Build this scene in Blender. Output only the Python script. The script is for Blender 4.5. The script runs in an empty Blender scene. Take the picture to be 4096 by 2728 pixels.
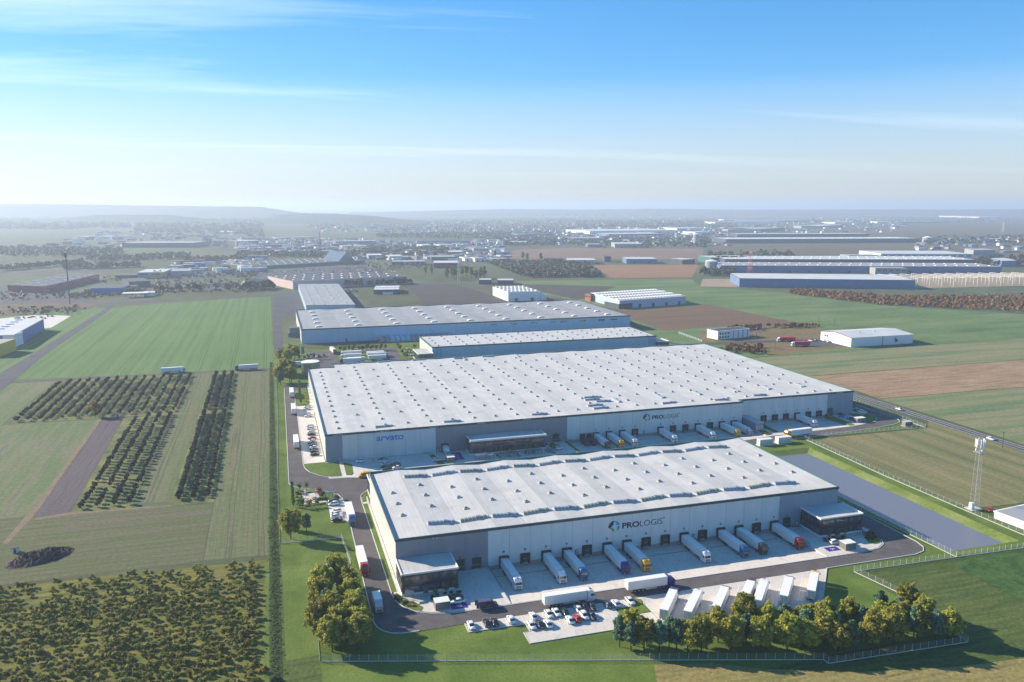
import bpy, math, random
import numpy as np
from mathutils import Vector, Matrix
R = math.radians
SC = bpy.context.scene
COL = SC.collection

# ------------------------------------------------------------------ camera, sky, sun, exposure
cam_d = bpy.data.cameras.new('camera'); cam = bpy.data.objects.new('camera', cam_d); COL.objects.link(cam)
cam.location = (0, 0, 120); cam.rotation_euler = (R(90 - 9.578), 0, R(-16.836))
cam_d.sensor_width = 36; cam_d.lens = 28.125; cam_d.clip_start = 1; cam_d.clip_end = 90000
SC.camera = cam
SUN_EL, SUN_AZ = R(25.0), R(-49.7)          # azimuth measured from +Y, clockwise
w = bpy.data.worlds.new('World'); SC.world = w; w.use_nodes = True
wn, wl = w.node_tree.nodes, w.node_tree.links
wn.clear()
sky = wn.new('ShaderNodeTexSky'); sky.sky_type = 'NISHITA'; sky.sun_disc = False
sky.sun_elevation = SUN_EL; sky.sun_rotation = SUN_AZ; sky.altitude = 0
sky.air_density = 0.8; sky.dust_density = 0.1; sky.ozone_density = 4.5
hsv = wn.new('ShaderNodeHueSaturation'); hsv.inputs['Hue'].default_value = 0.503; 
gm = wn.new('ShaderNodeGamma'); gm.inputs['Gamma'].default_value = 0.60; wl.new(sky.outputs[0], gm.inputs['Color']); wl.new(gm.outputs[0], hsv.inputs['Color'])
# thin cirrus streaks, laid on a flat layer high above
tc = wn.new('ShaderNodeTexCoord'); sep = wn.new('ShaderNodeSeparateXYZ'); wl.new(tc.outputs['Generated'], sep.inputs[0])
def wmath(op, a, b=None, clamp=False):
    n = wn.new('ShaderNodeMath'); n.operation = op; n.use_clamp = clamp
    for i, v in enumerate((a, b)):
        if v is None: continue
        if isinstance(v, (int, float)): n.inputs[i].default_value = v
        else: wl.new(v, n.inputs[i])
    return n.outputs[0]
zc = wmath('MAXIMUM', wmath('ADD', sep.outputs[2], 0.03), 0.02)
cmb = wn.new('ShaderNodeCombineXYZ'); wl.new(wmath('DIVIDE', sep.outputs[0], zc), cmb.inputs[0]); wl.new(wmath('DIVIDE', sep.outputs[1], zc), cmb.inputs[1])
mp = wn.new('ShaderNodeMapping'); mp.inputs['Rotation'].default_value = (0, 0, R(-20)); mp.inputs['Scale'].default_value = (0.11, 0.42, 1); mp.inputs['Location'].default_value = (3.1, 1.7, 0)
wl.new(cmb.outputs[0], mp.inputs[0])
n1 = wn.new('ShaderNodeTexNoise'); n1.inputs['Scale'].default_value = 1.0; n1.inputs['Detail'].default_value = 7; n1.inputs['Roughness'].default_value = 0.58; n1.inputs['Distortion'].default_value = 0.5
wl.new(mp.outputs[0], n1.inputs['Vector'])
cr = wn.new('ShaderNodeMapRange'); cr.inputs['From Min'].default_value = 0.52; cr.inputs['From Max'].default_value = 0.8; cr.inputs['To Max'].default_value = 0.55
wl.new(n1.outputs[0], cr.inputs[0])
fade = wn.new('ShaderNodeMapRange'); fade.inputs['From Min'].default_value = 0.02; fade.inputs['From Max'].default_value = 0.16; wl.new(sep.outputs[2], fade.inputs[0])
cl = wmath('MULTIPLY', cr.outputs[0], fade.outputs[0])
mxc = wn.new('ShaderNodeMix'); mxc.data_type = 'RGBA'; wl.new(cl, mxc.inputs[0]); wl.new(hsv.outputs[0], mxc.inputs[6]); mxc.inputs[7].default_value = (4.6, 4.8, 5.0, 1)
sat = wn.new('ShaderNodeMapRange'); sat.inputs['From Min'].default_value = 0.0; sat.inputs['From Max'].default_value = 0.15; sat.inputs['To Min'].default_value = 0.5; sat.inputs['To Max'].default_value = 1.6; wl.new(sep.outputs[2], sat.inputs[0]); wl.new(sat.outputs[0], hsv.inputs['Saturation'])
hval = wn.new('ShaderNodeMapRange'); hval.inputs['From Min'].default_value = 0.0; hval.inputs['From Max'].default_value = 0.13; hval.inputs['To Min'].default_value = 0.66; hval.inputs['To Max'].default_value = 1.0; wl.new(sep.outputs[2], hval.inputs[0]); wl.new(hval.outputs[0], hsv.inputs['Value'])   # low sky dimmed by the ground haze
bg = wn.new('ShaderNodeBackground'); bg.inputs['Strength'].default_value = 0.15
wo = wn.new('ShaderNodeOutputWorld'); wl.new(mxc.outputs[2], bg.inputs[0]); wl.new(bg.outputs[0], wo.inputs[0])
sun_d = bpy.data.lights.new('sun', 'SUN'); sun = bpy.data.objects.new('sun', sun_d); COL.objects.link(sun)
sun_d.energy = 4.1; sun_d.angle = R(0.53); sun_d.color = (1.0, 0.885, 0.715)
sv = Vector((math.sin(SUN_AZ) * math.cos(SUN_EL), math.cos(SUN_AZ) * math.cos(SUN_EL), math.sin(SUN_EL)))
sun.rotation_euler = sv.to_track_quat('Z', 'Y').to_euler(); sun.location = (-200, 200, 300)
vs = SC.view_settings; vs.view_transform = 'Standard'; vs.look = 'None'; vs.gamma = 1; vs.use_curve_mapping = False; vs.exposure = 1.3
cy = SC.cycles; cy.use_denoising = True; cy.max_bounces = 5; cy.diffuse_bounces = 3; cy.glossy_bounces = 2; cy.transmission_bounces = 2
cy.volume_bounces = 0; cy.transparent_max_bounces = 8; cy.caustics_reflective = False; cy.caustics_refractive = False
cy.sample_clamp_indirect = 6

# ------------------------------------------------------------------ materials
MATS = {}
def _mat(name):
    m = bpy.data.materials.new(name); m.use_nodes = True
    t = m.node_tree; b = t.nodes['Principled BSDF']; return m, t.nodes, t.links, b
def _noise(n, l, vec, scale, detail=4, rough=0.55, dist=0):
    x = n.new('ShaderNodeTexNoise'); x.inputs['Scale'].default_value = scale; x.inputs['Detail'].default_value = detail
    x.inputs['Roughness'].default_value = rough; x.inputs['Distortion'].default_value = dist
    if vec is not None: l.new(vec, x.inputs['Vector'])
    return x.outputs[0]
def _ramp(n, l, fac, stops):
    x = n.new('ShaderNodeValToRGB'); e = x.color_ramp.elements
    while len(e) < len(stops): e.new(0.5)
    for i, (p, c) in enumerate(stops): e[i].position = p; e[i].color = (*c, 1)
    l.new(fac, x.inputs[0]); return x.outputs[0]
def _mix(n, l, fac, a, b, mode='MIX'):
    x = n.new('ShaderNodeMix'); x.data_type = 'RGBA'; x.blend_type = mode
    for i, v in ((0, fac), (6, a), (7, b)):
        if isinstance(v, (int, float)): x.inputs[i].default_value = v
        elif isinstance(v, tuple): x.inputs[i].default_value = (*v, 1)
        else: l.new(v, x.inputs[i])
    return x.outputs[2]
def _pos(n, l, scale=(1, 1, 1), rot=0):
    g = n.new('ShaderNodeNewGeometry'); m = n.new('ShaderNodeMapping')
    m.inputs['Scale'].default_value = scale; m.inputs['Rotation'].default_value = (0, 0, R(rot))
    l.new(g.outputs['Position'], m.inputs[0]); return m.outputs[0]
def _bump(n, l, b, h, strength, dist=0.1):
    x = n.new('ShaderNodeBump'); x.inputs['Strength'].default_value = strength; x.inputs['Distance'].default_value = dist
    l.new(h, x.inputs['Height']); l.new(x.outputs[0], b.inputs['Normal'])
def mul(c, k): return tuple(min(1, v * k) for v in c)

def M(name, col, rough=0.6, metal=0.0, spec=0.4, var=0.0, scale=0.6, coat=0.0):
    """plain paint / metal / concrete with slight uneven tone"""
    if name in MATS: return MATS[name]
    m, n, l, b = _mat(name)
    b.inputs['Roughness'].default_value = rough; b.inputs['Metallic'].default_value = metal; b.inputs['Specular IOR Level'].default_value = spec
    if coat: b.inputs['Coat Weight'].default_value = coat; b.inputs['Coat Roughness'].default_value = 0.08
    if var:
        f = _noise(n, l, _pos(n, l), scale, 5)
        l.new(_ramp(n, l, f, [(0.3, mul(col, 1 - var)), (0.7, mul(col, 1 + var))]), b.inputs['Base Color'])
    else: b.inputs['Base Color'].default_value = (*col, 1)
    MATS[name] = m; return m

def GROUND(name, stops, big=0.02, fine=0.7, streak=None, rot=0, line=None, line_col=None, rough=0.95, bump=0.3, fine_amt=0.35):
    """soil, grass and crop covers: broad patches, fine grain, streaks along the drilling direction, wheel tracks"""
    m, n, l, b = _mat(name)
    b.inputs['Roughness'].default_value = rough; b.inputs['Specular IOR Level'].default_value = 0.1
    f = _noise(n, l, _pos(n, l), big, 5, 0.6, 0.4)
    if streak:
        s = _noise(n, l, _pos(n, l, streak, rot), 1.0, 5, 0.6)
        x = n.new('ShaderNodeMath'); x.operation = 'MULTIPLY_ADD'; l.new(s, x.inputs[0]); x.inputs[1].default_value = 0.75
        y = n.new('ShaderNodeMath'); y.operation = 'MULTIPLY'; l.new(f, y.inputs[0]); y.inputs[1].default_value = 0.25; l.new(y.outputs[0], x.inputs[2]); f2 = x.outputs[0]
    else: f2 = f
    k = len(stops)
    c = _ramp(n, l, f2, [(0.32 + 0.36 * i / (k - 1), stops[i]) for i in range(k)])
    g = _noise(n, l, _pos(n, l), fine, 6, 0.75)
    c = _mix(n, l, fine_amt, c, _ramp(n, l, g, [(0.3, (0.15, 0.15, 0.15)), (0.7, (0.95, 0.95, 0.95))]), 'OVERLAY')
    if line:
        per, wdt, axis = line
        p = n.new('ShaderNodeSeparateXYZ'); l.new(_pos(n, l, (1, 1, 1), rot), p.inputs[0])
        def mt(op, a, v):
            q = n.new('ShaderNodeMath'); q.operation = op; l.new(a, q.inputs[0]); q.inputs[1].default_value = v; return q.outputs[0]
        wob = mt('MULTIPLY', _noise(n, l, _pos(n, l), 0.02, 2), 2.5)
        ad = n.new('ShaderNodeMath'); l.new(p.outputs[axis], ad.inputs[0]); l.new(wob, ad.inputs[1])
        ph = mt('MODULO', mt('ADD', ad.outputs[0], 10000.0), per)
        def band(o):
            q = n.new('ShaderNodeMath'); q.operation = 'COMPARE'; l.new(ph, q.inputs[0]); q.inputs[1].default_value = o; q.inputs[2].default_value = wdt; return q.outputs[0]
        s2 = n.new('ShaderNodeMath'); s2.use_clamp = True; l.new(band(per * 0.4), s2.inputs[0]); l.new(band(per * 0.4 + 1.9), s2.inputs[1])
        fa = n.new('ShaderNodeMath'); fa.operation = 'MULTIPLY'; l.new(s2.outputs[0], fa.inputs[0]); fa.inputs[1].default_value = 0.6
        c = _mix(n, l, fa.outputs[0], c, line_col)
    l.new(c, b.inputs['Base Color'])
    if bump: _bump(n, l, b, g, bump, 0.35)
    MATS[name] = m; return m

def LEAF(name, a, b2, trans=0.35):
    """leaves: per-leaf tint, per-tree shift, some light passing through"""
    m, n, l, b = _mat(name)
    at = n.new('ShaderNodeAttribute'); at.attribute_name = 'tint'
    oi = n.new('ShaderNodeObjectInfo')
    c = _ramp(n, l, at.outputs['Fac'], [(0.0, a), (1.0, b2)])
    h = n.new('ShaderNodeHueSaturation'); mr = n.new('ShaderNodeMapRange'); l.new(oi.outputs['Random'], mr.inputs[0]); mr.inputs['To Min'].default_value = 0.78; mr.inputs['To Max'].default_value = 1.2
    l.new(mr.outputs[0], h.inputs['Value']); l.new(c, h.inputs['Color'])
    mr2 = n.new('ShaderNodeMapRange'); l.new(oi.outputs['Random'], mr2.inputs[0]); mr2.inputs['To Min'].default_value = 0.497; mr2.inputs['To Max'].default_value = 0.517; l.new(mr2.outputs[0], h.inputs['Hue'])
    l.new(h.outputs[0], b.inputs['Base Color']); b.inputs['Roughness'].default_value = 0.6; b.inputs['Specular IOR Level'].default_value = 0.25
    tr = n.new('ShaderNodeBsdfTranslucent'); l.new(h.outputs[0], tr.inputs[0]); ms = n.new('ShaderNodeMixShader'); ms.inputs[0].default_value = trans
    l.new(b.outputs[0], ms.inputs[1]); l.new(tr.outputs[0], ms.inputs[2]); l.new(ms.outputs[0], n['Material Output'].inputs[0])
    MATS[name] = m; return m

def PANEL(name, col, pitch=0.33, axis='z', depth=0.25):
    """profiled steel cladding: fine ribs and faint weathering"""
    m, n, l, b = _mat(name)
    b.inputs['Roughness'].default_value = 0.42; b.inputs['Specular IOR Level'].default_value = 0.45
    w_ = n.new('ShaderNodeTexWave'); w_.bands_direction = axis.upper(); w_.inputs['Scale'].default_value = 0.314 / pitch
    l.new(_pos(n, l), w_.inputs[0])
    f = _noise(n, l, _pos(n, l, (0.25, 0.25, 0.05)), 1.0, 5, 0.6)
    c = _ramp(n, l, f, [(0.3, mul(col, 0.93)), (0.7, mul(col, 1.05))])
    c = _mix(n, l, 0.1, c, w_.outputs[0], 'MULTIPLY')
    l.new(c, b.inputs['Base Color']); _bump(n, l, b, w_.outputs[0], depth, 0.02)
    MATS[name] = m; return m

def ROOFM(name, col, dark=0.86):
    """welded membrane roof sheets: narrow seams, stains following the fall, patchy dirt"""
    m, n, l, b = _mat(name)
    b.inputs['Roughness'].default_value = 0.6; b.inputs['Specular IOR Level'].default_value = 0.35
    f = _noise(n, l, _pos(n, l), 0.07, 6, 0.65, 0.6)
    g = _noise(n, l, _pos(n, l, (0.5, 0.04, 1)), 1.0, 4, 0.6)
    c = _ramp(n, l, f, [(0.3, mul(col, dark)), (0.7, mul(col, 1.04))])
    c = _mix(n, l, 0.5, c, _ramp(n, l, g, [(0.35, (0.82, 0.82, 0.81)), (0.6, (1, 1, 1))]), 'MULTIPLY')
    br = n.new('ShaderNodeTexBrick'); br.inputs['Scale'].default_value = 1.0; br.inputs['Mortar Size'].default_value = 0.05; br.inputs['Brick Width'].default_value = 11.0; br.inputs['Row Height'].default_value = 1.5
    br.inputs['Color1'].default_value = (1, 1, 1, 1); br.inputs['Color2'].default_value = (0.93, 0.93, 0.93, 1); br.inputs['Mortar'].default_value = (0.72, 0.72, 0.72, 1)
    l.new(_pos(n, l, (1, 1, 1), 90), br.inputs['Vector'])
    c = _mix(n, l, 0.8, c, br.outputs[0], 'MULTIPLY')
    st = _noise(n, l, _pos(n, l), 0.16, 6, 0.7, 1.2)
    c = _mix(n, l, 0.7, c, _ramp(n, l, st, [(0.30, (0.74, 0.73, 0.71)), (0.42, (1, 1, 1))]), 'MULTIPLY')
    l.new(c, b.inputs['Base Color']); MATS[name] = m; return m

def GLASS(name, col=(0.05, 0.07, 0.09), rough=0.06, spec=0.8):
    m, n, l, b = _mat(name); b.inputs['Base Color'].default_value = (*col, 1); b.inputs['Roughness'].default_value = rough
    b.inputs['Specular IOR Level'].default_value = spec; b.inputs['Coat Weight'].default_value = 0.6; b.inputs['Coat Roughness'].default_value = 0.03
    MATS[name] = m; return m

# ------------------------------------------------------------------ mesh helpers
class MB:
    def __init__(s): s.v = []; s.f = []; s.m = []
    def add(s, vs, fs, mi=0):
        o = len(s.v); s.v += [tuple(p) for p in vs]; s.f += [tuple(i + o for i in f) for f in fs]; s.m += [mi] * len(fs); return s
    def box(s, x0, x1, y0, y1, z0, z1, mi=0):
        return s.add([(x0, y0, z0), (x1, y0, z0), (x1, y1, z0), (x0, y1, z0), (x0, y0, z1), (x1, y0, z1), (x1, y1, z1), (x0, y1, z1)],
                     [(0, 3, 2, 1), (4, 5, 6, 7), (0, 1, 5, 4), (1, 2, 6, 5), (2, 3, 7, 6), (3, 0, 4, 7)], mi)
    def poly(s, pts, z, mi=0): return s.add([(p[0], p[1], z) for p in pts], [tuple(range(len(pts)))], mi)
    def prism(s, pts, z0, z1, mi=0, mt=None):
        n = len(pts); a = sum(pts[i][0] * pts[(i + 1) % n][1] - pts[(i + 1) % n][0] * pts[i][1] for i in range(n))
        if a < 0: pts = pts[::-1]
        s.add([(p[0], p[1], z0) for p in pts] + [(p[0], p[1], z1) for p in pts], [(i, (i + 1) % n, n + (i + 1) % n, n + i) for i in range(n)], mi)
        s.add([(p[0], p[1], z1) for p in pts], [tuple(range(n))], mi if mt is None else mt); return s
    def side(s, prof, y0, y1, mi=0):
        """profile in x,z swept along y"""
        n = len(prof); a = sum(prof[i][0] * prof[(i + 1) % n][1] - prof[(i + 1) % n][0] * prof[i][1] for i in range(n))
        if a < 0: prof = prof[::-1]
        s.add([(p[0], y0, p[1]) for p in prof] + [(p[0], y1, p[1]) for p in prof], [tuple(range(n)), tuple(range(2 * n - 1, n - 1, -1))] + [(i, n + i, n + (i + 1) % n, (i + 1) % n) for i in range(n)], mi); return s
    def cyl(s, p0, p1, r0, r1=None, n=8, mi=0, cap=True):
        r1 = r0 if r1 is None else r1; p0, p1 = Vector(p0), Vector(p1); d = (p1 - p0).normalized()
        a = d.orthogonal().normalized(); b = d.cross(a)
        vs = [p0 + (a * math.cos(2 * math.pi * i / n) + b * math.sin(2 * math.pi * i / n)) * r0 for i in range(n)] + [p1 + (a * math.cos(2 * math.pi * i / n) + b * math.sin(2 * math.pi * i / n)) * r1 for i in range(n)]
        fs = [(i, (i + 1) % n, n + (i + 1) % n, n + i) for i in range(n)]
        if cap: fs += [tuple(range(n - 1, -1, -1)), tuple(range(n, 2 * n))]
        return s.add(vs, fs, mi)
    def bar(s, p0, p1, w_, mi=0): return s.cyl(p0, p1, w_ * 0.7, n=4, mi=mi)
    def loft(s, rings, mi=0, cap=True):
        n = len(rings[0]); vs = [p for r_ in rings for p in r_]; fs = []
        for k in range(len(rings) - 1):
            for i in range(n): fs.append((k * n + i, k * n + (i + 1) % n, (k + 1) * n + (i + 1) % n, (k + 1) * n + i))
        if cap: fs += [tuple(range(n - 1, -1, -1)), tuple(range((len(rings) - 1) * n, len(rings) * n))]
        return s.add(vs, fs, mi)
    def mesh(s, name, mats, smooth=False):
        me = bpy.data.meshes.new(name); me.from_pydata(s.v, [], s.f)
        for m in (mats if isinstance(mats, (list, tuple)) else [mats]): me.materials.append(m)
        if any(s.m): me.polygons.foreach_set('material_index', s.m)
        if smooth: me.polygons.foreach_set('use_smooth', [True] * len(me.polygons))
        me.update(); return me
    def build(s, name, mats, parent=None, loc=(0, 0, 0), rot=(0, 0, 0), smooth=False, **tags):
        return O(name, s.mesh(name, mats, smooth), parent, loc, rot, **tags)
def O(name, me, parent=None, loc=(0, 0, 0), rot=(0, 0, 0), scale=None, **tags):
    o = bpy.data.objects.new(name, me); COL.objects.link(o); o.location = loc; o.rotation_euler = rot
    if scale is not None: o.scale = scale
    if parent is not None: o.parent = parent
    for k, v in tags.items():
        if v is not None: o[k] = v
    return o
def thing(name, label, category, loc=(0, 0, 0), rz=0, group=None, scale=None):
    return O(name, None, None, (loc[0], loc[1], loc[2] if len(loc) > 2 else 0), (0, 0, rz), scale, label=label, category=category, group=group)
def struct(name, mb, mats, parent=None, **k): return mb.build(name, mats, parent, **({'kind': 'structure'} if parent is None else {}), **k)
def leafmesh(name, P, N, S_, tint, mat, rng):
    """many small quads: centre P, facing N, half size S_"""
    n = len(P); t = rng.normal(size=(n, 3)); a = np.cross(N, t); a /= np.linalg.norm(a, axis=1)[:, None] + 1e-9; b = np.cross(N, a)
    a *= S_[:, None]; b *= S_[:, None] * 0.75
    V = np.stack([P - a - b, P + a - b, P + a + b, P - a + b], 1).reshape(-1, 3).astype(np.float32)
    me = bpy.data.meshes.new(name); me.vertices.add(4 * n); me.vertices.foreach_set('co', V.ravel())
    me.loops.add(4 * n); me.loops.foreach_set('vertex_index', np.arange(4 * n, dtype=np.int32)); me.polygons.add(n)
    me.polygons.foreach_set('loop_start', np.arange(0, 4 * n, 4, dtype=np.int32)); me.polygons.foreach_set('loop_total', np.full(n, 4, np.int32))
    me.update(calc_edges=True)
    at = me.attributes.new('tint', 'FLOAT', 'FACE'); at.data.foreach_set('value', np.clip(tint, 0, 1).astype(np.float32))
    me.materials.append(mat); return me
ORD = ['first', 'second', 'third', 'fourth', 'fifth', 'sixth', 'seventh', 'eighth', 'ninth', 'tenth', 'eleventh', 'twelfth', 'thirteenth', 'fourteenth', 'fifteenth', 'sixteenth', 'seventeenth', 'eighteenth', 'nineteenth', 'twentieth', 'twenty-first', 'twenty-second', 'twenty-third', 'twenty-fourth', 'twenty-fifth', 'twenty-sixth', 'twenty-seventh', 'twenty-eighth', 'twenty-ninth', 'thirtieth']


# ------------------------------------------------------------------ ground, fields, roads, water
def quads(x0, x1, y0, y1, holes):
    xs = sorted({x0, x1, *[v for h in holes for v in h[:2] if x0 < v < x1]}); ys = sorted({y0, y1, *[v for h in holes for v in h[2:] if y0 < v < y1]})
    out = []
    for i in range(len(xs) - 1):
        for j in range(len(ys) - 1):
            cx, cy_ = (xs[i] + xs[i + 1]) / 2, (ys[j] + ys[j + 1]) / 2
            if any(h[0] < cx < h[1] and h[2] < cy_ < h[3] for h in holes): continue
            out.append([(xs[i], ys[j]), (xs[i + 1], ys[j]), (xs[i + 1], ys[j + 1]), (xs[i], ys[j + 1])])
    return out
YARD1 = (65.6, 180.4, 218.0, 244.6); YARD2 = (143.0, 247.2, 351.5, 374.5); YARD3 = (258.0, 304.0, 355.0, 378.7); POND = (224.0, 256.0, 209.5, 328.5)
HOLES = [YARD1, YARD2, YARD3, POND]

g_far = GROUND('far_land', [(0.05, 0.075, 0.04), (0.10, 0.095, 0.06), (0.075, 0.105, 0.05), (0.14, 0.12, 0.08)], big=0.0022, fine=0.03, bump=0)
mb = MB()
for q in quads(-14000, 19000, -1500, 27000, HOLES): mb.poly(q, 0)
struct('ground', mb, g_far)

g_lawn = GROUND('lawn', [(0.07, 0.108, 0.02), (0.098, 0.145, 0.028), (0.135, 0.178, 0.04)], big=0.06, fine=1.3, bump=0.3, fine_amt=0.4)
g_rough = GROUND('rough_grass', [(0.045, 0.07, 0.018), (0.07, 0.10, 0.026), (0.12, 0.135, 0.04)], big=0.06, fine=0.9, streak=(0.05, 0.5, 1), rot=8, bump=0.7, fine_amt=0.55)
Z = [0.010]
DZ = [0.004]
def sheet(name, pts, mat):
    Z[0] += DZ[0]; mb = MB(); mb.poly(pts, Z[0])
    f = mb.f[0]; n = len(pts)
    if sum(pts[i][0] * pts[(i + 1) % n][1] - pts[(i + 1) % n][0] * pts[i][1] for i in range(n)) < 0: mb.f[0] = f[::-1]
    return struct(name, mb, mat)
mb = MB()
for q in quads(-4.9, 352.6, 100, 345, HOLES): mb.poly(q, 0.006)
struct('rough_meadow', mb, g_rough)
mb = MB()
for q in quads(-0.9, 262.9, 206, 720, HOLES) + quads(262.9, 342, 342, 720, HOLES) + quads(7.9, 182, 166, 206, HOLES): mb.poly(q, 0.010)
struct('lawn', mb, g_lawn)

# fields west of the site
wheat = GROUND('green_crop', [(0.075, 0.12, 0.045), (0.10, 0.17, 0.05), (0.13, 0.19, 0.07)], big=0.015, fine=0.5, streak=(0.25, 0.004, 1), line=(24, 0.35, 0), line_col=(0.06, 0.075, 0.035))
wheat2 = GROUND('thin_crop', [(0.075, 0.085, 0.045), (0.15, 0.145, 0.08), (0.10, 0.13, 0.05), (0.19, 0.165, 0.10)], big=0.02, fine=0.5, streak=(0.5, 0.006, 1), line=(11, 0.2, 0), line_col=(0.07, 0.06, 0.045))
pale = GROUND('pale_crop', [(0.09, 0.105, 0.06), (0.16, 0.155, 0.09), (0.10, 0.145, 0.055), (0.18, 0.165, 0.105)], big=0.012, fine=0.45, streak=(0.16, 0.012, 1))
plough = GROUND('ploughed_soil', [(0.065, 0.052, 0.06), (0.125, 0.10, 0.105), (0.085, 0.068, 0.072)], big=0.03, fine=0.8, streak=(1.1, 0.01, 1), bump=0.6)
stubble_g = GROUND('stubble_green', [(0.07, 0.07, 0.045), (0.135, 0.12, 0.075), (0.085, 0.11, 0.04), (0.12, 0.10, 0.07)], big=0.02, fine=0.7, streak=(0.01, 0.55, 1), rot=-2)
orch_g = GROUND('orchard_grass', [(0.06, 0.085, 0.02), (0.13, 0.13, 0.03), (0.24, 0.20, 0.055)], big=0.05, fine=0.9, streak=(0.03, 0.35, 1), rot=-3, bump=0.5)
orch_d = GROUND('orchard_floor', [(0.065, 0.085, 0.039), (0.130, 0.143, 0.052), (0.208, 0.195, 0.065)], big=0.06, fine=0.5)
dirt = GROUND('dirt_track', [(0.16, 0.12, 0.08), (0.23, 0.175, 0.115)], big=0.2, fine=0.9)
sheet('crop_field', [(-177.25,626.24), (-179.21,437.49), (-306.34,475.96), (-371.51,1107.32), (-180.12,1053.77), (-0.61,1127.99), (-0.5, 614), (-78.9, 617)], wheat)
sheet('crop_field', [(-26.5, 278), (-5.2, 276), (-3.8, 613), (-25.6, 614)], wheat2)
sheet('crop_field', [(-57.6, 343), (-44.2, 341), (-43.3, 612), (-55, 612)], wheat2)
sheet('crop_field', [(-420, 340), (-94.6, 340), (-96, 491), (-147, 494), (-146, 612), (-420, 616)], pale)
sheet('ploughed_strip', [(-93.3, 340), (-80.4, 337), (-84.4, 490), (-94.6, 491)], plough)
sheet('orchard_ground', [(-146, 497), (-57.5, 493), (-55.2, 611), (-144, 613)], orch_d)
sheet('orchard_ground', [(-80.2, 338), (-57.8, 337), (-59.9, 492), (-84.2, 492)], orch_d)
sheet('orchard_ground', [(-44, 336), (-26.6, 335), (-26.2, 612), (-43.2, 612)], orch_d)
sheet('stubble_field', [(-420, 278), (-26.8, 277), (-26.8, 334), (-95, 339), (-420, 342)], stubble_g)
sheet('orchard_ground', [(-420, 120), (-7, 120), (-6.2, 272), (-51, 274.5), (-420, 280)], orch_g)
sheet('grass_verge', [(-7, 120), (-5.2, 120), (-5.0, 277), (-6.2, 272)], g_lawn)
sheet('dirt_track', [(-96.06,331.36), (-93.61,330.61), (-93.27,346.49), (-95.59,485.29), (-94.87,491.92), (-98.05,492.05), (-95.78,354.21)], dirt)
sheet('dirt_track', [(-91.51,334.75), (-80.61,337.29), (-59.35,336.23), (-42.95,335.40), (-43.10,336.85), (-59.63,338.09), (-81.51,339.56), (-92.08,337.11)], dirt)
sheet('dirt_track', [(-97.13,314.32), (-95.12,312.60), (-93.52,343.03), (-96.09,346.50)], dirt)
sheet('dirt_track', [(-94.46,493.18), (-82.40,493.76), (-44.51,490.09), (-43.27,491.48), (-82.80,496.45), (-95.07,496.74)], dirt)
lane_m = GROUND('lane_asphalt', [(0.10, 0.085, 0.075), (0.13, 0.11, 0.10)], big=0.05, fine=0.6, bump=0)
sheet('field_lane', [(-420, 627), (-182, 618.5), (-79, 614.8), (4.5, 612.6), (4.5, 617), (-79, 619), (-182, 622.8), (-420, 631.5)], lane_m)
heap_m = GROUND('burnt_soil', [(0.04, 0.03, 0.034), (0.085, 0.055, 0.055), (0.13, 0.085, 0.075)], big=0.1, fine=0.8, bump=0.8)

# south and east
stub_y = GROUND('dry_stubble', [(0.13, 0.12, 0.045), (0.25, 0.20, 0.075), (0.12, 0.135, 0.04)], big=0.03, fine=0.8, streak=(0.06, 0.6, 1), rot=4, bump=0.6, fine_amt=0.5)
tan = GROUND('tan_stubble', [(0.10, 0.12, 0.05), (0.17, 0.16, 0.075), (0.26, 0.215, 0.10)], big=0.012, fine=0.6, streak=(0.14, 0.005, 1), rot=-1)
brown = GROUND('brown_stubble', [(0.16, 0.11, 0.065), (0.27, 0.185, 0.11), (0.35, 0.245, 0.15)], big=0.02, fine=0.5, streak=(0.04, 0.3, 1))
green2 = GROUND('green_strip', [(0.08, 0.125, 0.06), (0.12, 0.165, 0.075), (0.22, 0.20, 0.105), (0.105, 0.145, 0.065)], big=0.01, fine=0.4, streak=(0.006, 0.09, 1))
sheet('stubble_field', [(89.72,168.42), (92.40,175.59), (107.46,172.00), (119.43,165.47), (141.63,157.18), (168.66,151.53), (189.13,149.58), (207.65,148.04), (330, 60), (60, 60)], stub_y)
sheet('weed_field', [(216.71,200.79), (224.37,204.41), (250.94,203.14), (330, 203.5), (330, 180), (217.10,173.82), (216.45,185.83)], GROUND('weeds', [(0.03, 0.07, 0.02), (0.05, 0.10, 0.025), (0.07, 0.11, 0.03)], big=0.15, fine=0.5, bump=0.9, fine_amt=0.6))
sheet('stubble_field', [(264.5, 239), (264.5, 336), (276, 340), (341, 340.2), (352.8, 352), (352.8, 233), (300, 238)], tan)
sheet('stubble_field', [(364, 404), (366, 425), (352.8, 440), (352.8, 473), (700, 480), (700, 403)], brown)
sheet('stubble_field', [(364, 403), (700, 401), (700, 200), (364, 200)], green2)
sheet('crop_field', [(324, 474), (700, 481), (700, 560), (324, 545)], green2)
sheet('crop_field', [(324, 546), (700, 561), (1100, 590), (853.58,634.80), (807.92,685.74), (714.11,803.97), (692.72,955.41), (618.22,1066.71), (673.55,1191.68), (380.03,1238.41), (359.09,1025.18), (389.45,854.77), (369.69,782.13), (330, 640)], GROUND('green_field', [(0.07, 0.11, 0.045), (0.11, 0.165, 0.06), (0.17, 0.19, 0.085)], big=0.006, fine=0.2, streak=(0.01, 0.04, 1)))
sheet('scrub_ground', [(378.23,606.66), (388.91,553.40), (478.96,564.61), (498.94,633.98), (516.08,660.32), (474.68,687.12), (397.40,682.42), (368.60,632.30)], GROUND('dry_scrub', [(0.12, 0.09, 0.05), (0.19, 0.13, 0.06), (0.10, 0.10, 0.045)], big=0.04, fine=0.4))
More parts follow.
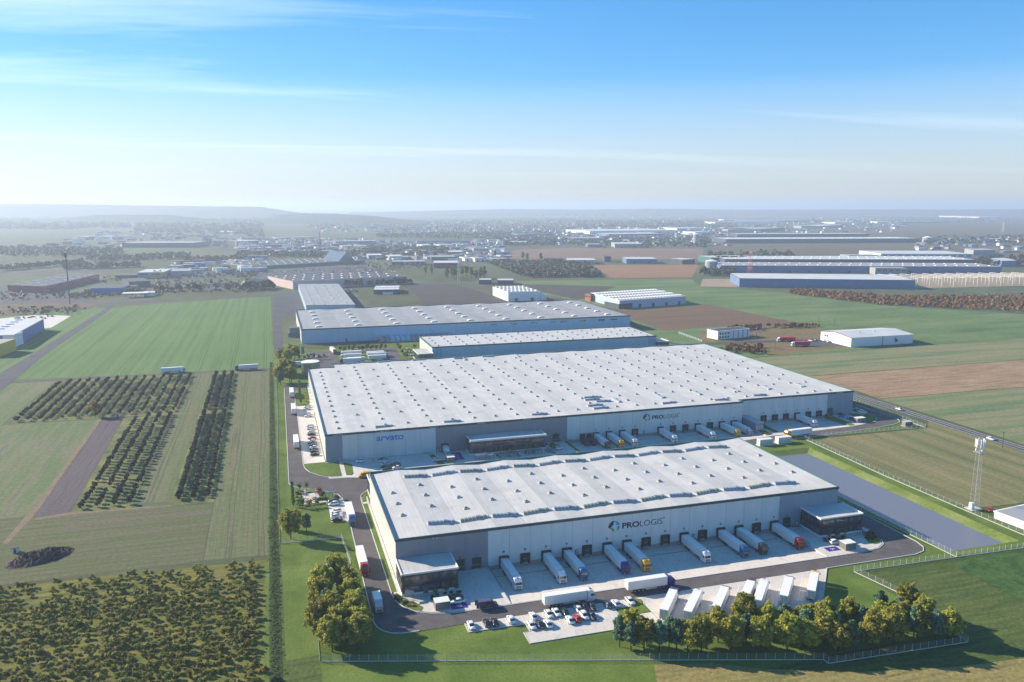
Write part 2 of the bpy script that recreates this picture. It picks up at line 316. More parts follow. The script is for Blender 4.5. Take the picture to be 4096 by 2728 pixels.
sheet('ploughed_field', [(389.45,854.77), (517.28,866.54), (521.20,735.38), (530.27,670.30), (480.20,695.24), (453.58,705.49), (365.05,693.76), (369.69,782.13)], GROUND('brown_soil', [(0.12, 0.078, 0.05), (0.16, 0.105, 0.065)], big=0.015, fine=0.3, streak=(0.01, 0.08, 1)))
sheet('ploughed_field', [(192.25,1221.80), (274.80,1215.38), (289.32,1046.29), (377.74,964.62), (256.08,957.50), (180.73,968.38), (188.89,1076.68)], GROUND('dark_soil', [(0.065, 0.055, 0.05), (0.085, 0.07, 0.06)], big=0.02, fine=0.3))
sheet('ploughed_field', [(367.95,1187.19), (499.69,1110.73), (397.77,971.79), (380.03,970.50), (368.43,1051.92)], MATS['dark_soil'])
sheet('meadow', [(122.09,1182.01), (190.87,1213.14), (180.73,968.38), (117.80,972.33), (114.92,1143.99)], GROUND('dull_meadow', [(0.06, 0.075, 0.03), (0.09, 0.095, 0.045)], big=0.02, fine=0.3))
sheet('stubble_field', [(616.8,1527.6), (851.9,1479.6), (688.08,1213.79), (540.33,1247.33)], GROUND('orange_stubble', [(0.22, 0.12, 0.065), (0.28, 0.155, 0.085)], big=0.008, fine=0.2, streak=(0.004, 0.05, 1)))
sheet('stubble_field', [(498.0,1901.8), (670.0,2141.3), (818.6,2184.1), (1187.1,2034.2), (939.3,1617.5), (602.2,1752.0), (466.3,1780.8)], GROUND('pink_stubble', [(0.17, 0.11, 0.08), (0.21, 0.14, 0.10)], big=0.006, fine=0.2, streak=(0.003, 0.04, 1)))
sheet('ploughed_field', [(1353.8,2295.0), (1921.3,2123.2), (2096.4,1802.2), (2159.8,1667.8), (1727.1,1482.2), (1004.8,1700.8)], GROUND('strip_land', [(0.09, 0.075, 0.05), (0.13, 0.10, 0.065), (0.07, 0.08, 0.04)], big=0.004, fine=0.1, streak=(0.0015, 0.02, 1)))
sheet('stubble_field', [(2942.1,3772.9), (5821.4,5029.8), (6715.8,4759.2), (3355.8,2370.5), (2295.1,2940.6)], MATS['strip_land'])
sheet('meadow', [(199.5,1567.3), (400.8,1567.3), (361.76,1301.37), (253.58,1240.89), (228.40,1352.88)], MATS['dull_meadow'])
sheet('meadow', [(-609.6,2169.6), (-392.5,2103.9), (-434.3,1820.0), (-476.9,1688.3), (-547.9,1634.2), (-735.9,2207.8)], MATS['dull_meadow'])
sheet('meadow', [(-273.3,1907.7), (-54.1,2001.5), (-25.5,1696.3), (-167.70,1472.74), (-275.3,1601.3)], MATS['dull_meadow'])
sheet('meadow', [(-321.88,1126.40), (-205.19,1103.14), (-203.23,1044.90), (-286.82,999.25), (-333.82,1013.48), (-374.75,1142.39)], MATS['strip_land'])
sheet('meadow', [(-147.53,1136.80), (-11.07,1130.03), (-11.38,1197.97), (-161.59,1276.22)], MATS['dull_meadow'])
sheet('stubble_field', [(473.4,2907.2), (705.5,2786.9), (1597.3,4093.0), (719.2,3762.4)], MATS['dull_meadow'])
sheet('construction_ground', [(908.56,953.36), (1099.73,938.59), (1230.5,921.7), (1432.3,1075.3), (1091.4,1147.9)], GROUND('sand', [(0.26, 0.20, 0.13), (0.33, 0.26, 0.18)], big=0.05, fine=0.4))
sheet('construction_ground', [(621.42,1072.28), (669.40,1046.90), (739.25,1169.60), (690.90,1184.23)], MATS['sand'])

# roads of the business park
asph = GROUND('asphalt', [(0.086, 0.078, 0.078), (0.106, 0.095, 0.094), (0.121, 0.109, 0.107)], big=0.16, fine=1.6, bump=0.15, fine_amt=0.35, rough=0.9)
asph2 = GROUND('old_asphalt', [(0.066, 0.066, 0.075), (0.094, 0.091, 0.099)], big=0.05, fine=0.8, bump=0, rough=0.9)
def PAVE(name, a, b_):
    m, n, l, b = _mat(name); b.inputs['Roughness'].default_value = 0.85; b.inputs['Specular IOR Level'].default_value = 0.2
    v = n.new('ShaderNodeTexVoronoi'); v.inputs['Scale'].default_value = 2.5; l.new(_pos(n, l), v.inputs[0])
    s = n.new('ShaderNodeSeparateColor'); l.new(v.outputs['Color'], s.inputs[0])
    c = _ramp(n, l, s.outputs[0], [(0.0, a), (1.0, b_)])
    f = _noise(n, l, _pos(n, l), 0.12, 5, 0.6, 0.5)
    c = _mix(n, l, 0.6, c, _ramp(n, l, f, [(0.3, (0.84, 0.83, 0.82)), (0.65, (1, 1, 1))]), 'MULTIPLY')
    st = _noise(n, l, _pos(n, l, (1, 0.35, 1)), 0.35, 6, 0.7, 0.8)
    c = _mix(n, l, 0.8, c, _ramp(n, l, st, [(0.30, (0.66, 0.65, 0.64)), (0.45, (1, 1, 1))]), 'MULTIPLY')
    l.new(c, b.inputs['Base Color']); MATS[name] = m; return m
pave = PAVE('pavers', (0.52, 0.475, 0.42), (0.62, 0.57, 0.51))
pave_l = PAVE('light_pavers', (0.57, 0.525, 0.47), (0.64, 0.595, 0.535))
white_p = M('road_paint', (0.72, 0.72, 0.70), 0.7, var=0.1, scale=1.5)
kerb_m = M('kerb_concrete', (0.50, 0.49, 0.47), 0.85, var=0.08, scale=0.5)
blue_p = M('blue_paint', (0.028, 0.020, 0.20), 0.7, var=0.1, scale=0.8)
green_p = M('green_paint', (0.01, 0.16, 0.04), 0.7, var=0.1)

OUT = [(5.49,543.29), (4.58,449.98), (3.58,348.86), (5.6, 344.1), (9, 341), (13.9, 338.1), (19, 334), (23.1, 329), (24.6, 322), (25, 314.3), (24.6, 274.5), (24.2, 242.1), (24.1, 219.8),
       (24.6, 216.2), (26, 213.6), (28, 211.7), (31, 210.7), (36, 210.5), (49.4, 210.6), (104, 210.6), (174, 210.7), (211, 210.9), (215.8, 212.3), (218.4, 215.2), (219.5, 219.5), (219.7, 250), (219.7, 341)]
INN = [(209.4, 341), (209.4, 229), (208.8, 224.8), (206.5, 221.2), (202.5, 218.8), (195.8, 217.8), (62, 217.5), (50, 217.6), (46.7, 217.8), (41, 219.3), (37.4, 221.4), (34, 225.5), (32.2, 230), (31.7, 235), (31.6, 321), (32, 324.5), (33.2, 327.5), (35.4, 330.2), (37, 341),
       (37, 347.8), (33.3, 348.2), (27, 350.2), (21.5, 351.7), (17.2, 356), (13, 362), (11.2, 368), (10.7, 374.4), (10.9, 410), (11.4, 489.1), (11.3, 520), (13, 532), (22, 541), (22, 549), (13, 550), (7.5, 552), (5.3, 552)]
Z[0] = 0.10; DZ[0] = 0.0015
sheet('road', OUT + INN, asph)
sheet('road', [(37, 341), (219.7, 341), (233.3, 341), (262.4, 344.5), (290, 346.2), (317.8, 349.3), (329.7, 352), (335.3, 354.8), (338.2, 358.8), (339.6, 364), (339.2, 396), (339.2, 440), (331, 440), (331, 374), (330, 367.4), (326.5, 361.9), (322.5, 359), (317.8, 357.3), (303.9, 354.7), (251.7, 351.2), (233, 348.4), (37, 347.8)], asph)
sheet('road', [(1.78,684.66), (16.88,686.31), (42.42,672.36), (52.41,675.56), (94.39,679.97), (101.01,680.17), (99.31,655.15), (96.81,613.44), (85.35,616.91), (89.16,658.22), (48.72,664.35), (48.43,628.08), (41.52,605.71), (31.10,608.86), (28.87,676.46), (16.62,678.12), (1.65,672.59)], asph)
sheet('highway', [(353.6, 150), (361, 150), (360.6, 300), (358.2, 430), (352.5, 560), (330, 700), (324.5, 700), (346, 560), (351.5, 430), (353.2, 300)], asph2)
hw = MB()
for xo in (0.55, 3.75, 6.7):
    for a_, b_ in (((353.6, 150), (353.2, 300)), ((353.2, 300), (351.5, 430)), ((351.5, 430), (346, 560))):
        hw.poly([(a_[0] + xo, a_[1]), (a_[0] + xo + 0.28, a_[1]), (b_[0] + xo + 0.28, b_[1]), (b_[0] + xo, b_[1])], Z[0] + 0.012)
struct('road_marking', hw, white_p)
sheet('road', [(-189.88,728.88), (-188.43,1008.74), (-193.98,1112.08), (-185.87,1109.62), (-181.08,1006.52), (-179.42,725.72), (-166.05,440.52), (-196.36,449.70)], asph2)
sheet('road', [(-206.34,1109.62), (-102.69,1123.23), (-11.10,1137.20), (36.39,1167.75), (127.90,1205.69), (253.58,1240.89), (249.88,1222.92), (125.21,1181.07), (35.59,1145.10), (-11.01,1115.95), (-101.54,1109.65), (-188.68,1080.16)], asph2)
sheet('road', [(3.56,1132.76), (10.20,1138.00), (7.54,687.77), (6.32,669.52), (0.22,671.36)], asph2)
sheet('car_park', [(9.47,1138.23), (36.60,1152.33), (36.64,961.53), (26.83,933.48), (10.32,895.43)], asph2)
sheet('road', [(-391.98,1380.55), (-257.97,1241.47), (-205.19,1103.14), (-314.87,1100.97), (-353.64,1112.70), (-440.43,1395.21)], asph2)
sheet('car_park', [(-164.73,1277.17), (-21.66,1364.06), (-33.0,1528.0), (-29.15,1307.35), (-11.38,1197.97), (-147.02,1178.33)], asph2)
sheet('car_park', [(-21.7,1550.6), (131.8,1648.7), (207.1,1625.9), (198.97,1483.82), (56.83,1427.66), (-35.42,1455.58)], asph2)
sheet('car_park', [(-171.62,1430.28), (-135.4,1509.4), (-24.8,1635.2), (-22.93,1475.39), (-143.12,1400.81)], asph2)
sheet('road', [(-476.9,1688.3), (-315.3,1723.1), (-193.4,1921.1), (-107.9,2085.2), (-91.3,2057.2), (-166.4,1875.4), (-302.1,1648.8), (-461.5,1632.5)], asph2)
sheet('car_park', [(-281.26,979.11), (-251.76,1002.99), (-212.66,981.55), (-211.97,891.06), (-249.89,865.38), (-280.51,874.64), (-315.81,989.57)], pave_l)
sheet('access_road', [(362.95,622.47), (483.17,613.57), (479.33,606.68), (449.47,603.94), (355.69,609.83)], asph2)
sheet('car_park', [(431.56,583.25), (483.17,613.57), (478.38,569.08), (443.07,576.18)], asph2)
sheet('road', [(263.9,1547.8), (361.76,1301.37), (363.71,1300.77), (374.45,1430.72), (368.13,1406.61), (362.63,1434.30), (356.56,1436.14), (242.6,1497.6)], asph2)

# paved areas
Z[0] = 0.14
sheet('pavement', [(11, 375), (20.8, 375), (20.8, 491), (15.5, 488.5), (12.5, 490), (11.4, 487)], pave_l)
sheet('pavement', [(20.8, 373), (20.8, 350.5), (37, 348), (37, 374.3), (20.8, 374.3)], pave_l)
sheet('pavement', [(37, 348.2), (143, 348.2), (143, 374.3), (37, 374.3)], pave)
sheet('pavement', [(143, 348.2), (233, 348.6), (251.7, 351.4), (143, 351.4)], pave)
sheet('pavement', [(247.3, 351.45), (258, 351.8), (258, 378.6), (247.3, 378.6)], pave)
sheet('pavement', [(258, 351.8), (303.9, 354.9), (258, 354.9)], pave)
sheet('pavement', [(304.1, 355.1), (317.8, 357.5), (322.5, 359.2), (326.5, 362.2), (330, 367.6), (330.8, 374), (330.8, 396), (323.6, 396), (323.6, 378.6), (304.1, 378.6)], pave)
sheet('pavement', [(32.4, 232), (34.5, 232), (34.5, 323.5), (31.9, 323)], pave_l)
sheet('pavement', [(35, 225.2), (37.6, 222), (41.2, 219.9), (46.7, 218.3), (50, 218.05), (65.6, 217.95), (65.6, 244.5), (34.5, 244.5), (34.5, 233)], pave)
sheet('pavement', [(180.4, 218.0), (195.8, 218.3), (202.5, 219.3), (206.2, 221.6), (208.3, 225), (208.9, 229), (208.9, 240), (180.4, 244.5)], pave)
lotp = sheet('car_park', [(49.4, 205.8), (64.3, 205.8), (66.3, 205.6), (66.3, 201.1), (64.4, 201.1), (64.3, 195.1), (89.4, 195.2), (104.4, 195.2), (104.4, 201), (94.7, 201.1), (94.8, 205.8), (101.4, 206), (101.2, 210.45), (49.4, 210.45)], pave)
sheet('trailer_park', [(104.5, 190.9), (157, 190.9), (174, 210.55), (103.4, 210.4), (105.3, 208.6), (104.5, 206)], pave)
sheet('car_park', [(18.15,317.36), (17.98,299.30), (23.00,299.05), (24.60,297.66), (24.65,298.19), (24.85,321.06), (24.44,324.54), (23.26,328.32), (22.98,320.79), (18.43,321.34)], pave_l)
sheet('patio', [(8.39,333.69), (15.63,334.12), (14.92,322.41), (8.73,321.42)], pave)
sheet('path', [(14.87,322.83), (18.62,322.94), (18.53,321.73), (14.87,321.60)], pave_l)
sheet('pavement', [(10.91,489.75), (19.31,488.85), (20.07,508.23), (20.44,550.12), (21.95,550.70), (21.92,471.67), (11.14,474.93)], pave_l)
# dock yards sunk below the sills, rising to the road
def yard(h, y_low, zl, name='loading_yard'):
    x0, x1, y0, y1 = h; mb = MB()
    mb.add([(x0, y0, 0.13), (x1, y0, 0.13), (x1, y_low, zl), (x0, y_low, zl), (x0, y1, zl), (x1, y1, zl)], [(0, 1, 2, 3), (3, 2, 5, 4)])
    mb.add([(x0, y0, 0.13), (x0, y_low, zl), (x0, y1, zl), (x0, y1, 0.13)], [(0, 1, 2, 3)], 1); mb.add([(x1, y0, 0.13), (x1, y_low, zl), (x1, y1, zl), (x1, y1, 0.13)], [(3, 2, 1, 0)], 1)
    o = struct(name, mb, [pave, kerb_m])
    d = MB(); d.box(x0 + 0.3, x1 - 0.3, y1 - 5.7, y1 - 5.45, zl, zl + 0.012); d.build('drain_channel', M('drain_iron', (0.03, 0.03, 0.035), 0.7), o)
    return o
yard(YARD1, 229, -1.1); yard(YARD2, 361, -1.1); yard(YARD3, 365, -1.1)
# grass islands and verges laid on the pavement
Z[0] = 0.176
def island(pts, name='grass_island'):
    mb = MB(); mb.prism(pts, 0.02, 0.225); return struct(name, mb, g_lawn)
island([(11.4, 373.2), (11.3, 369), (13.3, 362.6), (17.5, 356.6), (21.6, 353), (26.6, 352.2), (26.9, 373.6)])
island([(28.9, 372), (28.7, 353), (31, 352.2), (31.9, 354), (32.6, 368)])
island([(11.9, 493), (12.3, 530), (14, 534), (19.8, 540), (19.8, 500), (18.2, 491.5)])
island([(31.9, 236), (32.3, 236), (33.4, 236), (33.6, 315), (31.8, 315)])
island([(32.0, 317.2), (33.5, 317.2), (34.3, 327), (33.3, 326.2), (32.2, 322.5)])
island([(32.1, 234), (33.9, 227.5), (36.3, 223.2), (38.6, 221.6), (39.6, 223.5), (38, 227), (36.2, 229), (33.2, 235)])
island([(209.1, 243), (209.1, 229.6), (208.4, 225.2), (206, 222.2), (203.4, 222.0), (202.2, 224), (204.8, 229), (207.2, 233.5), (207.3, 243)])
island([(101.6, 206.1), (103.9, 206.3), (104.9, 208.4), (103.2, 210.2), (101.6, 210.2)])
island([(95, 201.3), (104.2, 201.2), (104.2, 205.6), (95.1, 205.6)])
island([(69.9, 371.5), (72.4, 371.5), (74.8, 355.5), (71.4, 355.5)])
island([(141, 373.6), (142.9, 373.6), (142.9, 353), (141.6, 352)])
island([(318.98,377.45), (325.21,377.79), (325.96,373.72), (330.78,374.48), (331.57,371.23), (328.41,364.32), (325.07,360.35), (320.14,357.33), (315.12,357.37), (321.23,364.95), (318.90,369.53)])
island([(248.33,363.76), (252.74,364.00), (252.07,355.26), (250.70,353.65), (248.00,353.14)])
for a_, b_ in ((258.0, 1), (304.0, -1)):      # sloped grass wedges beside the right-hand docks
    mb = MB(); w_ = 2.6 * b_; mb.add([(a_ - w_, 378, 0.9), (a_ + 0.1 * b_, 378, 1.0), (a_ + 0.1 * b_, 356, 0.16), (a_ - w_, 356, 0.16), (a_ - w_ * 1.4, 378, 0.12), (a_ - w_ * 1.2, 356, 0.1), (a_ + 0.5 * b_, 378, -1.09), (a_ + 0.5 * b_, 356, -0.1)], [(0, 1, 2, 3), (0, 3, 5, 4), (1, 6, 7, 2)]); struct('grass_slope', mb, g_lawn)
# kerbs
def ribbon(mb, pts, wd, z0, z1):
    n = len(pts); L, Rr = [], []
    for i in range(n):
        a_ = Vector(pts[max(i - 1, 0)]); b_ = Vector(pts[min(i + 1, n - 1)]); d = (b_ - a_).normalized(); nn = Vector((-d.y, d.x)) * wd / 2; p = Vector(pts[i]); L.append(p + nn); Rr.append(p - nn)
    for i in range(n - 1):
        mb.add([(*L[i], z0), (*Rr[i], z0), (*Rr[i + 1], z0), (*L[i + 1], z0), (*L[i], z1), (*Rr[i], z1), (*Rr[i + 1], z1), (*L[i + 1], z1)], [(4, 5, 6, 7), (0, 1, 5, 4), (1, 2, 6, 5), (2, 3, 7, 6), (3, 0, 4, 7)])
def kerb(pts, wd=0.28, h=0.25, close=False):
    mb = MB(); ribbon(mb, pts + ([pts[0]] if close else []), wd, 0.0, h); return struct('kerb', mb, kerb_m)
kerb(OUT[:18]); kerb(OUT[20:25] + [(219.7, 262)]); kerb(INN[2:7]); kerb(INN[6:8]); kerb(INN[7:18]); kerb(INN[19:31])
kerb([(49.4, 210.6), (49.3, 205.7), (66.2, 205.5), (66.3, 201.0), (64.3, 201.0), (64.2, 195.0), (104.4, 195.0)]); kerb([(104.5, 190.8), (157.1, 190.8), (174.1, 210.6)]); kerb([(104.5, 206), (105.3, 208.6), (103.4, 210.4)])
kerb([(233.3, 340.8), (262.4, 344.3), (290, 346), (317.8, 349.1), (329.7, 351.8), (335.4, 354.6), (338.4, 358.7), (339.8, 364), (339.4, 396)]); kerb([(303.9, 354.9), (317.8, 357.5), (322.5, 359.2), (326.5, 362.1), (330.1, 367.5), (331, 374), (331, 396)])
# parking lines
def lines(segs, wd=0.14, z=0.185, name='parking_lines'):
    mb = MB()
    for a_, b_ in segs: ribbon(mb, [a_, b_], wd, z - 0.008, z)
    return struct(name, mb, white_p)
sg = [((x, 205.9), (x, 210.4)) for x in np.arange(51.8, 67, 2.42)] + [((x, 201.2), (x, 210.4)) for x in np.arange(68.6, 94.5, 2.36)] + [((x, 205.9), (x, 210.4)) for x in (96.9, 99.4, 101.3)] + [((66.4, 205.8), (94.6, 205.8)), ((66.4, 201.2), (94.6, 201.2))]
lines(sg)
sg = []
for i in range(13):
    x = 104.9 + i * 3.95
    sg.append(((x, 191.2), (x + 14.2, 208.0)))
sg += [((118.5, 208.0), (168, 208.2)), ((105, 191.2), (152.5, 191.2))]
lines(sg, 0.16)
lines([((x0, y), (x0 + 4.9, y)) for x0, a_, b_ in ((33.2, 353, 368), (44.2, 351, 369), (49.4, 351, 369), (62.5, 352, 370)) for y in np.arange(a_, b_, 2.45)] + [((44.1, 350), (44.1, 371)), ((54.4, 350), (54.4, 371)), ((67.5, 352), (67.5, 371)), ((33.2, 351), (33.2, 371)), ((38.1, 350), (38.1, 371)), ((72.6, 364), (72.6, 373.5))] + [((72.6, y), (75.6, y)) for y in np.arange(364, 374, 2.4)], 0.12)
lines([((14.9, y), (19.6, y)) for y in np.arange(377, 490, 2.45)] + [((14.9, 377), (14.9, 489))], 0.12)
# accessible bays: blue squares with the white wheelchair figure
def wheelchair(mb, s=1.0, z=0.0):
    T = lambda x, y: (x * s, y * s)
    def disc(cx, cy_, r, n=14): mb.poly([(cx * s + r * s * math.cos(2 * math.pi * i / n), cy_ * s + r * s * math.sin(2 * math.pi * i / n)) for i in range(n)], z)
    disc(-0.12, 0.86, 0.13)
    def stroke(pts, wd=0.13):
        for i in range(len(pts) - 1):
            a_, b_ = Vector(pts[i]), Vector(pts[i + 1]); d = (b_ - a_).normalized(); nn = Vector((-d.y, d.x)) * wd / 2; a2 = a_ - d * wd * 0.4; b2 = b_ + d * wd * 0.4
            mb.poly([T(*(a2 - nn)), T(*(b2 - nn)), T(*(b2 + nn)), T(*(a2 + nn))], z + i * 0.0008)
    stroke([(-0.1, 0.68), (-0.08, 0.05), (0.36, 0.02), (0.58, -0.56), (0.76, -0.5)]); stroke([(-0.09, 0.38), (0.3, 0.38)])
    for i in range(9):
        t0, t1 = R(100 + 24 * i), R(100 + 24 * (i + 1)); c = (-0.02, -0.2)
        mb.poly([T(c[0] + r_ * math.cos(t), c[1] + r_ * math.sin(t)) for r_, t in ((0.5, t0), (0.5, t1), (0.37, t1), (0.37, t0))][::-1], z + 0.0015)
def access_bay(x0, x1, y0, y1, rz, s, parts=1):
    mb = MB(); mb.box(x0, x1, y0, y1, 0.1, 0.182)
    o = struct('accessible_bay', mb, blue_p); dy = (y1 - y0) / parts
    for i in range(parts):
        f = MB(); wheelchair(f, s); f.build('wheelchair_symbol', white_p, o, ((x0 + x1) / 2, y0 + dy * (i + 0.5), 0.188), (0, 0, rz))
    return o
access_bay(47.6, 52.7, 219.6, 223.0, R(90), 1.15); access_bay(183.6, 188.6, 221.4, 224.6, R(-90), 1.15); access_bay(80.4, 85.4, 359.8, 372.0, R(-90), 0.95, 5)
access_bay(126.5, 131.5, 370.6, 373.2, R(-90), 0.9); access_bay(309.4, 314.4, 372.2, 374.6, R(-90), 0.9)
mb = MB(); mb.box(*[(18.14,316.36)[0], (22.74,316.37)[0]], (18.14,316.36)[1], (22.96,320.59)[1], 0.08, 0.182); struct('charging_bay', mb, green_p)
mb = MB(); mb.box(73.2, 76.2, 358.5, 361, 0.08, 0.182); struct('charging_bay', mb, green_p)
# retention pond
water_m, n_, l_, b_ = _mat('pond_water'); b_.inputs['Base Color'].default_value = (0.14, 0.14, 0.165, 1); b_.inputs['Roughness'].default_value = 0.22; b_.inputs['Specular IOR Level'].default_value = 0.4
_bump(n_, l_, b_, _noise(n_, l_, _pos(n_, l_), 0.9, 4, 0.6), 0.25, 0.08)
mb = MB(); mb.poly([(224.2, 209.8), (255.5, 209.8), (255.5, 328), (224.2, 328)], -1.45); struct('pond', mb, water_m)
mb = MB(); x0, x1, y0, y1 = POND; ix0, ix1, iy0, iy1 = 226.2, 251.0, 212.4, 323.6; zb = -1.7
g_bank = GROUND('bank_grass', [(0.10, 0.14, 0.03), (0.15, 0.19, 0.05), (0.20, 0.22, 0.08)], big=0.08, fine=0.8, bump=0.4)
mb.add([(x0, y0, .01), (x1, y0, .01), (x1, y1, .01), (x0, y1, .01), (ix0, iy0, zb), (ix1, iy0, zb), (ix1, iy1, zb), (ix0, iy1, zb)], [(0, 1, 5, 4), (1, 2, 6, 5), (2, 3, 7, 6), (3, 0, 4, 7)]); struct('pond_bank', mb, g_bank)
# dark weedy ditch along the western fence, burnt heap in the stubble, rough clumps
rng = np.random.default_rng(5)
def clumps(name, pts, r, mat, n=14, size=0.35, flat=0.6, parent=None, **k):
    P = []; N = []
    for (x, y, z) in pts:
        d = rng.normal(size=(n, 3)); d[:, 2] = np.abs(d[:, 2]); d /= np.linalg.norm(d, axis=1)[:, None]; rr = r * rng.uniform(0.6, 1.3)
        P.append(np.array([x, y, z]) + d * rr * np.array([1, 1, flat]) * rng.uniform(0.4, 1, (n, 1))); N.append(d + rng.normal(size=(n, 3)) * 0.5)
    P = np.concatenate(P); N = np.concatenate(N); N /= np.linalg.norm(N, axis=1)[:, None]
    return O(name, leafmesh(name, P, N, rng.uniform(0.6, 1.3, len(P)) * size, rng.uniform(0, 1, len(P)), mat, rng), parent, **k)
weed_l = LEAF('weed_leaf', (0.04, 0.075, 0.02), (0.10, 0.14, 0.035))
sheet_ditch = MB(); sheet_ditch.poly([(-5.0, 120), (-2.0, 120), (-1.6, 300), (-1.4, 640), (-3.4, 640), (-4.7, 300)], 0.055); struct('ditch', sheet_ditch, GROUND('ditch_grass', [(0.03, 0.048, 0.018), (0.055, 0.08, 0.026)], big=0.3, fine=1.2, bump=0.8))
pts = [(-3.5 + (y - 120) / 520 * 1.2 + rng.normal() * .75, y, 0) for y in np.concatenate([rng.uniform(150, 330, 1100), rng.uniform(330, 640, 900)])]
clumps('ditch_weeds', pts, 0.38, weed_l, 16, 0.12, 0.55, kind='stuff')
mb = MB(); nx, ny = 34, 18; (hx, hy) = (-80.79,296.62)
for j in range(ny + 1):
    for i in range(nx + 1):
        u, v = i / nx * 2 - 1, j / ny * 2 - 1; e = max(0, 1 - u * u - v * v)
        mb.v.append((hx + u * 10, hy + v * 7 + u * 3, 0.02 + e * 2.0 * (0.3 + rng.uniform(0, 1.2))))
for j in range(ny):
    for i in range(nx): a_ = j * (nx + 1) + i; mb.f.append((a_, a_ + 1, a_ + nx + 2, a_ + nx + 1)); mb.m.append(0)
mb.build('spoil_heap', heap_m, None, label='low dark brown heap of burnt debris in the stubble field', category='debris heap')


# ------------------------------------------------------------------ business park buildings
c_pale = PANEL('pale_cladding', (0.60, 0.65, 0.65)); c_slate = PANEL('slate_cladding', (0.25, 0.26, 0.285)); c_blue = PANEL('blue_cladding', (0.26, 0.32, 0.385))
c_white = PANEL('white_cladding', (0.55, 0.555, 0.535), 0.5, 'y', 0.15); c_sky = PANEL('sky_cladding', (0.34, 0.52, 0.66), 0.5); c_sky2 = PANEL('sky_cladding_dark', (0.22, 0.40, 0.55), 0.5)
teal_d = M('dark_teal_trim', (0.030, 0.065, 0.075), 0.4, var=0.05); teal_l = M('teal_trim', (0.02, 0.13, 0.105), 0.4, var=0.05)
roof_w = ROOFM('white_roof', (0.555, 0.54, 0.51)); roof_g = ROOFM('grey_roof', (0.36, 0.355, 0.345), 0.8); roof_n = ROOFM('new_roof', (0.57, 0.55, 0.515))
w_core = M('joint_grey', (0.16, 0.19, 0.21), 0.7); conc = M('concrete', (0.33, 0.31, 0.28), 0.9, var=0.12, scale=0.4); white_m = M('white_metal', (0.74, 0.74, 0.72), 0.5, var=0.04)
rubber = M('dock_rubber', (0.040, 0.030, 0.032), 0.8, var=0.15, scale=1); dgreen = M('door_green', (0.016, 0.055, 0.045), 0.5, var=0.1, scale=1); dgreen2 = M('door_green_light', (0.01, 0.14, 0.09), 0.5)
ltgrey = M('light_grey_metal', (0.42, 0.43, 0.44), 0.5, var=0.06); dgrey = M('dark_grey_metal', (0.055, 0.058, 0.065), 0.5, var=0.1); black = M('black_plastic', (0.018, 0.018, 0.02), 0.6)
facade = M('dark_facade', (0.055, 0.045, 0.045), 0.18, spec=0.6, var=0.15, scale=0.3); brick_f = M('brown_facade', (0.15, 0.115, 0.10), 0.35, var=0.12, scale=0.5)
glass = GLASS('window_glass', (0.045, 0.065, 0.085)); glass_b = GLASS('bright_glass', (0.09, 0.12, 0.15)); glass_sky = GLASS('skylight_glass', (0.24, 0.27, 0.29), 0.2); glass_g = GLASS('skylight_green_reflection', (0.20, 0.22, 0.13), 0.2)  # greenish reflection on some skylights is put into their glass colour
sign_m = M('sign_plate', (0.025, 0.05, 0.05), 0.5); sign_t = M('sign_letter', (0.55, 0.58, 0.52), 0.6)
logo_d = M('logo_dark', (0.018, 0.045, 0.055), 0.5); logo_b = M('logo_blue', (0.02, 0.32, 0.68), 0.5); logo_t = M('logo_teal', (0.0, 0.32, 0.28), 0.5); logo_g = M('logo_green', (0.10, 0.40, 0.05), 0.5); logo_a = M('letter_blue', (0.02, 0.20, 0.55), 0.5)
yellow_m = M('yellow_paint', (0.75, 0.42, 0.02), 0.5); blackstripe = M('black_paint', (0.02, 0.02, 0.02), 0.6)

def textmb(body, x0, z0, w_, h, depth=0.06, offset=0.0, y=0.0, mi=0, mb=None):
    """raised lettering on a wall that faces -y, fitted to a width and a height"""
    cu = bpy.data.curves.new('lettering', 'FONT'); cu.body = body; cu.offset = offset; cu.extrude = 0.5; cu.resolution_u = 3
    ob = bpy.data.objects.new('lettering', cu); COL.objects.link(ob)
    me = bpy.data.meshes.new_from_object(ob); V = np.array([v.co[:] for v in me.vertices]); F = [tuple(p.vertices) for p in me.polygons]
    bpy.data.objects.remove(ob); bpy.data.curves.remove(cu); bpy.data.meshes.remove(me)
    a, b = V.min(0), V.max(0); mb = mb or MB()
    mb.add([(x0 + (v[0] - a[0]) / (b[0] - a[0]) * w_, y - (v[2] - a[2]) / (b[2] - a[2]) * depth, z0 + (v[1] - a[1]) / (b[1] - a[1]) * h) for v in V], F, mi)
    return mb
EMBLEM = [('logo_dark', [(462, 262), (420, 265), (350, 295), (290, 360), (255, 430), (250, 485), (290, 508), (335, 505), (335, 470), (370, 430), (428, 362), (395, 340), (430, 290)]),
          ('logo_blue', [(465, 268), (500, 268), (560, 305), (595, 350), (605, 405), (575, 385), (545, 390), (500, 400), (485, 388), (500, 355), (455, 295)]),
          ('logo_teal', [(550, 425), (580, 420), (605, 425), (600, 480), (570, 540), (515, 595), (530, 550), (525, 480)]),
          ('logo_green', [(325, 540), (340, 500), (385, 490), (430, 510), (440, 550), (425, 600), (412, 615), (400, 590), (375, 570), (345, 562)])]
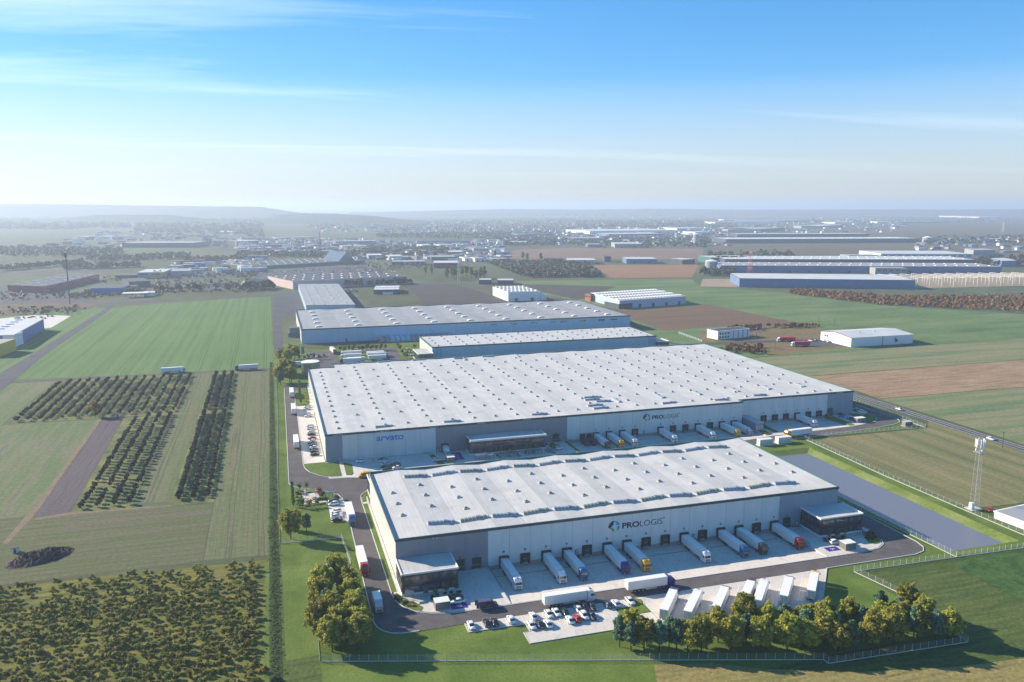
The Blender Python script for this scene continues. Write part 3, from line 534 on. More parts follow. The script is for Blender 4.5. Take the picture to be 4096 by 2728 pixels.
def park_logo(root, cx, cz, y):
    for mname, pl in EMBLEM:
        pts = [(cx + (px - 428) * 0.0122, cz - (py + 0.118 * (px - 428) - 440) * 0.0118) for px, py in pl]
        mb = MB(); mb.side(pts, y - 0.1, y); mb.build('emblem_piece', MATS[mname], root)
    textmb('PRO', cx + 3.15, cz - 1.25, 6.65, 2.15, offset=0.035, y=y).build('bold_lettering', logo_d, root)
    textmb('LOGIS', cx + 10.0, cz - 1.25, 8.9, 2.15, offset=-0.006, y=y).build('light_lettering', logo_d, root)
    mb = MB(); mb.cyl((cx + 19.4, y, cz + 0.95), (cx + 19.4, y - 0.06, cz + 0.95), 0.26, n=14); mb.build('letter_dot', logo_d, root)

_fr = MB(); _fr.box(-1.66, -1.08, -0.75, 0, -0.15, 3.4); _fr.box(1.08, 1.66, -0.75, 0, -0.15, 3.4); _fr.box(-1.66, 1.66, -0.85, 0, 2.75, 3.45); _fr.box(-1.08, 1.08, -0.08, -0.02, 0.1, 2.75)
SHELTER = _fr.mesh('dock_shelter', rubber)
_d = MB(); _d.box(-1.05, 0.55, -0.14, -0.08, 0.15, 2.7, 0); _d.box(0.55, 1.05, -0.16, -0.08, 0.15, 2.7, 1); _d.box(-0.45, 0.05, -0.15, -0.13, 1.35, 1.5, 2); _d.box(0.25, 0.5, -0.15, -0.13, 1.35, 1.5, 2)
DOCKDOOR = _d.mesh('dock_door', [dgreen, dgreen2, sign_t])
_l = MB(); _l.box(-1.0, 1.0, -0.6, 0, -0.12, 0.1, 0); _l.box(-1.35, -0.95, -0.45, 0, -0.75, -0.05, 1); _l.box(0.95, 1.35, -0.45, 0, -0.75, -0.05, 1)
LEVEL = _l.mesh('dock_leveller', [ltgrey, conc])
def dock(root, x, num, y=0.0):
    s = O('dock_shelter', SHELTER, root, (x, y, 0)); O('dock_door', DOCKDOOR, s); O('dock_leveller', LEVEL, s)
    mb = MB(); mb.box(-0.33, 0.33, -0.06, 0, 4.45, 5.15, 0); textmb(num, -0.22 if len(num) < 2 else -0.27, 4.58, 0.3 if len(num) < 2 and num != '1' else (0.14 if len(num) < 2 else 0.54), 0.44, 0.02, y=-0.06, mi=1, mb=mb); mb.build('number_sign', [sign_m, sign_t], s)
def gate_door(root, x, w_, h, letter, y=0.0):
    mb = MB(); mb.box(-w_ / 2, w_ / 2, -0.12, 0, 0.05, h)
    for i in range(3): mb.box(-w_ / 2 + (i + 0.3) * w_ / 3, -w_ / 2 + (i + 0.75) * w_ / 3, -0.14, -0.11, 1.35, 1.5, 1)
    d = mb.build('roller_door', [dgreen, sign_t], root, (x, y, 0))
    mb = MB(); mb.box(-0.33, 0.33, -0.06, 0, h + 0.25, h + 0.95, 0); textmb(letter, -0.18, h + 0.38, 0.36, 0.44, 0.02, y=-0.06, mi=1, mb=mb); mb.build('letter_sign', [sign_m, sign_t], d)
    for s in (-1, 1):
        mb = MB()
        for k in range(4): mb.cyl((s * (w_ / 2 + 0.25), -0.5, k * 0.28), (s * (w_ / 2 + 0.25), -0.5, k * 0.28 + 0.28), 0.13, n=8, mi=k % 2)
        mb.build('bollard', [yellow_m, blackstripe], d)
def man_door(root, x, y=0.0, z=0.0):
    mb = MB(); mb.box(-0.55, 0.55, -0.1, 0, 0.02, 2.25, 0); mb.box(-0.42, 0.42, -0.12, -0.09, 0.15, 2.1, 1); mb.build('side_door', [dgreen, ltgrey], root, (x, y, z))
_p = MB(); _p.box(-0.85, 0.85, -0.85, 0.85, 0, 0.38, 0); _p.add([(-0.75, -0.75, 0.38), (0.75, -0.75, 0.38), (0.75, 0.75, 0.38), (-0.75, 0.75, 0.38), (0, 0, 0.95)], [(0, 1, 4), (1, 2, 4), (2, 3, 4), (3, 0, 4)], 1)
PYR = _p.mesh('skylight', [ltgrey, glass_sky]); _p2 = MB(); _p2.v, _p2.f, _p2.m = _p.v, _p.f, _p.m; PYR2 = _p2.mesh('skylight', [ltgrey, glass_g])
def arch_mesh(Lh, wd, hh, ribs, gm, n=7):
    g = MB(); prof = [(wd * math.cos(math.pi * i / n), hh * math.sin(math.pi * i / n) + 0.35) for i in range(n + 1)]
    g.add([(-Lh, p[0], p[1]) for p in prof] + [(Lh, p[0], p[1]) for p in prof], [(i, i + 1, n + 2 + i, n + 1 + i) for i in range(n)] + [tuple(range(n, -1, -1)), tuple(range(n + 1, 2 * n + 2))])
    b = MB(); b.box(-Lh - 0.15, Lh + 0.15, -wd - 0.15, wd + 0.15, 0, 0.37)
    r_ = MB()
    for i in range(n): a_, c_ = prof[i], prof[i + 1]; r_.add([(-.06, a_[0] * 1.03, a_[1] + .04), (.06, a_[0] * 1.03, a_[1] + .04), (.06, c_[0] * 1.03, c_[1] + .04), (-.06, c_[0] * 1.03, c_[1] + .04)], [(0, 1, 2, 3)])
    v = MB(); v.box(0.15 * Lh, 0.45 * Lh, -wd * 0.8, wd * 0.3, hh + 0.2, hh + 0.5)
    return g.mesh('barrel_skylight', gm), b.mesh('skylight_upstand', ltgrey), r_.mesh('rib', white_m), v.mesh('smoke_vent', glass_b), [-Lh + 2 * Lh * k / ribs for k in range(ribs + 1)]
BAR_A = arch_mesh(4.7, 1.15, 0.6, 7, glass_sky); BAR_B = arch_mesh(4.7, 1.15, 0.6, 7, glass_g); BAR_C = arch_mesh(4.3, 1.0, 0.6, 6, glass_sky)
def barrel(root, x, y, z, tilt, var, rz=0):
    g = O('barrel_skylight', var[0], root, (x, y, z), (0, tilt, rz)); O('skylight_upstand', var[1], g); [O('rib', var[2], g, (x_, 0, 0)) for x_ in var[4]]; O('smoke_vent', var[3], g)

_pm = {}
def panel(root, x, y, z0, z1, w_, mat, axis='x', t=0.06):
    k = (round(w_, 2), mat.name, axis, round(z1 - z0, 2))
    if k not in _pm:
        mb = MB(); g = 0.045
        if axis == 'x': mb.box(g, w_ - g, -t, 0, 0, z1 - z0)
        else: mb.box(-t, 0, g, w_ - g, 0, z1 - z0)
        _pm[k] = mb.mesh('wall_panel', mat)
    O('wall_panel', _pm[k], root, (x, y, z0))
def fascia(root, segs, z0, z1, mats, t=0.35):
    """parapet trim along straight runs"""
    for (x0, y0, x1, y1) in segs:
        mb = MB(); mb.box(min(x0, x1) - (t if x0 == x1 else 0), max(x0, x1), min(y0, y1) - (t if y0 == y1 else 0), max(y0, y1), z0, z1); mb.build('fascia', mats, root)

# ---- front warehouse
X0, X1, Y0, Y1, HB = 34.7, 205.0, 244.6, 314.2, 13.8; Wd, Dp = X1 - X0, Y1 - Y0
b1 = thing('warehouse', 'white-roofed warehouse nearest the viewer with fifteen loading docks and globe emblem', 'warehouse', (X0, Y0, 0))
mb = MB(); mb.box(0.06, Wd - 0.06, 0.06, Dp, -1.15, 12.72); mb.build('wall_core', w_core, b1)
mb = MB(); mb.box(30.9, 145.7, 0.0, 0.3, -1.12, 0.42); mb.build('plinth', conc, b1)
n_p = 22; pw = 30.9 / 4
for i in range(4): panel(b1, i * pw, 0.04, 0.0, 12.9, pw, c_slate)
pw = (144.2 - 30.9) / 15
for i in range(15): panel(b1, 30.9 + i * pw, 0.04, 0.42, 12.9, pw, c_pale)
pw = (Wd - 144.2) / 4
for i in range(4): panel(b1, 144.2 + i * pw, 0.04, 0.0, 12.9, pw, c_blue)
pw = Dp / 9
for i in range(9): panel(b1, 0.04, i * pw, 0.0, 12.9, pw, c_white, 'y')
for i in range(9): panel(b1, Wd + 0.02, i * pw, 0.0, 12.9, pw, c_blue, 'y')
mb = MB(); mb.box(-0.18, Wd + 0.18, -0.18, 0.3, 12.9, 13.8); mb.build('fascia', teal_d, b1)
mb = MB(); mb.box(-0.18, 0.28, 0.3, Dp - 0.3, 12.9, 13.795); mb.build('fascia', teal_d, b1)
mb = MB(); mb.box(Wd - 0.28, Wd + 0.18, 0.3, Dp - 0.3, 12.9, 13.795); mb.build('fascia', teal_l, b1)
mb = MB(); mb.box(-0.18, Wd + 0.18, Dp - 0.3, Dp + 0.18, 12.9, 13.8); mb.build('fascia', teal_l, b1)
nb = 15; bw = Wd / nb
def rz1(x):
    t = (x / bw) % 2; return 12.92 + 0.66 * (t if t <= 1 else 2 - t)
mb = MB()
for i in range(nb):
    xa, xb = (0.28 if i == 0 else i * bw), (Wd - 0.28 if i == nb - 1 else (i + 1) * bw)
    mb.add([(xa, 0.3, rz1(i * bw)), (xb, 0.3, rz1((i + 1) * bw)), (xb, Dp - 0.3, rz1((i + 1) * bw)), (xa, Dp - 0.3, rz1(i * bw))], [(0, 1, 2, 3)])
mb.build('roof', roof_w, b1)
sl = math.atan(0.66 / bw)
for i in range(nb):
    xc = (i + 0.5) * bw; tl = -sl if i % 2 == 0 else sl
    for k in range(3):
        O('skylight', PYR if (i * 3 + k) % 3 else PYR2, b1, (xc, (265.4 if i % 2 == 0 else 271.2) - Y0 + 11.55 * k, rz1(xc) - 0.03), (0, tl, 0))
    if 1 <= i <= 13:
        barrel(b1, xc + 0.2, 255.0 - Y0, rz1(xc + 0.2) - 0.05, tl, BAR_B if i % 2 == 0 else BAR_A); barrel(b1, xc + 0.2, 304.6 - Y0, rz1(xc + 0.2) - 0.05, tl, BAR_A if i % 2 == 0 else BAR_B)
for i in range(15): dock(b1, 71.05 + 7.552 * i - X0, str(i + 1), -0.02)
for x, l_ in ((55.9, 'A'), (61.65, 'B'), (182.5, 'C')): gate_door(b1, x - X0, 3.2, 4.05, l_, -0.02)
man_door(b1, 97.6 - X0, -0.02, 0.0); man_door(b1, 143 - X0, -0.02, 0.0); man_door(b1, 187.0 - X0, -0.02)
park_logo(b1, 111.45 - X0, 9.0, -0.03)
for x in np.arange(12, Wd, 23.5):
    mb = MB(); mb.box(x, x + 0.55, -0.5, -0.18, 12.75, 12.9); mb.box(x + 1.2, x + 1.75, -0.5, -0.18, 12.75, 12.9); mb.build('wall_lamp', white_m, b1)
mb = MB()       # dock stairs beside docks 4 and 10
for x in (97.6, 143.0):
    for k in range(6): mb.box(x - X0 - 0.6, x - X0 + 0.6, -1.2 - 0.3 * k, -0.9 - 0.3 * k, -1.1, -0.15 - 0.17 * k)
    for k in (0, 1): mb.bar((x - X0 - 0.6 + 1.2 * k, -0.2, 0.9), (x - X0 - 0.6 + 1.2 * k, -2.9, -0.2), 0.06); mb.box(x - X0 - 0.6, x - X0 + 0.6, -0.9, 0, -1.1, 0.0)
mb.build('dock_stairs', dgrey, b1)

# ---- big warehouse
XB0, XB1, YB0, YB1 = 21.2, 323.2, 374.5, 550.3; HB2 = 13.7
b2 = thing('warehouse', 'huge white-roofed warehouse in the middle with rows of small skylights and blue lettering', 'warehouse', (XB0, YB0, 0))
W2 = XB1 - XB0; D2 = YB1 - YB0; xs_ = 246.5 - XB0; ys_ = 4.2; nx2 = 37.6 - XB0; ny2 = 537.2 - YB0
foot = [(0, 0), (xs_, 0), (xs_, ys_), (W2, ys_), (W2, D2 - 2), (nx2, D2), (nx2, ny2), (0, ny2)]
def inset(p, d): return [(x + (d if x < W2 / 2 else -d), y + (d if y < D2 / 2 else -d)) for x, y in p]
mb = MB(); mb.prism([(0.06, 0.06), (xs_ - 0.06, 0.06), (xs_ - 0.06, ys_ + 0.06), (W2 - 0.06, ys_ + 0.06), (W2 - 0.06, D2 - 2), (nx2 + 0.06, D2 - 0.06), (nx2 + 0.06, ny2 - 0.06), (0.06, ny2 - 0.06)], -1.15, 12.7); mb.build('wall_core', w_core, b2)
mb = MB(); mb.box(121.8, xs_ - 0.1, 0.0, 0.3, -1.12, 0.4); mb.box(236.8, 283, ys_, ys_ + 0.3, -1.12, 0.4); mb.build('plinth', conc, b2)
def run(root, xa, xb, y, z0, z1, mat, pitch=7.5):
    k = max(1, round((xb - xa) / pitch)); p_ = (xb - xa) / k
    for i in range(k): panel(root, xa + i * p_, y, z0, z1, p_, mat)
run(b2, 0, 7.8, 0.04, 0, 12.75, c_blue); run(b2, 7.8, 53.0, 0.04, 0, 12.75, c_pale); run(b2, 53.0, 121.8, 0.04, 0, 12.75, c_slate); run(b2, 121.8, xs_, 0.04, 0.4, 12.75, c_pale)
run(b2, xs_, 284.2, ys_ + 0.04, 0.4, 12.75, c_pale); run(b2, 284.2, W2, ys_ + 0.04, 0, 12.75, c_blue)
pw = ny2 / 21
for i in range(21): panel(b2, 0.04, i * pw, 0, 12.75, pw, c_white, 'y')
for (a_, b_, c_, d_, mt) in ((-0.18, xs_ + 0.18, -0.18, 0.3, teal_d), (xs_ - 0.2, xs_ + 0.18, 0.3, ys_ - 0.18, teal_l), (xs_ - 0.2, W2 + 0.18, ys_ - 0.18, ys_ + 0.3, teal_d), (-0.18, 0.3, 0.3, ny2 - 0.3, teal_d), (W2 - 0.3, W2 + 0.18, ys_ + 0.3, D2 - 2, teal_l), (-0.18, nx2, ny2 - 0.3, ny2 + 0.18, teal_d), (nx2 - 0.18, nx2 + 0.3, ny2 + 0.18, D2 - 0.3, teal_d), (nx2 - 0.18, W2 + 0.18, D2 - 2, D2, teal_d)):
    mb = MB(); mb.box(a_, b_, c_, d_, 12.75, 13.7 - 0.003 * (mt is teal_l)); mb.build('fascia', mt, b2)
nb2 = 27; bw2 = W2 / nb2
def rz2(x):
    t = (x / bw2) % 2; return 13.1 + 0.34 * (t if t <= 1 else 2 - t)
mb = MB()
for i in range(nb2):
    xa, xb = (0.3 if i == 0 else i * bw2), (W2 - 0.3 if i == nb2 - 1 else (i + 1) * bw2)
    ya = 0.3 if xb <= xs_ + 3 else ys_ + 0.3; yb = (ny2 - 0.3) if xb < nx2 else D2 - 2
    if xa < xs_ < xb: ya = ys_ + 0.3; mb.add([(xa, 0.3, rz2(xa)), (xs_ - 0.2, 0.3, rz2(xs_)), (xs_ - 0.2, ya, rz2(xs_)), (xa, ya, rz2(xa))], [(0, 1, 2, 3)])
    if xa < nx2 < xb: yb = ny2 - 0.3; mb.add([(nx2 + 0.3, yb, rz2(nx2)), (xb, yb, rz2(xb)), (xb, D2 - 2, rz2(xb)), (nx2 + 0.3, D2 - 2, rz2(nx2))], [(0, 1, 2, 3)])
    mb.add([(xa, ya, rz2(i * bw2)), (xb, ya, rz2((i + 1) * bw2)), (xb, yb, rz2((i + 1) * bw2)), (xa, yb, rz2(i * bw2))], [(0, 1, 2, 3)])
mb.build('roof', roof_n, b2)
nsk = 0
for i in range(27):
    x = 28.3 + 11.34 * i - XB0
    if x > W2 - 2: break
    dense = i % 2 == 0
    for k in range(15 if dense else 8):
        y = (384.6 + 11.5 * k if dense else 385.5 + 22.9 * k) - YB0
        if y > (D2 - 6 if x > nx2 + 1 else ny2 - 4) or (x > xs_ - 2 and y < ys_ + 3) or nsk >= 300: continue
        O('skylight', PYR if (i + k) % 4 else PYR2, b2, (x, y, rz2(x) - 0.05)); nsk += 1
for px, py in ((50, 381.5), (84, 381.2), (130.5, 382), (165.2, 390.5), (165.8, 384), (168.5, 403), (170.2, 408.5), (173.2, 398), (206.3, 384), (237.4, 382), (264.5, 385.8), (51, 547.5), (73, 547), (97, 546.5), (126, 543.5), (147, 545)): barrel(b2, px - XB0, py - YB0, rz2(px - XB0) - 0.1, 0, BAR_C)
for px, py in ((181.5, 398), (208.5, 399.5), (233, 400.5), (258, 401), (280, 401.5), (303, 401), (128.6, 541), (168, 541)): barrel(b2, px - XB0, py - YB0, 13.1, 0, BAR_C, R(90))
for i, x in enumerate((159.0, 166.5, 174.0, 181.4, 196.4, 203.9, 211.3, 218.8, 226.3, 233.7, 241.1)): dock(b2, x - XB0, str(i + 1), -0.02)
for i, x in enumerate((263.0, 270.4, 277.7, 285.1, 292.6, 299.9)): dock(b2, x - XB0, str(i + 12), ys_ - 0.02)
gate_door(b2, 78.7 - XB0, 3.7, 4.5, 'A', -0.02); gate_door(b2, 137.0 - XB0, 3.7, 4.4, 'B', -0.02); gate_door(b2, 307.7 - XB0, 3.6, 4.3, 'C', ys_ - 0.02)
mb = MB(); mb.box(149.5 - XB0, 157.2 - XB0, -0.15, 0, -1.05, 3.6, 0); mb.box(150.1 - XB0, 153.1 - XB0, -0.22, -0.1, -1.05, 3.2, 1); mb.box(153.8 - XB0, 156.7 - XB0, -0.22, -0.1, -1.05, 3.2, 1); mb.build('press_doors', [ltgrey, dgreen], b2)
for x in (27.6, 75.0, 141.0): man_door(b2, x - XB0, -0.02)
man_door(b2, 186.8 - XB0, -0.02, 0.0); man_door(b2, 310.9 - XB0, ys_ - 0.02)
textmb('arvato', 45.1 - XB0, 8.35, 13.3, 2.75, offset=0.022, y=-0.03).build('blue_lettering', logo_a, b2)
park_logo(b2, 188.2 - XB0, 9.0, -0.03)
for x in (4, 26, 50, 74, 98, 290):
    mb = MB()
    for k in range(4): mb.box(x + 1.1 * k, x + 1.1 * k + 0.8, -0.45 + (ys_ if x > 280 else 0), -0.18 + (ys_ if x > 280 else 0), 13.1, 13.28)
    mb.build('wall_lamp', white_m, b2)
mb = MB()
for y in np.arange(40, 150, 18):
    mb.box(-0.9, 0.0, y, y + 1.1, 4.5, 4.7); mb.bar((-0.8, y + 0.1, 4.5), (-0.8, y + 0.1, 13.4), 0.05); mb.bar((-0.8, y + 0.9, 4.5), (-0.8, y + 0.9, 13.4), 0.05)
mb.build('wall_ladder', ltgrey, b2)

# ---- long warehouse behind and the older hall beyond
b3 = thing('warehouse', 'long low sky-blue warehouse with flat white roof and green edge trim', 'warehouse', (119.2, 610.0, 0))
mb = MB(); mb.box(0, 194.2, 0, 55, 0, 10.0); mb.build('wall_core', c_sky, b3)
run(b3, 0, 8.0, -0.02, 0, 10.0, c_sky2); run(b3, 8.0, 186.5, -0.02, 0, 10.0, c_sky, 12); run(b3, 186.5, 194.2, -0.02, 0, 10.0, c_sky2)
for i in range(6): panel(b3, -0.02, i * 55 / 6, 0, 10.0, 55 / 6, c_white, 'y')
mb = MB(); mb.box(-0.2, 194.4, -0.2, 0.4, 10.0, 11.0); mb.build('fascia', teal_d, b3); mb = MB(); mb.box(-0.2, 0.3, 0.4, 54.8, 10.0, 10.99); mb.build('fascia', teal_l, b3)
mb = MB(); mb.box(193.9, 194.4, 0.4, 54.8, 10, 10.99); mb.box(-0.2, 194.4, 54.8, 55.2, 10, 11); mb.build('fascia', teal_d, b3)
mb = MB(); mb.poly([(0.3, 0.4), (193.9, 0.4), (193.9, 54.8), (0.3, 54.8)], 10.5); mb.build('roof', roof_n, b3)
for i in range(17):
    for k in range(4): O('skylight', PYR, b3, (6 + 11.4 * i, 6 + 12.5 * k + (6 if i % 2 else 0), 10.45))
b4 = thing('warehouse', 'older light blue hall with grey gabled roof and arched roof lights', 'warehouse', (24.0, 719.0, 0))
mb = MB(); mb.box(0, 316, 0, 139, 0, 12.2); mb.build('wall_core', c_sky, b4); run(b4, 0, 316, -0.02, 0, 12.2, c_sky, 24)
for i in range(6): panel(b4, -0.02, i * 139 / 6, 0, 12.2, 139 / 6, c_white, 'y')
mb = MB(); mb.box(-0.3, 316.3, -0.3, 0.5, 12.2, 13.2); mb.box(-0.3, 0.5, 0.5, 139, 12.2, 13.19); mb.box(315.5, 316.3, 0.5, 139, 12.2, 13.19); mb.box(-0.3, 316.3, 138.6, 139.4, 12.2, 13.2); mb.build('fascia', dgrey, b4)
nb4 = 9; bw4 = 316 / nb4; z4 = lambda x: 12.6 + 1.1 * (1 - abs(((x / bw4) % 1) - 0.62) * 2)
mb = MB()
for i in range(nb4):
    for (ta, tb) in ((0, 0.62), (0.62, 1)):
        f4 = lambda t: 12.45 + (0.65 * t / 0.62 if t <= 0.62 else 0.65 * (1 - t) / 0.38)
        mb.add([((i + ta) * bw4, 0.5, f4(ta)), ((i + tb) * bw4, 0.5, f4(tb)), ((i + tb) * bw4, 138.6, f4(tb)), ((i + ta) * bw4, 138.6, f4(ta))], [(0, 1, 2, 3)])
mb.build('roof', roof_g, b4)
AR4 = arch_mesh(1.6, 3.0, 1.0, 2, white_m)
for i in range(nb4):
    for k in range(5): g_ = O('roof_light', AR4[0], b4, ((i + 0.45) * bw4, 12 + 26 * k, 12.8), (0, 0, R(90))); O('upstand', AR4[1], g_)
mb = MB()
for x in (38, 68): mb.box(x, x + 1.6, -0.15, 0, 0, 3.2)
mb.build('side_door', dgreen, b4)
for x in (172, 192, 212, 232, 242, 262, 282, 295): mb = MB(); mb.box(x, x + 7, -0.12, 0, 9.2, 10.4); mb.build('window_band', glass, b4)
bag1 = M('bag_blue', (0.30, 0.50, 0.62), 0.6, var=0.08); bag2 = M('bag_grey', (0.30, 0.30, 0.31), 0.7, var=0.1)
mb = MB(); mb.side([(0, 0), (0, 3.4), (1.8, 4.4), (3.4, 4.2), (4.2, 3.2), (4.2, 0)], -12, 0); BG = {k: mb.mesh('dock_canopy', k) for k in (bag1, bag2)}
for i in range(14): O('dock_canopy', BG[bag1 if 2 <= i <= 5 else bag2], b4, (67 + 4.75 * i, 0.0, 0.0))
mb = MB(); mb.box(-9, 0, 40, 46, 0, 9); mb.box(-10.5, -9, 41, 45, 0, 4); mb.build('entrance_block', M('entrance_slate', (0.12, 0.14, 0.18), 0.5), b4)
sheet('yard_apron', [(24, 700), (340, 697), (340, 718.9), (24, 718.9)], asph2); sheet('verge', [(27, 690), (87, 688), (86, 700), (26, 716)], MATS['dull_meadow'])

# ---- offices
def office(name_label, x0, x1, y0, y1, h, fac, win_front, win_left=None, win_right=None, door=None, roofm=roof_w):
    o = thing('office_building', name_label, 'office', (x0, y0, 0)); w_, d = x1 - x0, y1 - y0
    mb = MB(); mb.box(0.15, w_ - 0.15, 0.15, d, 0.75, h - 0.55); mb.build('wall', fac, o)
    mb = MB(); mb.box(0, w_, 0, d, 0.0, 0.75); mb.build('plinth', white_m, o)
    mb = MB(); mb.box(-0.1, w_ + 0.1, -0.1, 0.25, h - 0.55, h); mb.box(-0.1, 0.25, 0.25, d - 0.02, h - 0.55, h - 0.004); mb.box(w_ - 0.25, w_ + 0.1, 0.25, d - 0.02, h - 0.55, h - 0.004); mb.build('parapet', white_m, o)
    mb = MB(); mb.add([(0.25, 0.25, h - 0.45), (w_ / 2, 0.25, h - 0.3), (w_ - 0.25, 0.25, h - 0.45), (0.25, d, h - 0.3), (w_ / 2, d, h - 0.12), (w_ - 0.25, d, h - 0.3)], [(0, 1, 4, 3), (1, 2, 5, 4)]); mb.build('roof', roofm, o)
    def window(wx, wz, ww, wh, side):
        g = MB(); nx_ = max(2, round(ww / 1.2)); f = 0.05
        g.box(0, ww, -0.05, 0, 0, wh, 0); 
        for k in range(nx_ + 1): g.box(k * ww / nx_ - f, k * ww / nx_ + f, -0.1, -0.03, 0, wh, 1)
        for zz in (0, wh * 0.3, wh): g.box(-f, ww + f, -0.095, -0.03, zz - f, zz + f, 1)
        for k in range(nx_):
            if (k + int(wx)) % 3 == 0: g.box(k * ww / nx_ + f, (k + 1) * ww / nx_ - f, -0.06, -0.04, wh * 0.3 + f, wh - f, 2)
        if side == 'f': g.build('window', [glass, dgrey, glass_b], o, (wx, 0.13, wz))
        elif side == 'l': g.build('window', [glass, dgrey, glass_b], o, (0.13, wx + ww, wz), (0, 0, R(-90)))
        else: g.build('window', [glass, dgrey, glass_b], o, (w_ - 0.13, wx, wz), (0, 0, R(90)))
    for a in win_front: window(*a, 'f')
    for a in win_left or []: window(*a, 'l')
    for a in win_right or []: window(*a, 'r')
    if door is not None:
        mb = MB(); mb.box(0, 1.7, -0.12, 0.1, 0.02, 2.5, 0); mb.box(0.15, 0.8, -0.15, -0.1, 0.15, 2.35, 1); mb.box(0.9, 1.55, -0.15, -0.1, 0.15, 2.35, 1); dd = mb.build('entrance_door', [dgrey, glass_b], o, (door, 0.1, 0))
        mb = MB(); mb.box(-0.3, 5.0, -1.3, 0, 2.75, 2.9); mb.build('canopy', glass_b, dd)
    return o
fw = [(0.9 + 5.9 * k, zz, 4.7, 2.0) for k in range(3) for zz in (4.2, 1.0) if not (k == 1 and zz == 1.0)] + [(8.3, 1.0, 3.2, 1.9)]
office('dark two-storey office block with white roof at the left corner of the front warehouse', 34.5, 52.6, 232.4, 244.5, 7.4, facade, fw, [(1.0, 4.2, 4.6, 2.0), (6.4, 4.2, 4.6, 2.0), (1.0, 1.0, 4.6, 2.0), (6.4, 1.0, 4.6, 2.0)], None, 6.7)
office('dark glazed office block with white roof at the right corner of the front warehouse', 188.4, 207.0, 232.8, 244.5, 7.4, facade, [(0.9 + 6.0 * k, zz, 4.9, 2.0) for k in range(3) for zz in (4.2, 1.0) if not (k == 1 and zz == 1.0)] + [(8.4, 1.0, 3.4, 1.9)], [(0.8, 4.2, 4.8, 2.0), (6.2, 4.2, 4.8, 2.0), (0.8, 1.0, 4.8, 2.0), (6.2, 1.0, 4.8, 2.0)], None, 6.6)
office('office block with dark window wall tucked behind the front warehouse', 35.4, 54.0, 314.6, 330.6, 7.4, facade, [], [(1 + 5 * k, zz, 4.4, 2.0) for k in range(3) for zz in (4.2, 1.0)])
o2 = office('brown two-storey office with long white roof edge before the big warehouse', 89.3, 128.2, 365.2, 374.4, 7.75, brick_f, [(0.9 + 7.6 * k, 4.3, 6.4, 2.2) for k in range(5)] + [(0.9 + 7.6 * k, 0.85, 6.6, 2.6) for k in range(5)], [(1.0, 4.2, 3, 2.2), (1.0, 1.0, 3, 2.2)])
mb = MB(); mb.box(-0.35, 39.2, -0.9, -0.1, 6.9, 7.35); mb.box(-0.35, 39.2, -0.9, -0.75, 7.35, 7.75); mb.build('overhang', white_m, o2)
office('small low office with teal-edged roof beside the sky-blue warehouse', 107.0, 119.0, 604.5, 628, 6.9, brick_f, [(1 + 3.6 * k, 1, 3, 4.6) for k in range(3)], [(1 + 4.4 * k, 1, 3.6, 4.8) for k in range(5)])
office('small office annex at the right end of the sky-blue warehouse', 313.6, 324.5, 607, 622, 6.2, brick_f, [(0.8 + 3.3 * k, 0.9, 2.8, 3.6) for k in range(3)])

# ---- tank, technical boxes, enclosures
tk = thing('water_tank', 'round grey steel water tank with flat white lid', 'tank', (25.0, 586.5, 0))
mb = MB(); mb.cyl((0, 0, 0), (0, 0, 8.9), 6.4, n=48); mb.build('shell', M('galvanised', (0.30, 0.31, 0.28), 0.32, 0.75, var=0.12, scale=0.4), tk, smooth=False)
mb = MB(); mb.cyl((0, 0, 8.9), (0, 0, 9.2), 6.55, 6.3, n=48); mb.build('lid', white_m, tk); mb = MB(); mb.cyl((0, 0, 0), (0, 0, 0.3), 7.0, n=40); mb.build('base_slab', conc, tk)
mb = MB(); [mb.bar((6.5, y, 0), (6.5, y, 9.9), 0.06) for y in (-0.3, 0.3)]; [mb.bar((6.5, -0.3, z), (6.5, 0.3, z), 0.04) for z in np.arange(0.4, 9.5, 0.45)]; mb.build('ladder', ltgrey, tk)
def techbox(label, x0, x1, y0, y1, h, mats, cat='cabin', name='utility_cabin'):
    o = thing(name, label, cat, ((x0 + x1) / 2, y0, 0)); w_, d = (x1 - x0) / 2, y1 - y0
    mb = MB(); mb.box(-w_, w_, 0, d, 0.12, h - 0.15); mb.build('wall', mats[0], o)
    mb = MB(); mb.box(-w_ - 0.12, w_ + 0.12, -0.12, d + 0.12, h - 0.15, h); mb.build('roof', mats[1], o)
    k = max(2, int(2 * w_ / 1.2))
    for i in range(k): mb = MB(); mb.box(-w_ + (i + 0.12) * 2 * w_ / k, -w_ + (i + 0.88) * 2 * w_ / k, -0.06, 0, 0.2, h * 0.62); mb.build('door', mats[2], o)
    mb = MB(); mb.box(-w_ - 0.4, w_ + 0.4, -0.4, d + 0.4, 0, 0.12); mb.build('base_slab', kerb_m, o)
    return o
cream = M('cream_panel', (0.66, 0.66, 0.60), 0.6, var=0.05); cream2 = M('cream_louvre', (0.52, 0.52, 0.47), 0.6); grey_b = M('grey_box', (0.20, 0.185, 0.175), 0.6, var=0.1)
techbox('cream utility cabin nearer the roof corner of the front warehouse', 233.3, 240.8, 337.6, 340.4, 3.3, (cream, cream, cream2)); techbox('cream utility cabin nearer the fence corner by the pond', 244.6, 252.3, 338.2, 341.2, 3.3, (cream, cream, cream2))
techbox('dark grey electrical cabin in the fence corner near the highway', 331.0, 335.9, 345.7, 348.4, 2.7, (grey_b, ltgrey, dgrey))
techbox('tall grey panel box between the two dock yards of the big warehouse', 247.4, 252.2, 362.6, 378.4, 4.5, (c_slate, ltgrey, ltgrey), 'container', 'plant_room')
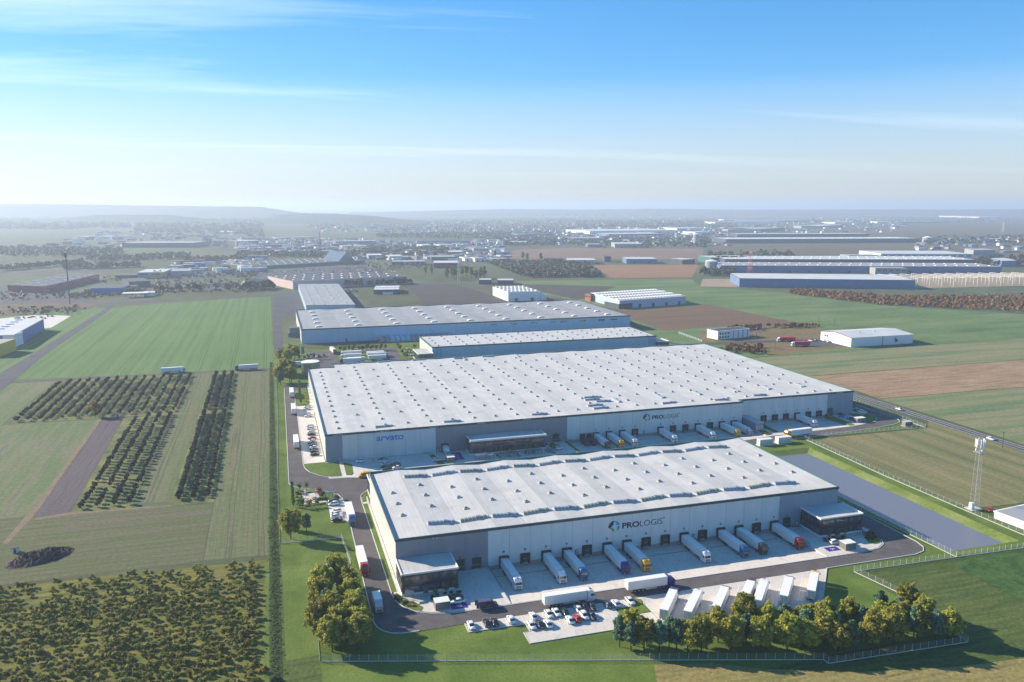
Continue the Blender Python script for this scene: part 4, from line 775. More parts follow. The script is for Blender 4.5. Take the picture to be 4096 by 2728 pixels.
def wastebox(label, x0, x1, y0, y1):
    o = thing('waste_enclosure', label, 'enclosure', ((x0 + x1) / 2, y0, 0.05)); w_, d, h = (x1 - x0) / 2, y1 - y0, 2.5
    mb = MB(); mb.box(-w_ - 0.1, w_ + 0.1, -0.1, d + 0.1, h, h + 0.15); mb.build('roof', cream, o)
    for px, py in ((-w_, 0), (w_, 0), (w_, d), (-w_, d)): mb = MB(); mb.box(px - 0.07, px + 0.07, py - 0.07, py + 0.07, 0, h); mb.build('post', grey_b, o)
    for s in range(4):
        mb = MB()
        for k in range(11):
            z = 0.15 + k * 0.21
            if s == 0: mb.box(-w_ + .08, w_ - .08, -0.03, 0.03, z, z + 0.15)
            elif s == 1: mb.box(-w_ + .08, w_ - .08, d - 0.03, d + 0.03, z, z + 0.15)
            else: x = -w_ if s == 2 else w_; mb.box(x - 0.03, x + 0.03, 0.08, d - 0.08, z, z + 0.15)
        mb.build('slatted_side', grey_b, o)
wastebox('slatted grey waste enclosure beside the left office parking', 42.8, 47.1, 220.4, 223.6); wastebox('slatted grey waste enclosure beside the right office parking', 189.6, 193.8, 220.4, 223.6); wastebox('slatted brown waste enclosure before the big warehouse', 76.3, 79.8, 357.2, 361.5); wastebox('grey waste enclosure on the lawn by the right dock yard', 311.3, 316.8, 360.0, 363.2)
def shelter(label, x, y, rz, w_=3.0):
    o = thing('bicycle_shelter', label, 'shelter', (x, y, 0.05), rz)
    for px in (-w_ / 2, w_ / 2):
        for py in (-0.9, 0.9): mb = MB(); mb.box(px - 0.05, px + 0.05, py - 0.05, py + 0.05, 0, 2.3); mb.build('post', dgrey, o)
    mb = MB(); mb.add([(-w_ / 2 - 0.2, -1.1, 2.3), (w_ / 2 + 0.2, -1.1, 2.3), (w_ / 2 + 0.2, 1.1, 2.65), (-w_ / 2 - 0.2, 1.1, 2.65), (-w_ / 2 - 0.2, -1.1, 2.36), (w_ / 2 + 0.2, -1.1, 2.36), (w_ / 2 + 0.2, 1.1, 2.71), (-w_ / 2 - 0.2, 1.1, 2.71)], [(3, 2, 1, 0), (4, 5, 6, 7), (0, 1, 5, 4), (2, 3, 7, 6), (1, 2, 6, 5), (3, 0, 4, 7)]); mb.build('glass_roof', glass_b, o)
    for k in range(4): mb = MB(); x_ = -w_ / 2 + 0.5 + k * 0.65; mb.bar((x_, -0.5, 0), (x_, -0.5, 0.8), 0.04); mb.bar((x_, 0.4, 0), (x_, 0.4, 0.8), 0.04); mb.bar((x_, -0.5, 0.8), (x_, 0.4, 0.8), 0.04); mb.build('bicycle_rack', ltgrey, o)
shelter('glass-roofed bicycle shelter by the left office entrance', *(36.48,229.79), R(0), 2.4); shelter('glass-roofed bicycle shelter by the right office flower bed', *(204.84,229.71), R(-70), 3.4); shelter('glass-roofed smoking shelter before the brown office', *(97.02,356.96), R(-60), 2.6); shelter('glazed bicycle shelter left of the brown office trees', *(92.47,357.87), 0, 5.0)

# ---- railings along the yard edges
def railing(label, a_, b_, z0=0.05, z1=None, n=8, h=1.1):
    o = thing('guard_railing', label, 'railing', (*a_, 0)); d = Vector(b_) - Vector(a_); z1 = z0 if z1 is None else z1
    for i in range(n + 1): t = i / n; mb = MB(); mb.bar((d.x * t, d.y * t, z0 + (z1 - z0) * t - 0.05), (d.x * t, d.y * t, z0 + (z1 - z0) * t + h), 0.06); mb.build('post', dgrey, o)
    for hh in (0.4, 0.75, h): mb = MB(); mb.bar((0, 0, z0 + hh), (d.x, d.y, z1 + hh), 0.05); mb.build('rail', dgrey, o)
railing('dark handrail along the left edge of the front loading yard', (65.5, 244), (65.5, 228)); railing('short dark handrail by the red truck at the right yard edge', (180.5, 233), (180.5, 228), n=3); railing('handrail above the grass wedge left of the big warehouse docks', (142.2, 374), (146, 374), n=3); railing('handrail on the ramp beside the blue lettering wall', (67, 373.5), (71.5, 373.5), n=3); railing('handrail by the path at the left corner of the big warehouse', (29, 374), (32.5, 371), n=3)
mb = MB(); mb.box(65.2, 65.75, 218.2, 244.5, -1.15, 0.22); struct('yard_retaining_kerb', mb, kerb_m); mb = MB(); mb.box(180.15, 180.6, 218.2, 244.4, -1.15, 0.2); struct('yard_retaining_kerb', mb, kerb_m)
# ---- press containers at the big warehouse, bollard-like charging posts, teal banners
for i, x in enumerate((151.2, 155.0)):
    o = thing('waste_press', ['dark waste press container beside the press doors, left one', 'dark waste press container next to the parked dark truck, right one'][i], 'container', (x, 366, -1.1))
    mb = MB(); mb.box(-1.3, 1.3, 0, 6.5, 0.2, 2.7); mb.build('body', dgrey, o)
    for k in range(6): mb = MB(); mb.box(-1.36, 1.36, 0.3 + k * 1.1, 0.45 + k * 1.1, 0.2, 2.74); mb.build('stiffener', black, o)
teal_b = M('teal_banner', (0.01, 0.30, 0.24), 0.7, var=0.06, scale=0.5)
for i in range(5):
    x = 6.3 + 3.62 * i; o = thing('banner_flag', f'teal banner on a pole, {ORD[i]} from the left by the tree clump', 'flag', (x, 647.5, 0), 0, 'teal banner flags')
    mb = MB(); mb.cyl((0, 0, 0), (0, 0, 9.8), 0.09, 0.06, 8); mb.build('pole', ltgrey, o)
    mb = MB()
    for k in range(6): y = lambda q: 0.12 * math.sin(q * 1.4 + i); mb.add([(0.1 + 0.4 * k, y(k), 4.0), (0.1 + 0.4 * (k + 1), y(k + 1), 4.0), (0.1 + 0.4 * (k + 1), y(k + 1), 9.6), (0.1 + 0.4 * k, y(k), 9.6), (0.1 + 0.4 * k, y(k) + .04, 4.0), (0.1 + 0.4 * (k + 1), y(k + 1) + .04, 4.0), (0.1 + 0.4 * (k + 1), y(k + 1) + .04, 9.6), (0.1 + 0.4 * k, y(k) + .04, 9.6)], [(0, 1, 2, 3), (7, 6, 5, 4), (3, 2, 6, 7), (1, 0, 4, 5)])
    mb.build('banner', teal_b, o)
def charger(label, p):
    o = thing('charging_post', label, 'charger', (*p, 0)); mb = MB(); mb.box(-0.3, 0.3, -0.2, 0.2, 0, 1.9); mb.build('body', white_m, o); mb = MB(); mb.box(-0.32, 0.32, -0.22, 0.22, 1.9, 2.2); mb.build('cap', blue_p, o)
charger('white charging post with blue cap by the garden', (17.78,318.07)); charger('white charging post with blue cap before the big warehouse', (70.42,361.75))

# ---- fences of welded mesh with a pale foot board
fence_m = M('galvanised_wire', (0.46, 0.50, 0.46), 0.5, 0.2); fence_k = M('fence_foot', (0.52, 0.52, 0.50), 0.8, var=0.06)
_f = MB()
for k in range(9): _f.box(0.03, 0.97, -0.008, 0.008, 0.25 + k * 0.21, 0.262 + k * 0.21)
for k in range(1, 4): _f.box(k / 4 - 0.002, k / 4 + 0.002, -0.006, 0.006, 0.2, 2.0)
WIRE = _f.mesh('mesh_panel', fence_m); _f = MB(); _f.box(-0.05, 0.05, -0.05, 0.05, 0, 2.1); POST = _f.mesh('fence_post', fence_m); _f = MB(); _f.box(0, 1, -0.05, 0.05, 0, 0.2); FOOT = _f.mesh('foot_board', fence_k)
def fence(label, path, pitch=2.5, foot=True):
    o = thing('mesh_fence', label, 'fence', (*path[0], 0)); bx, by = path[0]
    for (xa, ya), (xb, yb) in zip(path, path[1:]):
        L = math.hypot(xb - xa, yb - ya); n = max(1, round(L / pitch)); a = math.atan2(yb - ya, xb - xa)
        for i in range(n):
            px, py = xa + (xb - xa) * i / n - bx, ya + (yb - ya) * i / n - by
            O('fence_post', POST, o, (px, py, 0), (0, 0, a)); O('mesh_panel', WIRE, o, (px, py, 0), (0, 0, a), (L / n, 1, 1))
        if foot: O('foot_board', FOOT, o, (xa - bx, ya - by, 0), (0, 0, a), (L, 1, 1))
    O('fence_post', POST, o, (path[-1][0] - bx, path[-1][1] - by, 0))
fence('long mesh fence with white foot along the western field edge', [(-1.2, 284.8), (-0.9, 362), (0.7, 480), (1.1, 600)], 5.0)
fence('mesh fence stepping around the left lawn below the round tree', [(-1.2, 284.6), (20.4, 283.7), (21.6, 260.9), (20.8, 259.6), (8.9, 247.2), (7.8, 203.0)])
fence('long mesh fence with pale foot along the bottom of the site', [(7.9, 202.8), (137.1, 164.7), (137.1, 162.7), (181.4, 160.4), (181.4, 165.0)], 2.6)
fence('mesh fence angling past the tree belt at the right lawn', [(184.4, 189.9), (181.2, 206.0), (223.0, 205.0), (262, 203.9), (300, 202.8)], 2.6)
fence('mesh fence along the near side of the pond', [(223.0, 205.2), (221.6, 240), (220.4, 262), (220.4, 300)], 2.5)
fence('mesh fence along the far side of the pond and the tan field', [(262.3, 204.2), (261.4, 240), (260.9, 283), (263.2, 344.4), (340.3, 341.3), (345.8, 405), (340, 520)], 3.0)


# ------------------------------------------------------------------ vehicles
def paint(name, c, r=0.28): return M('paint_' + name, c, r, 0.0, 0.5, coat=0.6)
PC = {'white': paint('white', (0.74, 0.74, 0.73)), 'black': paint('black', (0.014, 0.014, 0.016)), 'red': paint('red', (0.42, 0.012, 0.015)), 'dark grey': paint('dark_grey', (0.05, 0.055, 0.105)), 'silver': paint('silver', (0.42, 0.44, 0.47)), 'blue': paint('blue', (0.012, 0.11, 0.27)), 'navy': paint('navy', (0.018, 0.018, 0.20)), 'yellow': paint('yellow', (0.72, 0.37, 0.005)), 'orange': paint('orange', (0.74, 0.30, 0.005)), 'brown': paint('brown', (0.055, 0.045, 0.035)), 'purple grey': paint('purple_grey', (0.065, 0.06, 0.115)), 'mint': paint('mint', (0.35, 0.48, 0.42))}
tyre_m = M('tyre', (0.015, 0.015, 0.016), 0.85); rim_m = M('rim', (0.45, 0.45, 0.46), 0.35, 0.6); lamp_m = M('headlamp', (0.7, 0.72, 0.72), 0.15); tail_m = M('tail_lamp', (0.35, 0.01, 0.01), 0.3); car_glass = GLASS('car_glass', (0.035, 0.04, 0.035), 0.05); plate_m = M('number_plate', (0.75, 0.75, 0.72), 0.5); orange_m = M('orange_rail', (0.55, 0.25, 0.08), 0.6)
def wheel_mesh(r, w_, n=14):
    mb = MB(); mb.cyl((0, -w_ / 2, 0), (0, w_ / 2, 0), r, n=n, mi=0)
    for s in (-1, 1): mb.cyl((0, s * (w_ / 2 - 0.02), 0), (0, s * (w_ / 2 + 0.012), 0), r * 0.62, r * 0.5, n=n, mi=1)
    return mb.mesh('wheel', [tyre_m, rim_m])
CW, TW = wheel_mesh(0.33, 0.24), wheel_mesh(0.52, 0.34)
def sect(x, hw, zl, zh, k=0.14): return [(x, -hw * 0.86, zl), (x, hw * 0.86, zl), (x, hw, zl + k), (x, hw, zh - k), (x, hw * 0.84, zh), (x, -hw * 0.84, zh), (x, -hw, zh - k), (x, -hw, zl + k)]
def car_meshes(kind):
    zs = 1.14 if kind == 'suv' else 1.0; body, cab, roof = MB(), MB(), MB()
    if kind == 'sedan':
        R_ = [(-2.3, .66, .45, .80), (-2.2, .84, .30, .93), (-1.6, .90, .22, .99), (0, .91, .20, .97), (1.15, .90, .22, .94), (1.95, .85, .27, .82), (2.25, .72, .36, .66), (2.32, .6, .4, .58)]
        C_ = [(-1.95, .70, .93, .96), (-1.25, .70, .9, 1.33), (-.5, .69, .9, 1.44), (.25, .68, .9, 1.42), (1.2, .74, .88, .96)]; T_ = [(-1.2, .60, 1.33, 1.375), (-.5, .62, 1.40, 1.475), (.25, .61, 1.38, 1.455), (.4, .6, 1.33, 1.38)]
    else:
        R_ = [(-2.08, .70, .42, .9), (-2.0, .86, .30, 1.0), (-1.4, .91, .22, 1.02), (0, .92, .20, .98), (1.05, .91, .22, .96), (1.8, .86, .27, .86), (2.05, .74, .36, .7), (2.12, .6, .4, .62)]
        C_ = [(-2.0, .74, .95, 1.0), (-1.65, .72, .95, 1.4), (-.6, .71, .9, 1.5), (.2, .7, .9, 1.48), (1.15, .76, .9, .99)]; T_ = [(-1.72, .62, 1.38, 1.44), (-.6, .65, 1.45, 1.53), (.2, .64, 1.43, 1.51), (.36, .6, 1.37, 1.42)]
    body.loft([sect(*r_) for r_ in R_]); cab.loft([sect(*r_, k=0.05) for r_ in C_]); roof.loft([sect(*r_, k=0.03) for r_ in T_])
    for b in (body, cab, roof): b.v = [(x, y, 0.12 + (z - 0.12) * zs) for x, y, z in b.v]
    hl, tl = MB(), MB(); f, r_ = R_[-2][0], R_[1][0]
    hl.box(f - 0.28, f + 0.0, 0.46, 0.74, 0.56 * zs, 0.72 * zs); tl.box(r_ - 0.05, r_ + 0.2, 0.5, 0.82, 0.66 * zs, 0.86 * zs); pl = MB(); pl.box(R_[0][0] - 0.02, R_[0][0] + 0.05, -0.26, 0.26, 0.5, 0.62)
    return dict(body=body.mesh('body', PC['white'], True), cab=cab.mesh('windows', car_glass, True), roof=roof.mesh('roof', PC['white'], True), hl=hl.mesh('headlight', lamp_m), tl=tl.mesh('tail_light', tail_m), pl=pl.mesh('number_plate', plate_m), wx=(-1.38, 1.38) if kind == 'sedan' else (-1.28, 1.3))
CARS = {k: car_meshes(k) for k in ('sedan', 'hatchback', 'suv')}
def recol(o, m): o.material_slots[0].link = 'OBJECT'; o.material_slots[0].material = m
def car(kind, color, p, heading, label, group=None, z=0.0, cat='car'):
    """heading in degrees, 0 = nose towards +x"""
    c = CARS[kind]; o = thing('parked_car', label, cat, (p[0], p[1], z), R(heading), group); m = PC[color]
    recol(O('body', c['body'], o), m); O('windows', c['cab'], o); recol(O('roof', c['roof'], o), m)
    for x in c['wx']:
        for y in (-0.8, 0.8): O('wheel', CW, o, (x, y, 0.33))
    for s in (1, -1): O('headlight', c['hl'], o, (0, 0 if s == 1 else -1.2, 0)); O('tail_light', c['tl'], o, (0, 0 if s == 1 else -1.32, 0))
    O('number_plate', c['pl'], o); return o
KW = {'w': 'white', 'b': 'black', 'r': 'red', 'g': 'dark grey', 's': 'silver'}; KK = {'s': 'sedan', 'h': 'hatchback', 'u': 'suv'}; KN = {'sedan': 'saloon', 'hatchback': 'hatchback', 'suv': 'SUV'}
def row(spec, where, group, z=0.17, order='from the left'):
    """spec: list of (code, point, heading); labels count along the row"""
    for i, (code, p, hd) in enumerate(spec):
        col, kind = KW[code[0]], KK[code[1]]
        car(kind, col, p, hd, f'{col} {KN[kind]}, {ORD[i]} {order} {where}', group, z)
N_, S__, E_, W_ = 90, -90, 0, 180
row([('ws', (50.71,208.14), S__), ('bs', (55.39,208.27), N_), ('bs', (57.73,208.10), N_), ('wu', (62.61,208.04), N_), ('ws', (62.63,208.04), N_)], 'in the front park single row', 'cars in the front car park')
row([('ws', (69.53,208.11), N_), ('ws', (74.32,207.87), S__), ('ws', (76.81,208.09), S__), ('bs', (79.31,207.83), N_), ('ws', (83.79,208.30), N_), ('bs', (86.13,208.59), S__), ('bs', (88.34,208.35), S__), ('gh', (93.30,208.12), N_), ('wu', (95.95,208.00), N_), ('ws', (100.81,208.25), S__)], 'in the front park upper row', 'cars in the front car park')
row([('ws', (67.43,203.23), S__), ('bs', (69.86,203.27), N_), ('ws', (72.18,202.72), N_), ('ws', (79.13,202.97), N_), ('rh', (81.44,203.06), N_), ('wu', (84.00,203.73), S__), ('bs', (86.29,203.19), S__)], 'in the front park lower row', 'cars in the front car park')
row([('gu', (20.30,320.58), W_), ('wu', (20.31,317.10), W_), ('wh', (20.69,308.88), W_), ('ws', (20.60,306.04), E_), ('ws', (20.40,303.64), E_), ('bs', (20.31,299.98), E_)], 'in the small car park by the garden', 'cars by the garden', order='from the back')
row([('bs', (50.31,225.91), E_), ('ws', (50.21,223.30), W_)], 'beside the left office waste enclosure', 'cars by the left office', order='from the back')
row([('wu', (190.04,226.46), E_), ('bs', (195.46,226.56), W_)], 'beside the right office waste enclosure', 'cars by the right office')
row([('gs', (193.77,224.25), W_)], 'half hidden by the right waste enclosure', 'cars by the right office')
row([('ws', (17.71,484.76), W_), ('ws', (17.33,479.26), W_), ('ws', (16.79,467.55), W_), ('ws', (17.15,462.45), W_), ('ws', (17.11,440.30), W_), ('ws', (16.98,435.43), W_), ('ws', (17.05,428.04), W_), ('bs', (16.91,423.22), W_), ('rs', (16.90,415.63), W_), ('ws', (16.79,410.48), W_), ('bs', (16.60,406.82), W_), ('gs', (16.66,402.96), W_), ('ws', (16.81,398.96), W_), ('bs', (16.72,395.46), W_), ('bs', (16.72,391.81), E_), ('bs', (16.70,386.82), W_)], 'beside the big warehouse side wall', 'cars beside the big warehouse', order='from the back')
row([('wu', (36.79,369.93), W_), ('bs', (47.15,369.32), W_), ('ws', (47.32,366.91), W_), ('ws', (47.26,362.13), W_), ('bs', (47.21,358.26), E_), ('bs', (47.11,354.80), W_), ('bs', (52.00,360.53), W_), ('rs', (52.02,358.09), W_), ('ws', (52.12,355.50), W_)], 'below the blue lettering', 'cars below the blue lettering', order='counted')
row([('wh', (71.94,361.22), E_)], 'at the charging bay before the big warehouse', 'cars before the big warehouse'); row([('wu', (133.90,361.94), E_), ('gs', (133.57,366.16), E_)], 'right of the brown office', 'cars before the big warehouse')
row([('bs', (313.91,376.21), E_), ('ws', (313.69,370.34), E_), ('bs', (313.24,366.97), E_), ('bs', (313.52,365.35), W_)], 'by the far right waste enclosure', 'cars at the right dock yard'); row([('bs', (329.80,383.73), W_), ('bs', (329.65,382.10), E_), ('ws', (329.90,379.52), W_), ('ws', (329.26,376.63), W_)], 'round the far warehouse corner', 'cars at the right dock yard')
row([('bh', (25.82,661.07), N_), ('bh', (28.45,661.51), N_), ('bh', (30.84,662.02), N_)], 'in the back row by the teal banners', 'cars by the teal banners'); row([('gs', (19.16,661.86), N_), ('ws', (23.39,653.30), S__), ('rs', (25.54,647.88), S__), ('ws', (28.15,650.66), S__), ('ws', (30.60,650.64), N_), ('ws', (32.80,649.25), S__), ('bs', (35.32,649.69), S__)], 'in the front row by the teal banners', 'cars by the teal banners')
row([('wh', (108.68,664.98), N_), ('ws', (104.18,653.23), S__), ('rs', (105.88,651.43), S__), ('rs', (108.37,649.90), S__), ('ws', (104.06,637.40), S__), ('ws', (106.38,636.70), S__)], 'in the small lot by the teal-edged office', 'cars by the teal-edged office')
row([('ws', (355.08,376.93), 92)], 'driving up the highway', None); row([('wh', (354.60,312.34), -88)], 'driving down the highway near the mast', None)

def cab_mesh(kind):
    P = {'tall': [(5.75, .95), (7.9, .5), (8.18, .55), (8.22, 1.1), (8.2, 1.95), (7.98, 2.95), (7.72, 3.45), (7.2, 3.8), (6.5, 3.95), (5.75, 3.9)], 'low': [(5.75, .95), (7.9, .5), (8.18, .55), (8.22, 1.1), (8.2, 1.95), (8.02, 2.75), (7.7, 3.0), (7.2, 3.1), (6.2, 3.85), (5.85, 3.9), (5.75, 3.2)]}[kind]
    cx, cz = 7.0, 2.2; mb = MB(); rings = []
    for y, k in ((-1.24, 0.95), (-1.16, 1.0), (1.16, 1.0), (1.24, 0.95)): rings.append([(cx + (x - cx) * k, y, cz + (z - cz) * k) for x, z in P])
    mb.loft(rings); return mb.mesh('cab', PC['white'])
CAB = {k: cab_mesh(k) for k in ('tall', 'low')}
_g = MB(); _g.add([(8.215, -1.1, 2.0), (8.215, 1.1, 2.0), (8.03, 1.06, 2.82), (8.03, -1.06, 2.82)], [(0, 1, 2, 3)]); WSC = _g.mesh('windscreen', car_glass)
_g = MB(); _g.box(6.75, 7.75, 1.235, 1.255, 2.0, 2.75); SWI = _g.mesh('side_window', car_glass)
_g = MB()
for k in range(4): _g.box(8.2, 8.235, -0.85, 0.85, 1.0 + k * 0.2, 1.12 + k * 0.2)
_g.box(8.17, 8.25, -0.8, 0.8, 0.5, 0.75); GRILL = _g.mesh('grille', black)
_g = MB(); _g.box(8.1, 8.24, -1.15, -0.8, 0.72, 0.92); HLT = _g.mesh('headlight', lamp_m)
_g = MB(); _g.box(7.95, 8.1, -1.55, -1.36, 2.1, 2.75); _g.box(7.98, 8.02, -1.4, -1.2, 2.66, 2.72); MIR = _g.mesh('mirror', black)
_g = MB(); _g.box(8.235, 8.255, -0.28, 0.28, 0.55, 0.68); PLT = _g.mesh('number_plate', plate_m)
_g = MB(); _g.box(6.7, 7.15, -0.32, 0.32, 3.86, 3.95); HAT = _g.mesh('roof_hatch', black)
_g = MB(); _g.box(-7.9, 7.8, -0.45, 0.45, 0.62, 1.05); _g.box(3.0, 3.7, -1.15, 1.15, 0.62, 0.95); _g.box(-6.3, -3.0, -0.95, 0.95, 0.6, 0.9); CHA = _g.mesh('chassis', black)
_g = MB(); _g.box(4.9, 5.9, -1.2, -0.75, 0.4, 1.0); _g.box(4.9, 5.9, 0.75, 1.2, 0.4, 1.0); _g.box(5.9, 7.9, -1.22, 1.22, 0.42, 0.98); SKI = _g.mesh('side_skirt', PC['white'])
_g = MB(); _g.box(-2.0, 1.8, -1.15, -1.05, 0.5, 1.05); TSK = _g.mesh('trailer_skirt', ltgrey)
trail_m = M('trailer_white', (0.74, 0.72, 0.69), 0.38, var=0.03, scale=0.5); trail_r = M('trailer_red', (0.55, 0.012, 0.03), 0.5, var=0.06, scale=0.4)
_g = MB(); _g.loft([[(-8.2, -1.27, 1.15), (-8.2, 1.27, 1.15), (-8.2, 1.27, 3.94), (-8.2, 1.22, 4.0), (-8.2, -1.22, 4.0), (-8.2, -1.27, 3.94)], [(5.4, -1.27, 1.15), (5.4, 1.27, 1.15), (5.4, 1.27, 3.94), (5.4, 1.22, 4.0), (5.4, -1.22, 4.0), (5.4, -1.27, 3.94)]]); TBX = _g.mesh('trailer_box', trail_m)
_g = MB(); _g.box(-8.24, -8.2, -1.25, 1.25, 1.2, 3.92, 0)
for y in (-0.75, -0.35, 0.35, 0.75): _g.box(-8.27, -8.23, y - 0.06, y + 0.06, 1.3, 3.8, 1)
_g.box(-8.28, -8.2, -1.2, -0.75, 1.0, 1.18, 2); _g.box(-8.28, -8.2, 0.75, 1.2, 1.0, 1.18, 2); RDO = _g.mesh('rear_doors', [trail_m, ltgrey, tail_m])
_g = MB(); _g.box(-8.1, 5.3, -1.285, -1.265, 1.12, 1.2, 0)
for k in range(24): _g.box(-7.9 + k * 0.56, -7.84 + k * 0.56, -1.29, -1.27, 1.2, 1.42, 1)
SRL = _g.mesh('side_rail', [orange_m, ltgrey])
def truck(color, kind, p, heading, label, z=0.0, group=None, trailer=True, tcol=None, name='truck'):
    """p: ground point under the trailer's rear door centre; heading in degrees, 0 = driving towards +x"""
    h = R(heading); o = thing(name, label, 'truck', (p[0] + 8.24 * math.cos(h), p[1] + 8.24 * math.sin(h), z), h, group); m = PC[color]
    if color != 'none':
        c = O('cab', CAB[kind], o); recol(c, m); O('windscreen', WSC, c); O('grille', GRILL, c); O('number_plate', PLT, c); O('mirror', MIR, c); O('mirror', MIR, c, (0, 0, 0), (0, 0, 0), (1, -1, 1))
        O('side_window', SWI, c); O('side_window', SWI, c, (0, -2.49, 0)); O('headlight', HLT, c); O('headlight', HLT, c, (0, 1.95, 0))
        if kind == 'tall': O('roof_hatch', HAT, c)
        recol(O('side_skirt', SKI, o), m); ax = [(7.0, 1.03), (4.3, 1.03)] + ([(3.1, 1.03)] if kind == 'low' else [])
    else: ax = []
    O('chassis', CHA, o)
    t = O('trailer_box', TBX, o)
    if tcol: recol(t, tcol)
    O('rear_doors', RDO, t); O('side_rail', SRL, t); O('side_rail', SRL, t, (0, 0, 0), (0, 0, 0), (1, -1, 1)); O('trailer_skirt', TSK, t); O('trailer_skirt', TSK, t, (0, 2.2, 0))
    for x, y in ax + [(-3.1, 1.03), (-4.4, 1.03), (-5.7, 1.03)]:
        for s in (-1, 1): O('wheel', TW, o, (x, s * y, 0.52))
    return o
DX = lambda i: 71.05 + 7.552 * i
GD = 'trucks backed into the front docks'
for i, c, k, l_ in ((0, 'white', 'tall', 'articulated truck with white cab backed into the leftmost front dock'), (2, 'white', 'low', 'articulated truck with low white cab at the front docks beside a blue one'), (3, 'blue', 'tall', 'articulated truck with blue cab backed into the dock left of the dock stairs'), (5, 'navy', 'low', 'articulated truck with navy cab at the front docks beside the yellow one'), (6, 'yellow', 'tall', 'articulated truck with yellow cab below the front globe emblem'), (9, 'white', 'tall', 'articulated truck with white cab standing alone at the middle front docks'), (11, 'blue', 'tall', 'articulated truck with blue cab between the white and dark grey trucks'), (12, 'brown', 'tall', 'articulated truck with dark grey cab beside a blue one at the front docks'), (14, 'red', 'tall', 'articulated truck with red cab backed into the rightmost front dock')):
    truck(c, k, (DX(i), 243.9), -90, l_, -1.1, GD)
G2 = 'trucks backed into the docks of the big warehouse'
for x, c, k, l_ in ((159.0, 'brown', 'tall', 'articulated truck with dark cab at the first dock of the big warehouse'), (166.5, 'yellow', 'tall', 'articulated truck with yellow cab at the left docks of the big warehouse'), (174.0, 'white', 'tall', 'white truck right of the yellow one at the left docks of the big warehouse'), (196.4, 'white', 'tall', 'white truck standing alone below the second globe emblem'), (218.8, 'white', 'tall', 'white truck alone right of the big warehouse lettering'), (233.7, 'yellow', 'tall', 'truck with yellow cab at the right docks of the big warehouse'), (241.1, 'silver', 'low', 'truck with silver cab at the last dock before the step in the wall')):
    truck(c, k, (x, 373.8), -90, l_, -1.1, G2)
truck('white', 'tall', (285.1, 378.0), -90, 'single white truck at the set-back right docks of the big warehouse', -1.1, G2)
truck('white', 'tall', (74.4, 213.2), 0, 'articulated truck with white cab driving along the front road behind the parked cars', 0.105)
truck('navy', 'low', (102.5, 214.6), 0, 'articulated truck with navy cab driving right along the front road', 0.105)
truck('yellow', 'tall', (270.9, 347.6), 184, 'articulated truck with yellow cab driving left past the right dock yard', 0.105)
PK = [('dark grey', 'tall', (105.05,194.51), (111.07,201.87)), ('white', 'tall', (111.19,191.73), (120.68,201.71)), ('navy', 'low', (120.74,191.89), (129.98,201.47)), ('brown', 'tall', (130.56,193.28), (139.52,201.69)), ('white', 'tall', (134.58,191.84), (144.02,201.54)), ('navy', 'low', (143.76,191.89), (153.28,201.45)), ('yellow', 'tall', (153.72,192.18), (163.11,202.01))]
for i, (c, k, a_, b_) in enumerate(PK):
    hd = math.degrees(math.atan2(b_[1] - a_[1], b_[0] - a_[0])); hd = 0.5 * hd + 0.5 * 50
    truck(c, k, a_, hd, f'parked truck with {c} cab, {ORD[i]} from the left on the trailer park', 0.17, 'trucks on the slanted trailer park')
def trk_down(c, k, roof_front, label, trailer=True): truck(c, k, (roof_front[0], roof_front[1] + 13.6), -90, label, 0.105)
truck('blue', 'tall', ((25.85,294.85)[0] - 0.4, (25.85,294.85)[1] + 14.0), -90, 'articulated truck with blue cab driving down the left road by the garden', 0.105)
truck('red', 'tall', ((25.61,251.81)[0] - 0.5, (25.61,251.81)[1] + 13.8), -90, 'articulated truck with red cab driving down the left road by the tree clump', 0.105)
for i, p in enumerate(((9.95,523.14), (9.73,479.87), (8.81,410.86))):
    truck('white', 'tall', ((9.68,511.62), (9.48,467.89), (8.65,399.02))[i], 90, f'white trailer seen from behind on the left access road, {ORD[i]} from the back', 0.105, 'trucks on the left access road')
truck('white', 'tall', (-79.00,618.83), 1.5, 'white truck driving right along the field lane', 0.1); truck('brown', 'tall', (-11.71,614.13), 181.5, 'truck with dark cab driving left along the field lane', 0.1)
truck('brown', 'tall', (46.07,674.77), -83, 'truck with dark cab turning in from the yard crossing', 0.08)
for c, k, p, h, l_ in (('white', 'tall', (68.16,649.15), 180, 'white truck facing left in the back yard, rear one of two'), ('white', 'tall', (66.94,635.80), 180, 'white truck facing left in the back yard, nearer one of two'), ('brown', 'tall', (67.63,619.92), 180, 'truck with dark cab facing left, half hidden behind the big roof'), ('brown', 'tall', (64.58,617.48), 180, 'truck with dark cab hidden to its roof behind the big roof'), ('brown', 'tall', (71.62,642.02), 0, 'truck with dark cab facing right at the rear of the back yard'), ('white', 'tall', (71.67,636.03), 0, 'truck with white cab facing right in the back yard'), ('navy', 'low', (71.14,624.53), 0, 'truck with navy cab facing right in the back yard')): truck(c, k, p, h, l_, 0.15, 'trucks in the back yard')
truck('white', 'tall', (19.59,615.85), 180, 'white trailer parked between the tree clump and the water tank', 0.08)
truck('white', 'tall', (445.46,580.27), 170, 'truck with bright red trailer by the white gabled hall', 0.1, tcol=trail_r); truck('white', 'low', (448.29,604.30), 165, 'second red trailer parked behind the first by the white gabled hall', 0.1, tcol=trail_r)
